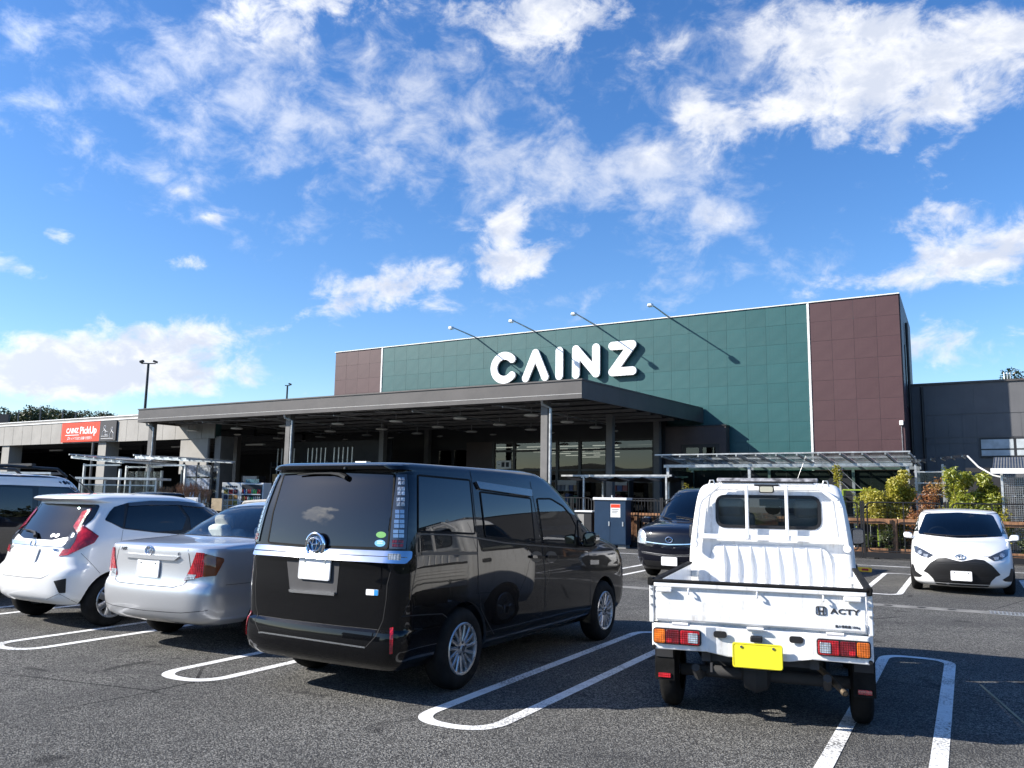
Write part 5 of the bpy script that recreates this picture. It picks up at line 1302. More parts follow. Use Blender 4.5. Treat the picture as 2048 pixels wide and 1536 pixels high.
def wheel_set(e, places, R, width, rimR, spokes, mat, style='spoke', twist=0.0):
    """places: (x, y outer, side); one wheel mesh shared by all"""
    data = {}
    sh = R - rimR
    def make(side):
        sd_ = side
        t = MB(); prof = [(rimR - .01, -width), (rimR + sh * .35, -width - .004), (R - .03, -width + .004), (R - .006, -width * .84), (R, -width * .7), (R, -width * .3), (R - .006, -width * .16), (R - .03, -.004), (rimR + sh * .35, .006), (rimR + .005, .0), (rimR - .01, -.012)]
        t.lathe([(r, h * sd_) for r, h in prof], 'y', 56); tyre = t.me('tyre', True, 50)
        g = MB(); pr = [(rimR + .004, -.002), (rimR - .004, .006), (rimR - .018, .002), (rimR - .024, -.02), (rimR - .032, -width * .75), (rimR - .06, -width * .78), (.06, -width * .6), (.0, -width * .6)]
        g.lathe([(r, h * sd_) for r, h in pr], 'y', 48)
        rim = g.me('rim', True, 40)
        p = MB()
        for k_ in range(spokes):
            a = 2 * math.pi * k_ / spokes; ca, sa = math.cos(a), math.sin(a); tw = twist
            w0, w1 = (.016, .013) if spokes > 8 else (.034, .042)
            if style == 'pair': pass
            r0, r1 = .045, rimR - .010
            def P(r, w, y): return Vector((r * math.cos(a + tw * r) - w * math.sin(a + tw * r), y * sd_, r * math.sin(a + tw * r) + w * math.cos(a + tw * r)))
            vs = []
            for r, w, yf, yb in ((r0, w0, -.012, -.06), ((r0 + r1) / 2, (w0 + w1) / 2 * .9, -.006, -.045), (r1, w1, -.004, -.035)):
                vs += [P(r, -w, yf - .008), P(r, -w * .6, yf), P(r, w * .6, yf), P(r, w, yf - .008), P(r, w, yb), P(r, -w, yb)]
            fs = []
            for i in range(2):
                for j in range(6): fs.append((i * 6 + j, i * 6 + (j + 1) % 6, (i + 1) * 6 + (j + 1) % 6, (i + 1) * 6 + j))
            p.add(vs, fs + [tuple(range(5, -1, -1)), tuple(range(12, 18))])
        p.lathe([(0, .004 * sd_), (.026, .002 * sd_), (.032, -.006 * sd_), (.062, -.012 * sd_), (.068, -.05 * sd_), (0, -.05 * sd_)], 'y', 24)
        sp = p.me('spokes', True, 30)
        n = MB()
        for k_ in range(5):
            a = 2 * math.pi * k_ / 5 + .3; n.lathe([(0, .0), (.010, .0), (.010, -.02 * sd_), (0, -.02 * sd_)], 'y', 8, (.048 * math.cos(a), -.002 * sd_, .048 * math.sin(a)))
        n.lathe([(0, .006 * sd_), (.022, .005 * sd_), (.024, .0)], 'y', 16)
        nm = n.me('hub', True, 40)
        d = MB(); d.lathe([(0, -width * .5 * sd_), (.13, -width * .5 * sd_), (.13, -width * .56 * sd_), (0, -width * .56 * sd_)], 'y', 24); dm = d.me('brake_disc')
        for me_, mm in ((tyre, M['rubber']), (rim, mat), (sp, mat), (nm, M['interior']), (dm, M['dkwall'])): me_.materials.append(mm)
        return tyre, rim, sp, nm, dm
    for (x, y, side) in places:
        if side not in data: data[side] = make(side)
        w = empty('wheel', (x, y, R)); w.parent = e
        for nm, me_ in zip(('tyre', 'rim', 'spokes', 'hub', 'brake_disc'), data[side]):
            o = link(bpy.data.objects.new(nm, me_)); o.parent = w
def toyota_badge(car, zm, a, b, w=.075, h=.05, off=.006, flat=None):
    p, n = car.at(zm, a, b); n = Vector(flat) if flat else n
    x = Vector((0, 0, 1)).cross(n).normalized(); y = n.cross(x); c = p + n * off
    def ring(cx, cy, aa, bb, r): return [c + x * (cx + aa * math.cos(t)) + y * (cy + bb * math.sin(t)) for t in [i * 6.283 / 28 for i in range(28)]]
    e = MB(); e.tube(ring(0, 0, w, h, 0), w * .105, 6, closed=True); e.tube(ring(0, h * .02, w * .34, h * .92, 0), w * .09, 6, closed=True); e.tube(ring(0, h * .45, w * .72, h * .42, 0), w * .085, 6, closed=True)
    return e.build('emblem', M['chrome'], car.e, smooth=True, sharp=60)
def mirror_part(car, x, y, z, s=1.0, mat=None, length=.17, h=.15, w=.22):
    for sg in (-1, 1):
        b = MB(); o_ = rnd([(-h * .5, 0), (h * .45, .02), (h * .5, w), (-h * .42, w)], .05, 5)
        b.prism(o_, lambda q, t: (x + .03, sg * (y + t), z + q), lambda q, t: (x + length * .8, sg * (y + .02 + t * .82), z + q * .72))
        b.box(x + .02, x + .09, *(sorted((sg * (y - .06), sg * (y + .03)))), z - h * .45, z - h * .2)
        m_ = b.build('door_mirror', mat or car.paint, car.e, smooth=True, sharp=40, bevel=.012)
        g = MB(); o2 = rnd([(-h * .40, .03), (h * .36, .045), (h * .40, w * .93), (-h * .34, w * .93)], .04, 4)
        g.prism(o2, lambda q, t: (x + .030, sg * (y + t), z + q), lambda q, t: (x + .024, sg * (y + t), z + q)); g.build('mirror_glass', M['mirror'], m_)
def seats(car, rows, mat, y=.37, z0=.45, head=True, back=.62):
    for x in rows:
        for sy in (-y, y):
            e = MB(); e.cbox((x + .25, sy, z0), (.5, .5, .16)); e.cbox((x - .03, sy, z0 + .36), (.13, .48, back), Matrix.Rotation(-.2, 3, 'Y'))
            if head: e.cbox((x - .13, sy, z0 + .36 + back * .62), (.09, .27, .17), Matrix.Rotation(-.2, 3, 'Y'))
            e.build('seat', mat, car.e, smooth=True, bevel=.05)
# ------------------------------------------------------------------ paints
P_BLACK = carpaint('paint_black', (.0012, .0013, .0020), 0, .3, dirt=.01)
P_WHITE = carpaint('paint_white', (.80, .80, .79), 0, .35)
P_PEARL = carpaint('paint_pearl', (.76, .765, .76), .05, .32, .15)
P_SILVER = carpaint('paint_silver', (.62, .63, .65), .70, .34, .25)
P_DKBLUE = carpaint('paint_blueblack', (.0035, .0042, .0085), .0, .3, dirt=.015)

# ------------------------------------------------------------------ black minivan, rear three-quarter view
T = [(.255, .11, 4.50, .76, .12, .30, .03, .12, .03, .06), (.315, .025, 4.62, .815, .15, .30, .05, .14, .03, .06), (.42, .00, 4.68, .842, .16, .30, .06, .15, .025, .06),
     (.535, .012, 4.69, .845, .16, .28, .06, .15, .025, .06), (.555, .045, 4.69, .845, .16, .28, .05, .15, .025, .06), (.80, .045, 4.66, .8475, .15, .28, .05, .15, .02, .06), (.95, .05, 4.58, .846, .15, .30, .05, .16, .02, .06),
     (1.03, .052, 4.42, .842, .15, .32, .05, .18, .02, .06), (1.10, .055, 4.15, .838, .14, .34, .05, .2, .02, .05), (1.16, .062, 3.90, .832, .14, .34, .05, .2, .02, .05), (1.40, .105, 3.46, .800, .13, .30, .05, .18, .02, .04),
     (1.62, .165, 3.08, .752, .12, .26, .05, .15, .02, .04), (1.72, .195, 2.88, .722, .11, .26, .05, .14, .02, .04), (1.735, .19, 2.84, .716, .11, .25, .05, .14, .02, .04), (1.745, .13, 2.80, .712, .12, .25, .05, .14, .02, .04), (1.775, .125, 2.70, .695, .14, .25, .05, .14, .02, .04), (1.80, .20, 2.52, .655, .16, .25, .05, .14, .02, .04)]
vx = Car('minivan', (-1.54, 6.53), 1.042, 'glossy black minivan seen from behind with chrome rear bar', 'minivan', T, P_BLACK, .028)
VFD = rnd([(902, 300), (985, 300), (1060, 345), (1108, 400), (1142, 470), (1128, 585), (940, 568)], 10, 4); VCW = rnd([(1150, 430), (1180, 445), (1262, 552), (1215, 592), (1160, 585)], 6, 3)
VWS = rnd([(-.58, 1.66), (0, 1.69), (.58, 1.66), (.70, 1.20), (0, 1.17), (-.70, 1.20)], .05, 4)
vx.hole('vB', VFD, True, .22); vx.hole('F', VWS, inn=.3)
vx.arch(.9, .33, .365); vx.arch(3.75, .33, .365); vx.finish(M['interior'])
vx.patch('windscreen', M['glass_mid'], 'F', VWS, .002, .1, skirt=.004)
seats(vx, (2.35,), M['interior'], .38, .62, True, .66)
b = MB(); b.cbox((3.42, 0, 1.02), (.5, 1.3, .14)); b.build('dashboard', M['interior'], vx.e, bevel=.05)
wheel_set(vx.e, [(x, s * .838, s) for x in (.9, 3.75) for s in (-1, 1)], .322, .19, .205, 15, M['alloy'], twist=.6)
G = M['glass_dark']
vx.patch('rear_window', G, 'vA', [(285, 160), (640, 140), (990, 155), (975, 400), (945, 632), (700, 622), (420, 612), (182, 592), (215, 400)], .004, 26, r=14)
lens = vx.patch('tail_lamp', M['smoke_lens'], 'vA', [(1006, 160), (1068, 158), (1078, 300), (1066, 560), (1058, 636), (958, 632), (978, 400)], .010, 24, True, r=8)
for i in range(8):
    z0 = 1.16 + i * .062
for i, (y0, y1, x0, x1, mt) in enumerate([(178, 225, 1015, 1052, 'clear_lens'), (240, 292, 1010, 1053, 'clear_lens'), (308, 362, 1005, 1053, 'clear_lens'), (385, 438, 996, 1050, 'satin'), (448, 500, 990, 1050, 'satin'), (512, 562, 984, 1048, 'satin'), (576, 622, 978, 1044, 'dkred_lens')]):
    xm = (x0 + x1) / 2; ym = (y0 + y1) / 2
    for (a, b, c, d) in ((x0, xm - 2, y0, ym - 3), (xm + 2, x1, y0, ym - 3), (x0, xm - 2, ym + 3, y1), (xm + 2, x1, ym + 3, y1)):
        vx.patch('lamp_cell', M[mt], 'vA', [(a, c), (b, c), (b, d), (a, d)], .0125, 40, True, parent=None, skirt=.0)
vx.patch('lamp_side_panel', G, 'vA', [(1072, 160), (1128, 163), (1128, 520), (1066, 640), (1070, 560), (1082, 300)], .005, 26, True, r=4)
vx.patch('quarter_window', G, 'vB', [(170, 156), (488, 186), (520, 515), (170, 500)], .004, 26, True, r=10)
vx.patch('sliding_door_window', G, 'vB', [(552, 258), (862, 298), (888, 566), (585, 530)], .004, 26, True, r=10)
vx.patch('window_visor', M['smoke_lens'], 'vB', [(518, 195), (860, 246), (864, 288), (540, 240)], .022, 26, True, r=6, skirt=.0)
vx.patch('front_door_window', M['glass_mid'], 'vB', VFD, .002, 26, True, skirt=.004)
vx.patch('corner_window', G, 'vB', [(1150, 430), (1180, 445), (1262, 552), (1215, 592), (1160, 585)], .004, 26, True, r=6)
for wl in ([(170, 156), (488, 186), (520, 515), (170, 500)], [(552, 258), (862, 298), (888, 566), (585, 530)], [(902, 300), (985, 300), (1060, 345), (1108, 400), (1142, 470), (1128, 585), (940, 568)], [(1150, 430), (1180, 445), (1262, 552), (1215, 592), (1160, 585)]):
    vx.line('vB', rnd(wl, 10, 4), .016, M['rubber'], True, .0062, 'window_seal', True)
vx.line('vA', rnd([(285, 160), (640, 140), (990, 155), (975, 400), (945, 632), (700, 622), (420, 612), (182, 592), (215, 400)], 14, 4), .014, M['rubber'], False, .0062, 'window_seal', True)
vx.line('vB', [(165, 516), (350, 520), (530, 540), (700, 570), (940, 590), (1225, 612)], .012, M['black'], True, .003, 'belt_moulding')
vx.patch('slide_rail', M['black'], 'vB', [(190, 628), (534, 624), (535, 644), (195, 646)], .004, 26, True)
bar_ = vx.patch('chrome_bar', M['chrome'], 'vA', [(112, 604), (180, 606), (415, 626), (480, 628), (560, 632), (930, 646), (1098, 648), (1085, 690), (1050, 726), (945, 722), (700, 708), (450, 688), (112, 668)], lambda a, b: .010 + .040 * max(0, min(1.2, (b - 604 - (a - 112) * .045) / 72)), 18, False, r=10)
vx.patch('reversing_lamp', M['clear_lens'], 'vA', [(962, 664), (1030, 666), (1028, 704), (962, 702)], .043, 26, False, r=8, skirt=.0)
vx.line('vA', [(112, 636), (420, 658), (560, 664), (1060, 688)], .006, M['smoke_lens'], False, .034, 'bar_groove')
toyota_badge(vx, 'R', 0, 1.15, .068, .052, .040, (-1, 0, .08))
b = MB(); b.lathe([(0, 0), (.088, .0), (.088, .03)], 'x', 32, (.030, 0, 1.15)); b.build('emblem_disc', principled('emblem_blue', (.02, .07, .16), .08, .3, .5, 1), vx.e)
b = MB(); b.tube([Vector((.030, .090 * math.cos(t), 1.15 + .090 * math.sin(t))) for t in [i * 6.283 / 36 for i in range(36)]], .013, 8, closed=True); b.build('emblem_ring', M['chrome'], vx.e, smooth=True)
vx.patch('plate_recess', M['interior'], 'vA', [(302, 708), (640, 716), (618, 925), (322, 905)], .003, 30, r=8)
vx.patch('plate_trim', M['chrome'], 'vA', [(322, 890), (614, 908), (612, 932), (326, 908)], .02, 30, r=4)
p, n = vx.at('R', 0, .985); vx.plate(p + Vector((-.012, .0, -.02)), (-1, 0, .06))
bd = vx.patch('hybrid_badge', M['plate_w'], 'vA', [(810, 890), (888, 895), (886, 932), (808, 927)], .006, 30, r=6)
vx.patch('badge_stripe', principled('badge_blue', (.03, .25, .62), .3), 'vA', [(862, 894), (886, 896), (884, 931), (860, 930)], .0075, 30, skirt=0)
vx.patch('sticker', principled('sticker_green', (.10, .32, .07), .5), 'vA', ring2d(905, 543, 32, 20, 18), .0052, 20, skirt=0)
vx.patch('sticker', principled('sticker_blue', (.12, .38, .62), .5), 'vA', ring2d(898, 597, 34, 22, 18), .0052, 20, skirt=0)
for dx in (-12, 0): vx.line('vA', [(880, 596 + dx), (916, 597 + dx)], .004, M['paper'], False, .006, 'sticker_print')
vx.patch('rear_reflector', M['red_lens'], 'vA', [(960, 1138), (982, 1132), (976, 1302), (956, 1306)], .006, 30, True, r=4)
vx.line('vA', [(120, 1168), (140, 1166), (450, 1212), (800, 1264)], .012, M['satin'], False, .004, 'ledge_highlight')  # highlight along the bumper ledge, drawn as a thin satin metal line
vx.line('vA', [(975, 735), (942, 860), (935, 960), (915, 1090), (870, 1190), (800, 1266)], .006, None, True)
vx.line('R', [(-.62, .555), (.62, .555)], .006, None, False)
vx.line('vA', [(1004, 88), (1002, 150)], .005); vx.line('vA', [(290, 138), (1000, 140)], .006, None, False)
vx.line('vB', [(490, 128), (500, 180), (535, 530), (545, 840), (560, 980), (610, 1080), (640, 1135)], .010)
vx.line('vB', [(860, 195), (878, 290), (935, 580), (955, 800), (948, 1110)], .010)
vx.line('vB', [(1218, 615), (1232, 830), (1228, 1085)], .010); vx.line('vB', [(625, 1150), (940, 1108), (1222, 1070)], .006)
vx.line('vB', [(70, 1022), (200, 1012), (320, 1006), (352, 1030)], .008); vx.line('vB', [(150, 520), (165, 700), (130, 900), (80, 1020)], .004)
for (x, y) in ((900, 656), (990, 656)):
    vx.patch('handle_cup', M['black'], 'vB', ring2d(x, y, 36, 34, 20), .002, 14, True, skirt=0)
    h = vx.patch('door_handle', P_BLACK, 'vB', rnd([(x - 38, y - 10), (x + 38, y - 6), (x + 38, y + 12), (x - 38, y + 8)], 8), .028, 10, True, skirt=-.012)
mirror_part(vx, 3.08, .84, 1.12, mat=P_BLACK, h=.17, w=.17, length=.20)
wb = MB(); pts = [vx.at('vA', *q, .03)[0] for q in ((695, 185), (655, 158), (600, 150), (500, 152), (388, 162))]; wb.tube(pts, [.022, .020, .014, .010, .006], 6); wb.build('rear_wiper', M['black'], vx.e, smooth=True)
wb = MB(); p, n = vx.at('vA', 675, 120, .004); wb.lathe([(0, .02), (.012, .015), (.014, 0)], 'z', 10, p); wb.build('washer_jet', M['black'], vx.e)
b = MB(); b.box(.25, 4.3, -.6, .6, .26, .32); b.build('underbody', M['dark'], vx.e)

# ------------------------------------------------------------------ pearl white hatchback with zigzag tail lamps
T = [(.27, .14, 3.80, .74, .2, .35, .05, .16, .05, .1), (.33, .05, 3.88, .80, .26, .4, .08, .2, .05, .1), (.42, .015, 3.94, .838, .28, .4, .10, .22, .05, .1), (.58, .0, 3.95, .8475, .28, .4, .10, .22, .045, .1),
     (.66, .02, 3.94, .8475, .28, .4, .10, .22, .045, .1), (.70, .06, 3.92, .8475, .28, .4, .10, .22, .045, .1), (.85, .11, 3.76, .845, .24, .4, .10, .22, .045, .1), (.95, .14, 3.48, .838, .22, .4, .10, .24, .045, .1), (1.0, .165, 3.22, .830, .22, .4, .10, .24, .045, .1),
     (1.05, .20, 2.98, .815, .22, .4, .10, .24, .045, .1), (1.22, .30, 2.58, .770, .20, .4, .10, .22, .05, .09), (1.36, .38, 2.28, .720, .18, .35, .10, .2, .05, .08), (1.405, .395, 2.18, .702, .16, .35, .10, .2, .05, .08), (1.42, .335, 2.14, .695, .16, .35, .09, .2, .05, .08),
     (1.45, .285, 2.04, .680, .16, .3, .09, .2, .06, .08), (1.475, .31, 1.94, .652, .18, .3, .09, .2, .07, .08), (1.495, .42, 1.80, .60, .2, .3, .1, .2, .07, .08)]
ft = Car('hatchback', (-5.61, 9.63), 1.02, 'pearl white hatchback with red zigzag tail lamps and roof spoiler', 'car', T, P_PEARL, .03)
ft.arch(.63, .30, .335, W=.85); ft.arch(3.16, .30, .335, W=.85); ft.finish()
wheel_set(ft.e, [(x, s * .825, s) for x in (.63, 3.16) for s in (-1, 1)], .298, .18, .192, 7, M['alloy'])
ft.patch('rear_window', G, 'R', [(-.62, 1.385), (.62, 1.385), (.66, 1.22), (.585, 1.03), (.30, .975), (-.30, .975), (-.585, 1.03), (-.66, 1.22)], .004, .07, r=.03)
ft.patch('tail_lamp', M['red_lens'], 'f7', [(1178, 752), (1062, 792), (945, 985), (1002, 1078), (968, 1180), (905, 1268), (815, 1275), (756, 1362), (870, 1345), (990, 1290), (1205, 1190), (1264, 1105), (1190, 1052), (1052, 950), (1112, 860)], .012, 34, True, r=8)
ft.patch('lamp_edge', M['dkred_lens'], 'f7', [(1178, 758), (1140, 770), (1030, 945), (1020, 965), (1180, 1062), (1262, 1108), (1190, 1050), (1052, 950), (1112, 860)], .0135, 34, True, skirt=0)
ft.patch('reversing_lens', M['smoke_lens'], 'f7', [(1000, 1080), (940, 1045), (885, 1110), (820, 1268), (905, 1264), (962, 1180)], .012, 34, True, r=6)
ft.patch('lens_facet', M['clear_lens'], 'f7', [(965, 1075), (935, 1070), (905, 1130), (950, 1120)], .0135, 30, True, skirt=0)
ft.patch('quarter_window', G, 'f7', [(1346, 885), (1402, 792), (1452, 738), (1530, 710), (1598, 702), (1588, 800), (1566, 992), (1350, 903)], .007, 34, True, r=8)
ft.patch('pillar_trim', M['black'], 'f1', [(766, 582), (832, 490), (932, 460), (1100, 446), (1300, 450), (1470, 470), (1560, 488), (1690, 600), (1640, 690), (1400, 696), (1140, 678), (898, 650)], .003, 30, True, r=10)
ft.patch('rear_door_window', G, 'f1', [(910, 644), (938, 482), (1010, 470), (1285, 470), (1362, 570), (1330, 660), (1140, 672)], .007, 26, True, r=6)
ft.patch('front_door_window', G, 'f1', [(1312, 472), (1460, 486), (1560, 505), (1670, 610), (1620, 680), (1400, 684), (1385, 570)], .007, 26, True, r=6)
ft.patch('window_visor', M['smoke_lens'], 'f1', [(930, 462), (1100, 448), (1300, 452), (1500, 476), (1490, 500), (1300, 480), (1100, 478), (940, 488)], .02, 26, True, skirt=0)
ft.patch('windscreen', G, 'F', [(-.58, 1.39), (.58, 1.39), (.68, 1.08), (-.68, 1.08)], .004, .08, r=.03)
ft.patch('garnish', M['satin'], 'R', [(-.56, .945), (.56, .945), (.52, .905), (-.52, .905)], .014, .06, r=.01)
p, n = ft.at('R', 0, .80); ft.plate(p + Vector((-.006, 0, 0)), (-1, 0, .25))
ft.patch('bumper_grille', M['black'], 'f1', [(392, 1032), (484, 1012), (479, 1118), (432, 1120)], .003, 14, True, r=5)
for i in range(6): ft.line('f1', [(398 + i * 5, 1040 + i * 14), (482, 1026 + i * 15)], .006, M['dkwall'], True, .006, 'grille_slat')
ft.line('f1', [(20, 985), (160, 1002), (300, 1012), (352, 988), (378, 930), (395, 880), (432, 850)], .005, None, False)
ft.line('f1', [(592, 828), (660, 895), (732, 975)], .004); ft.line('f1', [(900, 655), (886, 740), (840, 800), (835, 900)], .004)
ft.line('f1', [(340, 1165), (430, 1125), (560, 1190)], .006, M['satin'])
text_part('badge_lettering', 'HYBRID', .045, principled('badge_ink', (.05, .14, .35), .3), ft.e, frameM(ft.at('R', -.42, .868, .004)[0], (0, -1, 0), (.15, 0, 1)), .002)
text_part('badge_lettering', 'FIT', .06, M['smoke_lens'], ft.e, frameM(ft.at('R', .50, .860, .004)[0], (0, -1, 0), (.15, 0, 1)), .002)
b = MB(); o_ = [ft.at('R', .05 * math.cos(t), .925 + .04 * math.sin(t), .018)[0] for t in [i * 6.283 / 20 for i in range(20)]]; b.tube(o_, .006, 5, closed=True); b.build('emblem', M['chrome'], ft.e)
wb = MB(); wb.tube([ft.at('R', y, z, .03)[0] for y, z in ((.0, .995), (.06, 1.03), (.2, 1.05), (.42, 1.06))], [.025, .02, .012, .006], 6); wb.build('rear_wiper', M['black'], ft.e, smooth=True)
for y in (-.26, -.34): ft.patch('sticker', M['plate_w'], 'R', ring2d(y, 1.025, .034, .022, 14), .0055, .03, skirt=0)
an, _n = ft.at('T', .75, -.05); b = MB(); b.tube([an, an + Vector((-.03, 0, .03)), an + Vector((-.30, .0, .22))], [.022, .012, .004], 6); b.build('antenna', M['black'], ft.e)
mirror_part(ft, 2.45, .86, 1.02, mat=P_PEARL)
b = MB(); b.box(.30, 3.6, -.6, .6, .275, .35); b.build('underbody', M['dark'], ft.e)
for s_ in (-1, 1): b = MB(); b.box(.98, 1.0, s_ * .64, s_ * .82, .14, .30); b.build('mud_flap', P_PEARL, ft.e)

# ------------------------------------------------------------------ silver sedan
T = [(.275, .16, 4.18, .77, .22, .35, .05, .16, .04, .1), (.33, .06, 4.32, .82, .24, .4, .07, .2, .04, .1), (.44, .012, 4.385, .842, .25, .4, .08, .22, .04, .1), (.57, .0, 4.40, .8475, .25, .4, .08, .22, .04, .1), (.645, .012, 4.40, .8475, .25, .4, .08, .22, .05, .1),
     (.675, .045, 4.38, .8475, .24, .4, .08, .22, .04, .1), (.82, .055, 4.22, .845, .24, .4, .08, .24, .04, .1), (.95, .05, 3.75, .838, .24, .4, .09, .26, .05, .1), (1.005, .055, 3.45, .826, .24, .4, .09, .26, .05, .1), (1.028, .11, 3.30, .812, .26, .4, .09, .26, .06, .1),
     (1.042, .30, 3.20, .80, .30, .4, .09, .26, .07, .1), (1.058, .62, 3.10, .785, .32, .4, .08, .25, .07, .1), (1.08, .80, 3.02, .770, .32, .4, .08, .24, .06, .09), (1.20, 1.06, 2.80, .728, .30, .36, .09, .22, .05, .08), (1.34, 1.34, 2.55, .678, .28, .34, .10, .2, .05, .07), (1.40, 1.50, 2.40, .642, .26, .3, .10, .2, .05, .07), (1.43, 1.66, 2.26, .595, .25, .3, .1, .2, .05, .07)]
ax = Car('sedan', (-3.60, 8.27), 1.075, 'silver four door sedan parked beside the black minivan', 'car', T, P_SILVER, .03)
RW = [(.92, -.56), (1.47, -.50), (1.47, .50), (.92, .56)]
RWT = rnd([(.86, -.60), (1.46, -.53), (1.52, 0), (1.46, .53), (.86, .60), (.80, 0)], .05, 4)
ax.hole('T', RWT, inn=.5)
SW = rnd([(1.30, 1.06), (1.50, 1.34), (2.0, 1.365), (2.40, 1.30), (2.86, 1.09)], .03, 3)
ax.hole('S', SW, True, .2)
FWT = rnd([(2.98, -.60), (2.46, -.52), (2.42, 0), (2.46, .52), (2.98, .60), (3.08, 0)], .05, 4); ax.hole('T', FWT, inn=.5)
ax.arch(.95, .30, .34, W=.85); ax.arch(3.55, .30, .34, W=.85); ax.finish(M['beige'])
ax.patch('rear_window', M['glass_clear'], 'T', RWT, .002, .09, skirt=.004); ax.patch('side_window', M['glass_clear'], 'S', SW, .002, .09, True, skirt=.004); ax.patch('windscreen', M['glass_clear'], 'T', FWT, .002, .09, skirt=.004)
ax.line('T', RWT, .022, M['black'], False, .003, 'window_seal', True)
ax.line('S', SW, .022, M['black'], True, .003, 'window_seal', True); ax.line('S', [(1.93, 1.03), (1.86, 1.38)], .06, M['black'], True, .004, 'pillar_trim')
wheel_set(ax.e, [(x, s * .825, s) for x in (.95, 3.55) for s in (-1, 1)], .302, .18, .19, 8, M['alloy'])
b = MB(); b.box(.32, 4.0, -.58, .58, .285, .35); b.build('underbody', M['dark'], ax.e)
b = MB(); b.box(.82, 1.30, -.62, .62, .93, .99); b.build('parcel_shelf', M['beige'], ax.e)
seats(ax, (1.45, 2.3), M['beige'], .36, .48, True, .60)
for y in (-.36, .36): b = MB(); b.cbox((1.26, y, 1.09), (.14, .28, .20), Matrix.Rotation(-.2, 3, 'Y')); b.build('headrest_cover', M['lace'], ax.e, smooth=True, bevel=.05)
for y in (-.36, .36): b = MB(); b.cbox((2.14, y, 1.15), (.12, .27, .20), Matrix.Rotation(-.2, 3, 'Y')); b.build('headrest_cover', M['lace'], ax.e, smooth=True, bevel=.05)
b = MB(); b.cbox((3.0, 0, .92), (.5, 1.3, .12)); b.build('dashboard', M['beige'], ax.e, bevel=.04)
b = MB(); b.box(.86, .96, -.17, .17, .955, 1.0); b.build('high_brake_lamp', M['interior'], ax.e)
ax.patch('tail_lamp', M['red_lens'], 'f1', [(1440, 822), (1500, 828), (1485, 1000), (1350, 1030), (1400, 930)], .010, 14, True, r=6)
ax.patch('indicator_lens', principled('brown_lens', (.20, .055, .02), .1, 0, .6, 1), 'f1', [(1503, 832), (1635, 866), (1638, 885), (1580, 993), (1488, 1002)], .010, 14, True, r=6)
ax.patch('reversing_lens', M['clear_lens'], 'f1', [(1372, 982), (1438, 985), (1424, 1018), (1356, 1026)], .0115, 14, True, r=3, skirt=0)
ax.line('R', [(-.50, .995), (-.52, .94), (-.56, .78), (-.50, .66), (-.40, .635), (.40, .635), (.50, .66), (.56, .78), (.52, .94), (.50, .995)], .008, None, False)
ax.line('S', [(.30, .66), (.62, .66)], .004); ax.line('S', [(1.30, 1.0), (1.38, .80), (1.32, .45)], .004); ax.line('S', [(1.95, 1.02), (1.98, .30)], .004)
ax.patch('garnish', P_SILVER, 'R', rnd([(-.42, .925), (.38, .925), (.36, .885), (-.36, .885)], .012), .022, .05, skirt=-.004)
p, n = ax.at('R', 0, .79); ax.plate(p + Vector((-.006, 0, 0)), (-1, 0, .05))
toyota_badge(ax, 'R', .0, .968, .058, .042, .006)
text_part('badge_lettering', 'AXIO', .05, M['smoke_lens'], ax.e, frameM(ax.at('R', .40, .968, .003)[0], (0, -1, 0), (.05, 0, 1)), .002, shear=.25)
text_part('badge_lettering', 'G', .045, M['smoke_lens'], ax.e, frameM(ax.at('R', -.40, .945, .003)[0], (0, -1, 0), (.05, 0, 1)), .002)
ax.line('R', [(-.75, .43), (-.5, .40), (0, .39), (.5, .40), (.75, .43)], .005, M['dkwall'], False)
mirror_part(ax, 2.65, .86, 1.0, mat=P_SILVER)

# ------------------------------------------------------------------ dark older minivan facing the camera
T = [(.19, .12, 4.42, .76, .12, .26, .03, .10, .03, .06), (.27, .03, 4.52, .815, .15, .26, .05, .12, .03, .06), (.45, .0, 4.58, .84, .16, .24, .06, .12, .025, .05), (.60, .02, 4.59, .845, .16, .24, .05, .12, .025, .05), (.80, .03, 4.57, .8475, .15, .24, .05, .12, .02, .05),
     (.92, .04, 4.535, .845, .15, .26, .05, .13, .02, .05), (1.00, .045, 4.44, .842, .15, .28, .05, .16, .02, .06), (1.07, .05, 4.20, .838, .14, .34, .05, .22, .02, .06), (1.13, .06, 3.90, .832, .14, .36, .05, .22, .02, .06), (1.40, .10, 3.48, .800, .13, .32, .05, .2, .02, .05), (1.64, .16, 3.08, .748, .12, .28, .05, .16, .02, .05), (1.74, .19, 2.86, .715, .12, .26, .05, .15, .02, .05), (1.79, .22, 2.70, .68, .14, .26, .05, .15, .02, .05), (1.815, .30, 2.52, .64, .16, .26, .05, .15, .02, .05)]
v7 = Car('minivan', (5.69, 20.0), -2.17, 'dark blue black minivan facing out, half hidden behind the pickup cab', 'minivan', T, P_DKBLUE, .03)
WS = rnd([(-.60, 1.70), (0, 1.74), (.60, 1.70), (.70, 1.16), (0, 1.14), (-.70, 1.16)], .05, 4)
v7.hole('F', WS, inn=.3); v7.arch(.85, .32, .36); v7.arch(3.70, .32, .36); v7.finish(M['interior'])
v7.patch('windscreen', M['glass_mid'], 'F', WS, .002, .10, skirt=.004)
for (x0, x1) in ((.35, 1.3), (1.4, 2.4), (2.5, 3.35)): v7.patch('side_window', G, 'S', [(x0, 1.18), (x1 + (.12 if x1 > 3 else 0), 1.18), (x1 - (.35 if x1 > 3 else 0), 1.66), (x0, 1.68)], .004, .1, True, r=.03)
wheel_set(v7.e, [(x, s * .835, s) for x in (.85, 3.70) for s in (-1, 1)], .318, .19, .20, 7, M['alloy'])
v7.patch('headlamp', M['clear_lens'], 'w5', [(1000, 608), (1050, 628), (1100, 678), (1108, 818), (1030, 806), (978, 784), (975, 690)], .006, 16, True, r=8)
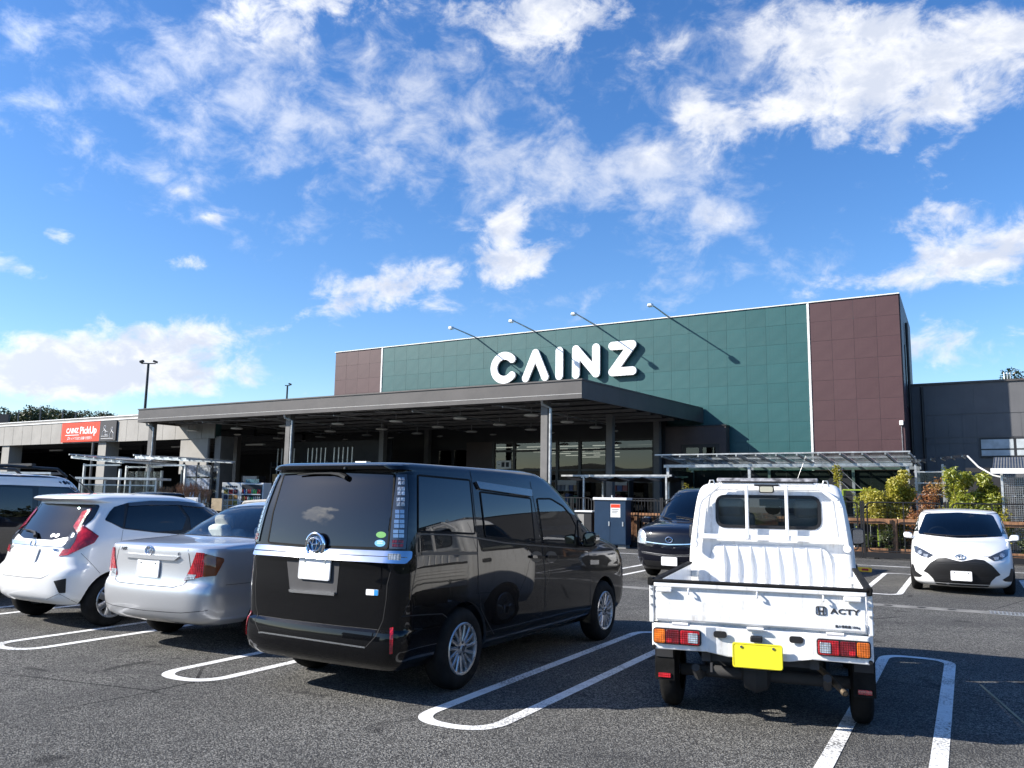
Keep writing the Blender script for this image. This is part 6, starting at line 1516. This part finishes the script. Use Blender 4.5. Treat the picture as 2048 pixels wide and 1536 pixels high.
v7.patch('headlamp_bulb', M['satin'], 'w5', ring2d(1055, 755, 26, 26, 14), .009, 14, True, skirt=0)
v7.patch('fog_lamp', M['clear_lens'], 'w5', ring2d(990, 1012, 28, 30, 14), .008, 14, True)
v7.patch('lower_intake', M['black'], 'F', rnd([(-.55, .26), (.55, .26), (.60, .36), (-.60, .36)], .03), .003, .06)
for (z, w) in ((.70, .016), (.50, .014), (.475, .010)): v7.line('F', [(-.62, z + .03), (-.3, z + .005), (0, z - .01), (.3, z + .005), (.62, z + .03)], w, M['chrome'], False, .006, 'grille_bar')
p, n = v7.at('F', 0, .775); b = MB(); b.tube([p + n * .012 + Vector((0, .07 * math.cos(t), .055 * math.sin(t))) for t in [i * 6.283 / 24 for i in range(24)]], .010, 6, closed=True); b.tube([p + n * .012 + Vector((0, .035, .03)), p + n * .012 + Vector((0, 0, .005)), p + n * .012 + Vector((0, -.02, -.045))], .012, 6); b.build('emblem', M['chrome'], v7.e, smooth=True)
p, n = v7.at('F', 0, .37); v7.plate(p + Vector((.022, 0, 0)), (1, 0, 0))
v7.line('F', [(-.74, 1.06), (-.55, .93), (-.35, .90), (.35, .90), (.55, .93), (.74, 1.06)], .006, None, False)
mirror_part(v7, 3.42, .86, 1.12, mat=P_DKBLUE)
seats(v7, (2.5, 1.4), M['interior'], .38, .62, True, .66)
b = MB(); b.cbox((3.50, 0, 1.02), (.5, 1.3, .12)); b.build('dashboard', M['interior'], v7.e, bevel=.05)
b = MB(); b.tube([Vector((3.42 + .07 * math.sin(t), -.38 + .19 * math.cos(t), 1.10 + .17 * math.sin(t))) for t in [i * 6.283 / 22 for i in range(22)]], .014, 6, closed=True); b.build('steering_wheel', M['black'], v7.e)
b = MB(); b.box(3.05, 3.07, -.03, .03, 1.42, 1.60); b.build('hanging_charm', M['yellow'], v7.e)
for y in (.3, -.25): b = MB(); b.tube([v7.at('F', yy, zz, .02)[0] for yy, zz in ((y, 1.14), (y - .25, 1.18), (y - .5, 1.20))], .010, 5); b.build('wiper', M['black'], v7.e)
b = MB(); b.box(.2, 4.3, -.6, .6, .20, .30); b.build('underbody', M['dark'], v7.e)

# ------------------------------------------------------------------ white hatchback facing the camera
T = [(.13, .22, 3.72, .74, .2, .26, .06, .20, .05, .06), (.19, .08, 3.83, .80, .25, .28, .09, .22, .05, .06), (.32, .02, 3.88, .838, .28, .30, .11, .23, .05, .06), (.46, .0, 3.92, .8475, .28, .32, .11, .24, .05, .07), (.57, .01, 3.93, .8475, .28, .36, .11, .25, .05, .08), (.66, .04, 3.89, .847, .26, .40, .11, .27, .05, .09),
     (.74, .07, 3.80, .845, .26, .42, .11, .29, .05, .10), (.81, .09, 3.64, .842, .26, .44, .11, .30, .05, .10), (.88, .11, 3.38, .838, .25, .44, .11, .30, .05, .10), (.93, .13, 3.10, .832, .25, .42, .11, .28, .05, .10), (.98, .16, 2.94, .822, .24, .40, .11, .26, .05, .09), (1.18, .27, 2.60, .772, .22, .34, .1, .22, .05, .07), (1.35, .38, 2.26, .712, .2, .30, .1, .2, .05, .06), (1.42, .44, 2.08, .672, .2, .28, .1, .2, .05, .06), (1.455, .56, 1.90, .615, .2, .3, .1, .2, .05, .06)]
ya = Car('hatchback', (9.65, 17.81), -2.073, 'white hatchback with a large black grille facing the camera side', 'car', T, P_WHITE, .04, .985)
WS = rnd([(-.58, 1.385), (0, 1.42), (.58, 1.385), (.72, .995), (0, .955), (-.72, .995)], .05, 4)
ya.hole('F', WS, inn=.3); ya.arch(.68, .30, .335, W=.85); ya.arch(3.13, .30, .335, W=.85); ya.finish(M['interior'])
ya.patch('windscreen', M['glass_mid'], 'F', WS, .002, .10, skirt=.004)
ya.patch('front_door_window', G, 'S', [(1.70, 1.02), (1.66, 1.34), (2.00, 1.29), (2.46, 1.04)], .004, .08, True, r=.02); ya.patch('rear_door_window', G, 'S', [(.80, 1.06), (.95, 1.30), (1.60, 1.36), (1.63, 1.03)], .004, .08, True, r=.02)
ya.line('S', [(.7, 1.40), (1.3, 1.425), (2.0, 1.40)], .02, M['black'], True, .003, 'roof_ditch')
wheel_set(ya.e, [(x, s * .825, s) for x in (.68, 3.13) for s in (-1, 1)], .30, .18, .185, 7, M['satin'])
ya.patch('headlamp', M['smoke_lens'], 'y6', [(822, 955), (860, 962), (960, 1015), (1042, 1060), (985, 1093), (905, 1072), (838, 1028)], .006, 14, True, r=6)
ya.patch('headlamp_projector', M['clear_lens'], 'y6', ring2d(892, 1028, 26, 22, 16), .009, 10, True, skirt=0)
ya.patch('headlamp_strip', M['clear_lens'], 'y6', [(930, 1045), (985, 1055), (970, 1085), (935, 1075)], .009, 12, True, skirt=0)
GR = [(0, .585), (.08, .60), (.22, .635), (.36, .62), (.48, .53), (.60, .375), (.53, .345), (.45, .26), (.40, .155), (0, .15)]
ya.patch('grille', M['black'], 'F', GR + [(-y, z) for y, z in reversed(GR[1:-1])], .005, .045, r=.02)
for z in (.575, .545): ya.line('F', [(-.38, z - .02), (-.2, z), (.2, z), (.38, z - .02)], .010, M['dkwall'], False, .010, 'grille_slat')
for i in range(6): ya.line('F', [(-.48 + i * .012, .325 - i * .030), (.48 - i * .012, .325 - i * .030)], .008, M['dkwall'], False, .010, 'grille_slat')
ya.patch('fog_vent', M['black'], 'F', [(-.80, .47), (-.765, .48), (-.73, .36), (-.62, .29), (-.66, .26), (-.79, .25)], .004, .03, True, r=.012)
p, n = ya.at('F', 0, .335); ya.plate(p + Vector((.035, 0, 0)), (1, 0, 0))
toyota_badge(ya, 'F', 0, .655, .075, .050, .010)
ya.line('F', [(-.80, .80), (-.55, .69), (-.30, .672), (.30, .672), (.55, .69), (.80, .80)], .005, None, False)
mirror_part(ya, 2.52, .80, .97, mat=P_WHITE, w=.17, h=.13)
seats(ya, (1.55,), M['interior'], .36, .50, True, .62)
b = MB(); b.cbox((2.58, 0, .90), (.45, 1.3, .10)); b.build('dashboard', M['interior'], ya.e, bevel=.05)
b = MB(); b.tube([Vector((2.42 + .07 * math.sin(t), -.36 + .18 * math.cos(t), .98 + .16 * math.sin(t))) for t in [i * 6.283 / 22 for i in range(22)]], .014, 6, closed=True); b.build('steering_wheel', M['black'], ya.e)
b = MB(); b.box(2.14, 2.18, -.11, .11, 1.27, 1.34); b.build('inner_mirror', M['black'], ya.e, bevel=.01)
b = MB(); b.tube([ya.at('F', yy, zz, .02)[0] for yy, zz in ((-.15, .97), (.15, .985), (.45, 1.0))], .010, 5); b.build('wiper', M['black'], ya.e)
b = MB(); b.tube([ya.at('F', yy, zz, .02)[0] for yy, zz in ((-.60, 1.0), (-.35, .985), (-.08, .975))], .010, 5); b.build('wiper', M['black'], ya.e)
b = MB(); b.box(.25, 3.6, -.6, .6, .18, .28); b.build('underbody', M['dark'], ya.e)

# ------------------------------------------------------------------ tall two-tone car at the left edge, dark car roof behind
T = [(.19, .10, 3.25, .66, .1, .3, .03, .1, .02, .05), (.28, .02, 3.35, .715, .12, .3, .04, .1, .02, .05), (.60, .0, 3.39, .735, .12, .3, .04, .1, .02, .05), (.90, .02, 3.34, .738, .12, .3, .04, .12, .02, .05), (1.02, .03, 3.10, .736, .12, .3, .04, .12, .02, .05), (1.08, .035, 2.80, .732, .12, .3, .04, .12, .02, .05), (1.14, .04, 2.66, .728, .12, .3, .04, .12, .02, .04), (1.50, .09, 2.38, .690, .12, .25, .04, .1, .02, .04), (1.62, .12, 2.26, .668, .12, .25, .04, .1, .02, .04), (1.68, .15, 2.16, .64, .14, .25, .04, .1, .02, .04), (1.705, .24, 2.05, .60, .16, .25, .04, .1, .02, .04)]
hu = Car('tall_wagon', (-8.45, 11.25), 1.03, 'tall dark wagon with white roof and black roof rails', 'car', T, P_DKBLUE, .03, 1.03)
hu.arch(.55, .32, .35, W=.74); hu.arch(2.9, .32, .35, W=.74); hu.finish()
hu.patch('white_roof', P_WHITE, 'T', rnd([(.13, -.668), (2.22, -.655), (2.25, 0), (2.22, .655), (.13, .668), (.10, 0)], .10), .004, .10, skirt=.004)
hu.patch('roof_side', P_WHITE, 'S', [(.14, 1.555), (1.2, 1.565), (2.26, 1.545), (2.16, 1.675), (.16, 1.68)], .003, .07, True)
for (x0, x1) in ((.25, .80), (.88, 1.50), (1.58, 2.30)): hu.patch('side_window', G, 'S', [(x0, 1.12), (x1 + (.12 if x1 > 2 else 0), 1.12), (x1 - (.06 if x1 > 2 else 0), 1.52), (x0, 1.54)], .004, .07, True, r=.03)
wheel_set(hu.e, [(x, s * .715, s) for x in (.55, 2.9) for s in (-1, 1)], .31, .165, .19, 6, M['alloy'])
for s_ in (-1, 1):
    b = MB(); b.tube([(.35, s_ * .58, 1.70), (.45, s_ * .58, 1.80), (1.2, s_ * .58, 1.83), (1.9, s_ * .58, 1.81), (2.05, s_ * .58, 1.70)], .022, 7); b.build('roof_rail', M['black'], hu.e, smooth=True)
for x in (.6, 1.5): b = MB(); b.bar((x, -.66, 1.86), (x, .66, 1.86), .06, .035); b.build('cross_bar', M['black'], hu.e)
b = MB(); b.tube([(2.12, -.45, 1.68), (2.3, -.45, 1.52)], .01, 5); b.build('roof_trim', M['black'], hu.e)
mirror_part(hu, 2.4, .74, 1.12, mat=P_DKBLUE)
hu.patch('rear_window', G, 'R', [(-.56, 1.52), (.56, 1.52), (.60, 1.10), (-.60, 1.10)], .004, .08, r=.05); hu.patch('tail_lamp', M['red_lens'], 'R', [(.62, 1.05), (.70, 1.05), (.70, .78), (.62, .78)], .008, .06, True, r=.02)
p, n = hu.at('R', 0, .75); hu.plate(p + Vector((-.008, 0, 0)), (-1, 0, 0)); hu.patch('windscreen', G, 'F', [(-.55, 1.55), (.55, 1.55), (.62, 1.14), (-.62, 1.14)], .004, .08, r=.05)
for z in (.84,): hu.line('R', [(-.35, z), (.35, z)], .03, M['chrome'], False, .01, 'garnish')
T2 = [tuple(r) for r in T]
T = [(.17, .22, 3.70, .72, .2, .42, .06, .20, .05, .12), (.36, .02, 3.88, .832, .28, .46, .11, .26, .05, .12), (.62, .01, 3.93, .8475, .28, .46, .11, .27, .05, .12), (.78, .07, 3.82, .845, .26, .46, .11, .29, .05, .12), (.93, .11, 3.38, .835, .25, .44, .11, .30, .05, .12), (1.02, .16, 2.92, .815, .24, .42, .11, .26, .05, .10), (1.36, .38, 2.24, .700, .2, .34, .1, .2, .05, .07), (1.48, .44, 2.08, .665, .2, .3, .1, .2, .05, .07), (1.52, .56, 1.90, .615, .2, .3, .1, .2, .05, .07)]
q = lot(-21.3, 15.3); bk = Car('hatchback', (q.x, q.y), LOT - math.pi / 2, 'black hatchback in the far row, only its roof showing over the white one', 'car', T, P_BLACK, .04)
bk.arch(.68, .30, .335, W=.85); bk.arch(3.13, .30, .335, W=.85); bk.finish()
bk.patch('windscreen', G, 'F', [(-.56, 1.40), (.56, 1.40), (.68, 1.05), (-.68, 1.05)], .004, .1, r=.04)
bk.patch('side_window', G, 'S', [(.80, 1.08), (.95, 1.36), (2.0, 1.36), (2.65, 1.07)], .004, .1, True, r=.03)
wheel_set(bk.e, [(x, s * .825, s) for x in (.68, 3.13) for s in (-1, 1)], .30, .18, .185, 7, M['alloy'])
for s_ in (-1, 1): bk.patch('headlamp', M['clear_lens'], 'F', [(s_ * .5, .76), (s_ * .75, .84), (s_ * .74, .74), (s_ * .55, .70)], .005, .05)
bk.patch('grille', M['dkwall'], 'F', [(-.45, .36), (.45, .36), (.5, .55), (-.5, .55)], .005, .08, r=.03); p, n = bk.at('F', 0, .45); bk.plate(p + Vector((.012, 0, 0)), (1, 0, 0))
# ------------------------------------------------------------------ small white pickup truck, seen from behind
P_TRUCK = carpaint('paint_truck_white', (.80, .80, .79), 0, .38, 0, .5, .10, .62)
T = [(.30, 2.10, 3.28, .66, .05, .2, .0, .05, .0, .02), (.40, 2.0, 3.37, .715, .06, .2, .0, .08, .0, .03), (.62, 1.975, 3.395, .730, .07, .2, .0, .1, .0, .04), (.95, 1.97, 3.37, .732, .07, .2, .0, .1, .0, .04), (1.05, 1.97, 3.28, .728, .07, .2, .0, .12, .0, .04), (1.35, 1.975, 3.03, .692, .07, .2, .0, .12, .0, .04), (1.58, 1.985, 2.82, .652, .08, .2, .0, .12, .0, .04), (1.65, 1.995, 2.72, .630, .08, .2, .01, .1, .0, .03), (1.69, 2.02, 2.60, .60, .1, .2, .01, .1, .0, .03), (1.71, 2.07, 2.48, .56, .12, .2, .01, .1, .0, .03)]
tk = Car('pickup_truck', (1.713, 5.806), 1.222, 'small white flatbed pickup with a low tailgate and yellow number plate', 'truck', T, P_TRUCK, .025, 1.0, None, 28)
RWN = rnd([(-.442, 1.587), (.462, 1.587), (.462, 1.31), (-.442, 1.31)], .075, 5)
tk.hole('R', RWN, inn=.25)
FWN = rnd([(-.57, 1.62), (.57, 1.62), (.65, 1.10), (-.65, 1.10)], .06, 4); tk.hole('F', FWN, inn=.3)
SDW = rnd([(2.18, 1.08), (2.22, 1.56), (2.68, 1.56), (3.06, 1.10)], .05, 4); tk.hole('S', SDW, True, .22)
tk.arch(2.62, .27, .31, W=.735); tk.finish(weathered('cab_lining', (.16, .16, .16), .8))
tk.patch('rear_window', M['glass_clear'], 'R', RWN, .003, .07, skirt=.004); tk.line('R', RWN, .030, M['black'], False, .006, 'window_seal', True)
tk.patch('windscreen', M['glass_clear'], 'F', FWN, .002, .09, skirt=.004); tk.line('F', FWN, .03, M['black'], False, .004, 'windscreen_seal', True)
tk.patch('door_window', M['glass_clear'], 'S', SDW, .002, .09, True, skirt=.004); tk.line('S', SDW, .024, M['black'], True, .003, 'door_seal', True)
tk.line('S', [(2.12, 1.64), (2.10, 1.0), (2.12, .45), (2.9, .42), (2.98, .6), (3.12, 1.08)], .006); tk.patch('door_handle', M['black'], 'S', rnd([(2.18, .985), (2.32, .985), (2.32, .945), (2.18, .945)], .012), .02, .03, True)
E_ = tk.e
def tb(name, x0, x1, y0, y1, z0, z1, mat=None, bev=0.0, par=None): b = MB(); b.box(x0, x1, y0, y1, z0, z1); return b.build(name, mat or P_TRUCK, par or E_, bevel=bev)
# cab interior: two high backed seats, wheel, mirror
for y in (.34, -.34):
    b = MB(); b.cbox((2.35, y, .80), (.46, .46, .14)); b.cbox((2.16, y, 1.13), (.11, .42, .62), Matrix.Rotation(-.12, 3, 'Y')); b.cbox((2.09, y, 1.48), (.08, .24, .18), Matrix.Rotation(-.12, 3, 'Y')); b.build('seat', weathered('grey_cloth', (.16, .165, .17), .9), E_, bevel=.04)
b = MB(); b.cbox((2.95, 0, 1.0), (.3, 1.2, .16)); b.build('dashboard', M['interior'], E_, bevel=.04)
b = MB(); b.tube([Vector((2.66 + .10 * math.sin(t), -.34 + .18 * math.cos(t), 1.10 + .13 * math.sin(t))) for t in [i * 6.283 / 22 for i in range(22)]], .013, 6, closed=True); b.build('steering_wheel', M['black'], E_)
tb('inner_mirror', 2.68, 2.71, -.10, .12, 1.50, 1.57, M['black'], .01)
for sg in (1, -1):
    b = MB(); o_ = rnd([(.747, 1.13), (.862, 1.14), (.858, 1.295), (.745, 1.29)], .03, 4); b.prism(o_, lambda a, z: (2.95, sg * a, z), lambda a, z: (3.03, sg * (a - .004), z)); mm = b.build('door_mirror', M['black'], E_, smooth=True, bevel=.012)
    g = MB(); o2 = rnd([(.756, 1.14), (.853, 1.15), (.850, 1.285), (.754, 1.28)], .025, 4); g.prism(o2, lambda a, z: (2.949, sg * a, z), lambda a, z: (2.944, sg * a, z)); g.build('mirror_glass', M['mirror'], mm)
    a = MB(); a.tube([(3.0, sg * .75, 1.14), (3.04, sg * .74, 1.06), (3.06, sg * .70, 1.04)], .012, 6); a.build('mirror_stay', M['black'], mm)
# pressed cab back panel, ribs
b = MB(); o_ = rnd([(-.535, .70), (.535, .70), (.535, 1.05), (.47, 1.145), (-.47, 1.145), (-.535, 1.05)], .05, 4); b.prism(o_, lambda y, z: (1.972, y, z), lambda y, z: (1.945 if abs(y) < .50 else 1.955, y, z)); b.build('pressed_panel', P_TRUCK, E_, smooth=True, bevel=.012)
for y in (.404, .283, .164, .046, -.076, -.197, -.319, -.441):
    b = MB(); vs = [(1.9455, y + .006, .70), (1.9455, y - .016, .70), (1.931, y, .70), (1.9455, y + .006, .98), (1.9455, y - .022, .98), (1.927, y, .98), (1.945, y + .006, 1.135), (1.945, y - .008, 1.135), (1.938, y, 1.135)]
    b.add(vs, [(0, 1, 2), (6, 8, 7)] + [(i * 3 + a_, i * 3 + (a_ + 1) % 3, (i + 1) * 3 + (a_ + 1) % 3, (i + 1) * 3 + a_) for i in range(2) for a_ in range(3)]); b.build('rib', P_TRUCK, E_)
tk.line('R', rnd([(-.585, 1.20), (-.545, 1.60), (-.48, 1.655), (.48, 1.655), (.545, 1.60), (.585, 1.20)], .05, 4), .012, P_TRUCK, False, .008, 'pressed_edge')
# head guard
gx = 1.915
b = MB(); path = [(.665, 1.14), (.65, 1.30), (.625, 1.50), (.60, 1.555), (.44, 1.688), (.415, 1.70), (-.405, 1.70), (-.43, 1.688), (-.595, 1.555), (-.62, 1.50), (-.645, 1.30), (-.662, 1.14)]
for i in range(len(path) - 1): b.bar((gx, *path[i]), (gx, *path[i + 1]), .040, .045, (1, 0, 0))
b.build('guard_frame', P_TRUCK, E_, bevel=.006)
b = MB(); b.bar((gx, .645, 1.215), (gx, -.640, 1.215), .034, .046); b.build('guard_rail', P_TRUCK, E_, bevel=.006)
for y in (.186, -.163): b = MB(); b.bar((gx - .006, y, 1.20), (gx - .006, y, 1.695), .040, .030, (0, 1, 0)); b.build('guard_upright', P_TRUCK, E_, bevel=.006)
b = MB(); b.box(gx - .03, gx + .02, -.40, .41, 1.712, 1.728); b.build('guard_rubber', M['black'], E_)
for y in (.50, -.50): b = MB(); b.tube([(gx, y + .03, 1.68), (gx, y + .015, 1.735), (gx, y - .015, 1.735), (gx, y - .03, 1.68)], .007, 6); b.build('guard_hook', M['alu'], E_, smooth=True)
for y in (.668, -.664): b = MB(); b.lathe([(0, -.012), (.030, -.012), (.036, 0), (.036, .03)], 'x', 14, (gx - .02, y, 1.14)); b.build('guard_foot', P_TRUCK, E_, smooth=True)
b = MB(); o_ = rnd([(-.058, 1.622), (.075, 1.622), (.075, 1.688), (-.058, 1.688)], .02, 4); b.prism(o_, lambda y, z: (gx - .045, y, z), lambda y, z: (gx - .0, y, z)); wl = b.build('work_lamp', M['black'], E_, bevel=.008)
b = MB(); o_ = rnd([(-.048, 1.630), (.065, 1.630), (.065, 1.680), (-.048, 1.680)], .015, 4); b.prism(o_, lambda y, z: (gx - .051, y, z), lambda y, z: (gx - .045, y, z)); b.build('lamp_lens', principled('work_lens', (.55, .53, .42), .15, .2, .5, 1.0), wl)
tb('lamp_bracket', gx - .04, gx, -.10, .115, 1.685, 1.70, M['black'])
b = MB(); b.prism([(2.22, 1.730), (2.62, 1.730), (2.55, 1.755), (2.26, 1.768)], lambda x, z: (x, -.44, z), lambda x, z: (x, .49, z)); b.build('roof_cover', weathered('tarp', (.24, .24, .25), .6, .2, .5, 14), E_, bevel=.01)
# load bed
tb('bed_floor', .05, 1.93, -.69, .69, .672, .700)
for i in range(9): tb('floor_rib', .06, 1.92, -.62 + i * .155 - .02, -.62 + i * .155 + .02, .701, .708)
for sg in (1, -1):
    y0, y1 = sorted((sg * .700, sg * .735)); g = tb('side_gate', .035, 1.93, y0, y1, .69, .955, None, .008)
    y0, y1 = sorted((sg * .692, sg * .742)); tb('gate_rubber', .035, 1.92, y0, y1, .956, .976, M['rubber'], .006)
    for z in (.745, .80, .86): y0, y1 = sorted((sg * .7355, sg * .7445)); tb('gate_rib', .10, 1.88, y0, y1, z - .008, z + .008)
    y0, y1 = sorted((sg * .66, sg * .725)); tb('bed_sill', .03, 1.93, y0, y1, .60, .672)
    for x in (.25, .95, 1.65): y0, y1 = sorted((sg * .735, sg * .750)); tb('gate_hook', x - .012, x + .012, y0, y1, .65, .70, M['steel'])
    y0, y1 = sorted((sg * .64, sg * .70)); tb('gate_latch', 1.86, 1.95, y0, y1, .84, .90, M['alu'], .01)
tg = tb('tailgate', .0, .032, -.692, .700, .690, .955, None, .006)
tb('tailgate_lip', -.022, .034, -.700, .708, .928, .958, None, .006, tg)
tb('tailgate_fold', -.012, .002, -.690, .698, .700, .756, None, .008, tg)
tb('tailgate_rubber', -.026, .045, -.712, .720, .958, .978, M['rubber'], .008, tg)
for sg, yc in ((1, .728), (-1, -.718)):
    tb('gate_corner', -.020, .050, yc - .018, yc + .026 if sg > 0 else yc + .018, .935, .990, M['rubber'], .008, tg)
    tb('corner_post', .0, .045, yc - .016, yc + .016, .675, .935, None, .006)
    for z in (.80, .86, .91): tb('latch_bolt', -.012, .0, yc - .008, yc + .008, z - .006, z + .006, M['steel'], 0, tg)
for y0, y1 in ((.576, .690), (-.668, -.555)): tb('latch_handle', -.040, -.012, y0, y1, .893, .926, None, .008, tg)
for y in (.462, -.004, -.430):
    b = MB(); b.tube([(-.008, y, .925), (-.030, y, .915), (-.034, y, .895), (-.022, y, .885)], .007, 6); b.build('rope_hook', P_TRUCK, tg, smooth=True)
for y in (.525, .015, -.495):
    b = MB(); b.tube([(-.014, y - .055, .676), (-.014, y + .055, .676)], .011, 8); b.build('hinge', P_TRUCK, tg)
    tb('hinge_leaf', -.010, .0, y - .05, y + .05, .655, .682, None, 0, tg)
tk_txt = lambda t, y, z, s, m_, **kw: text_part('lettering', t, s, m_, tg, frameM((-.0142, y, z), (0, -1, 0), (0, 0, 1)), .0012, **kw)
me = text_mesh('ACTY', .050, .0012, bold=.0018, spacing=1.12); me.materials.clear(); me.transform(Matrix.Diagonal((1.28, .92, 1, 1))); me.transform(frameM((-.0022, -.562, .822), (0, -1, 0), (0, 0, 1))); mesh_obj('lettering', me, tg, M['ink'])
tk_txt('\u6700\u5927\u7A4D\u8F09\u91CF 350kg', -.573, .727, .020, M['ink'])
hb_ = MB(); o_ = rnd([(-.032, -.027), (.032, -.027), (.030, .027), (-.030, .027)], .012, 4); hb_.tube([(-.003, -.413 - a, .822 + b_) for a, b_ in o_], .0028, 5, closed=True)
for sx in (-1, 1): hb_.bar((-.003, -.413 + sx * .017, .846), (-.003, -.413 + sx * .012, .799), .009, .003, (1, 0, 0))
hb_.bar((-.003, -.413 - .014, .820), (-.003, -.413 + .014, .820), .009, .003, (1, 0, 0)); hb_.build('emblem', M['ink'], tg)
# rear bumper panel with a dished centre
b = MB(); yy = [-.730, -.70, -.345, -.28, -.20, .20, .28, .345, .70, .730]; zb_ = [.505, .495, .50, .485, .470, .470, .485, .50, .495, .505]; xx = [.03, -.02, -.02, .004, .012, .012, .004, -.02, -.02, .03]
vs = []
for y, z, x in zip(yy, zb_, xx): vs += [(x, y, z), (x, y, .672), (.09, y, .672), (.09, y, z)]
b.add(vs, [(4 * i + j, 4 * i + (j + 1) % 4, 4 * (i + 1) + (j + 1) % 4, 4 * (i + 1) + j) for i in range(len(yy) - 1) for j in range(4)] + [(0, 1, 2, 3), (39, 38, 37, 36)]); b.build('rear_bumper', P_TRUCK, E_, bevel=.008)
for sg in (1, -1):
    w = MB(); o_ = rnd([(.378, .536), (.712, .536), (.712, .645), (.378, .645)], .022, 4); w.prism([(sg * a, z) for a, z in o_], lambda y, z: (-.020, y, z), lambda y, z: (-.034, y, z)); lp = w.build('tail_lamp', M['black'], E_)
    for (a, c, z0, z1, mt) in ((.386, .520, .544, .637, 'red_lens'), (.524, .622, .544, .637, 'dkred_lens'), (.626, .704, .544, .637, 'amber_lens')):
        w = MB(); w.prism(rnd([(sg * a, z0), (sg * c, z0), (sg * c, z1), (sg * a, z1)], .012, 3), lambda y, z: (-.034, y, z), lambda y, z: (-.048, y, z)); w.build('lens', M[mt], lp, bevel=.004)
    w = MB(); w.prism(rnd([(sg * .398, .556), (sg * .466, .556), (sg * .466, .624), (sg * .398, .624)], .006, 3), lambda y, z: (-.048, y, z), lambda y, z: (-.053, y, z)); w.build('reversing_lens', M['clear_lens'], lp, bevel=.003)
    w = MB(); w.prism(rnd([(sg * .575, .552), (sg * .615, .552), (sg * .615, .578), (sg * .575, .578)], .010, 3), lambda y, z: (-.0482, y, z), lambda y, z: (-.0495, y, z)); w.build('lens_spot', M['red_lens'], lp)  # small brighter red spot set on the dark red lens
    w = MB(); o_ = rnd([(sg * .25 - .045, .600), (sg * .25 + .045, .600), (sg * .25 + .045, .645), (sg * .25 - .045, .645)], .022, 5); w.prism(o_, lambda y, z: (-.006, y, z), lambda y, z: (-.012 + (.013 if False else 0), y, z)); w.build('bumper_slot', M['dark'], E_)
    w = MB(); w.lathe([(0, -.010), (.010, -.010), (.014, -.004), (.014, .004)], 'x', 12, (-.018, sg * .708, .512)); w.build('bumper_plug', M['black'], E_)
tb('plate_lamp', -.045, .010, -.032, .048, .590, .630, M['black'], .008)
tk.plate(Vector((-.030, .003, .500)), (-1, 0, 0), mat='plate_y')
tb('plate_bracket', -.028, .0, -.10, .10, .45, .56, M['black'])
# under the bed: rails, axle, springs, exhaust, flaps
for y in (.36, -.36): tb('chassis_rail', .08, 3.1, y - .03, y + .03, .42, .52, M['interior'])
b = MB(); b.tube([(.55, -.6, .265), (.55, .6, .265)], .045, 10); b.lathe([(0, -.12), (.10, -.08), (.13, 0), (.10, .08), (0, .12)], 'y', 16, (.55, .05, .265)); b.build('rear_axle', M['interior'], E_, smooth=True)
for sg in (1, -1):
    b = MB(); b.tube([(.14, sg * .44, .36), (.3, sg * .44, .27), (.55, sg * .44, .24), (.8, sg * .44, .27), (1.1, sg * .44, .40)], .03, 6); b.build('leaf_spring', M['interior'], E_)
    y0, y1 = sorted((sg * .605, sg * .748)); fl = tb('mud_flap', .235, .247, y0, y1, .235, .50, M['rubber'], .003)
    tb('flap_clamp', .227, .235, y0 + .01, y1 - .01, .40, .50, M['dkwall'], 0, fl); y0, y1 = sorted((sg * .632, sg * .722)); tb('flap_reflector', .225, .235, y0, y1, .254, .286, M['red_lens'], .002, fl)
b = MB(); b.tube([(1.5, -.15, .36), (.9, -.18, .42), (.5, -.25, .46), (.35, -.42, .36), (.15, -.53, .285), (.10, -.55, .275)], .021, 10, caps=False); b.tube([(.101, -.5495, .2755), (.45, -.40, .37)], .016, 8); b.build('exhaust_pipe', weathered('exhaust_steel', (.22, .17, .12), .5, .7, .3, 12), E_, smooth=True)
tb('engine_bay', .65, 1.95, -.42, .42, .28, .60, M['interior']); tb('tow_hook', .02, .06, .31, .325, .36, .42, M['interior']); tb('cross_member', .12, .16, -.34, .34, .42, .47, M['interior'])
tb('battery_box', 1.05, 1.55, .45, .68, .34, .58, M['black'], .01); tb('fuel_tank', .95, 1.75, -.69, -.45, .32, .58, M['black'], .02)
wheel_set(E_, [(x, s * .735, s) for x in (.55, 2.62) for s in (-1, 1)], .266, .14, .158, 8, M['satin'])
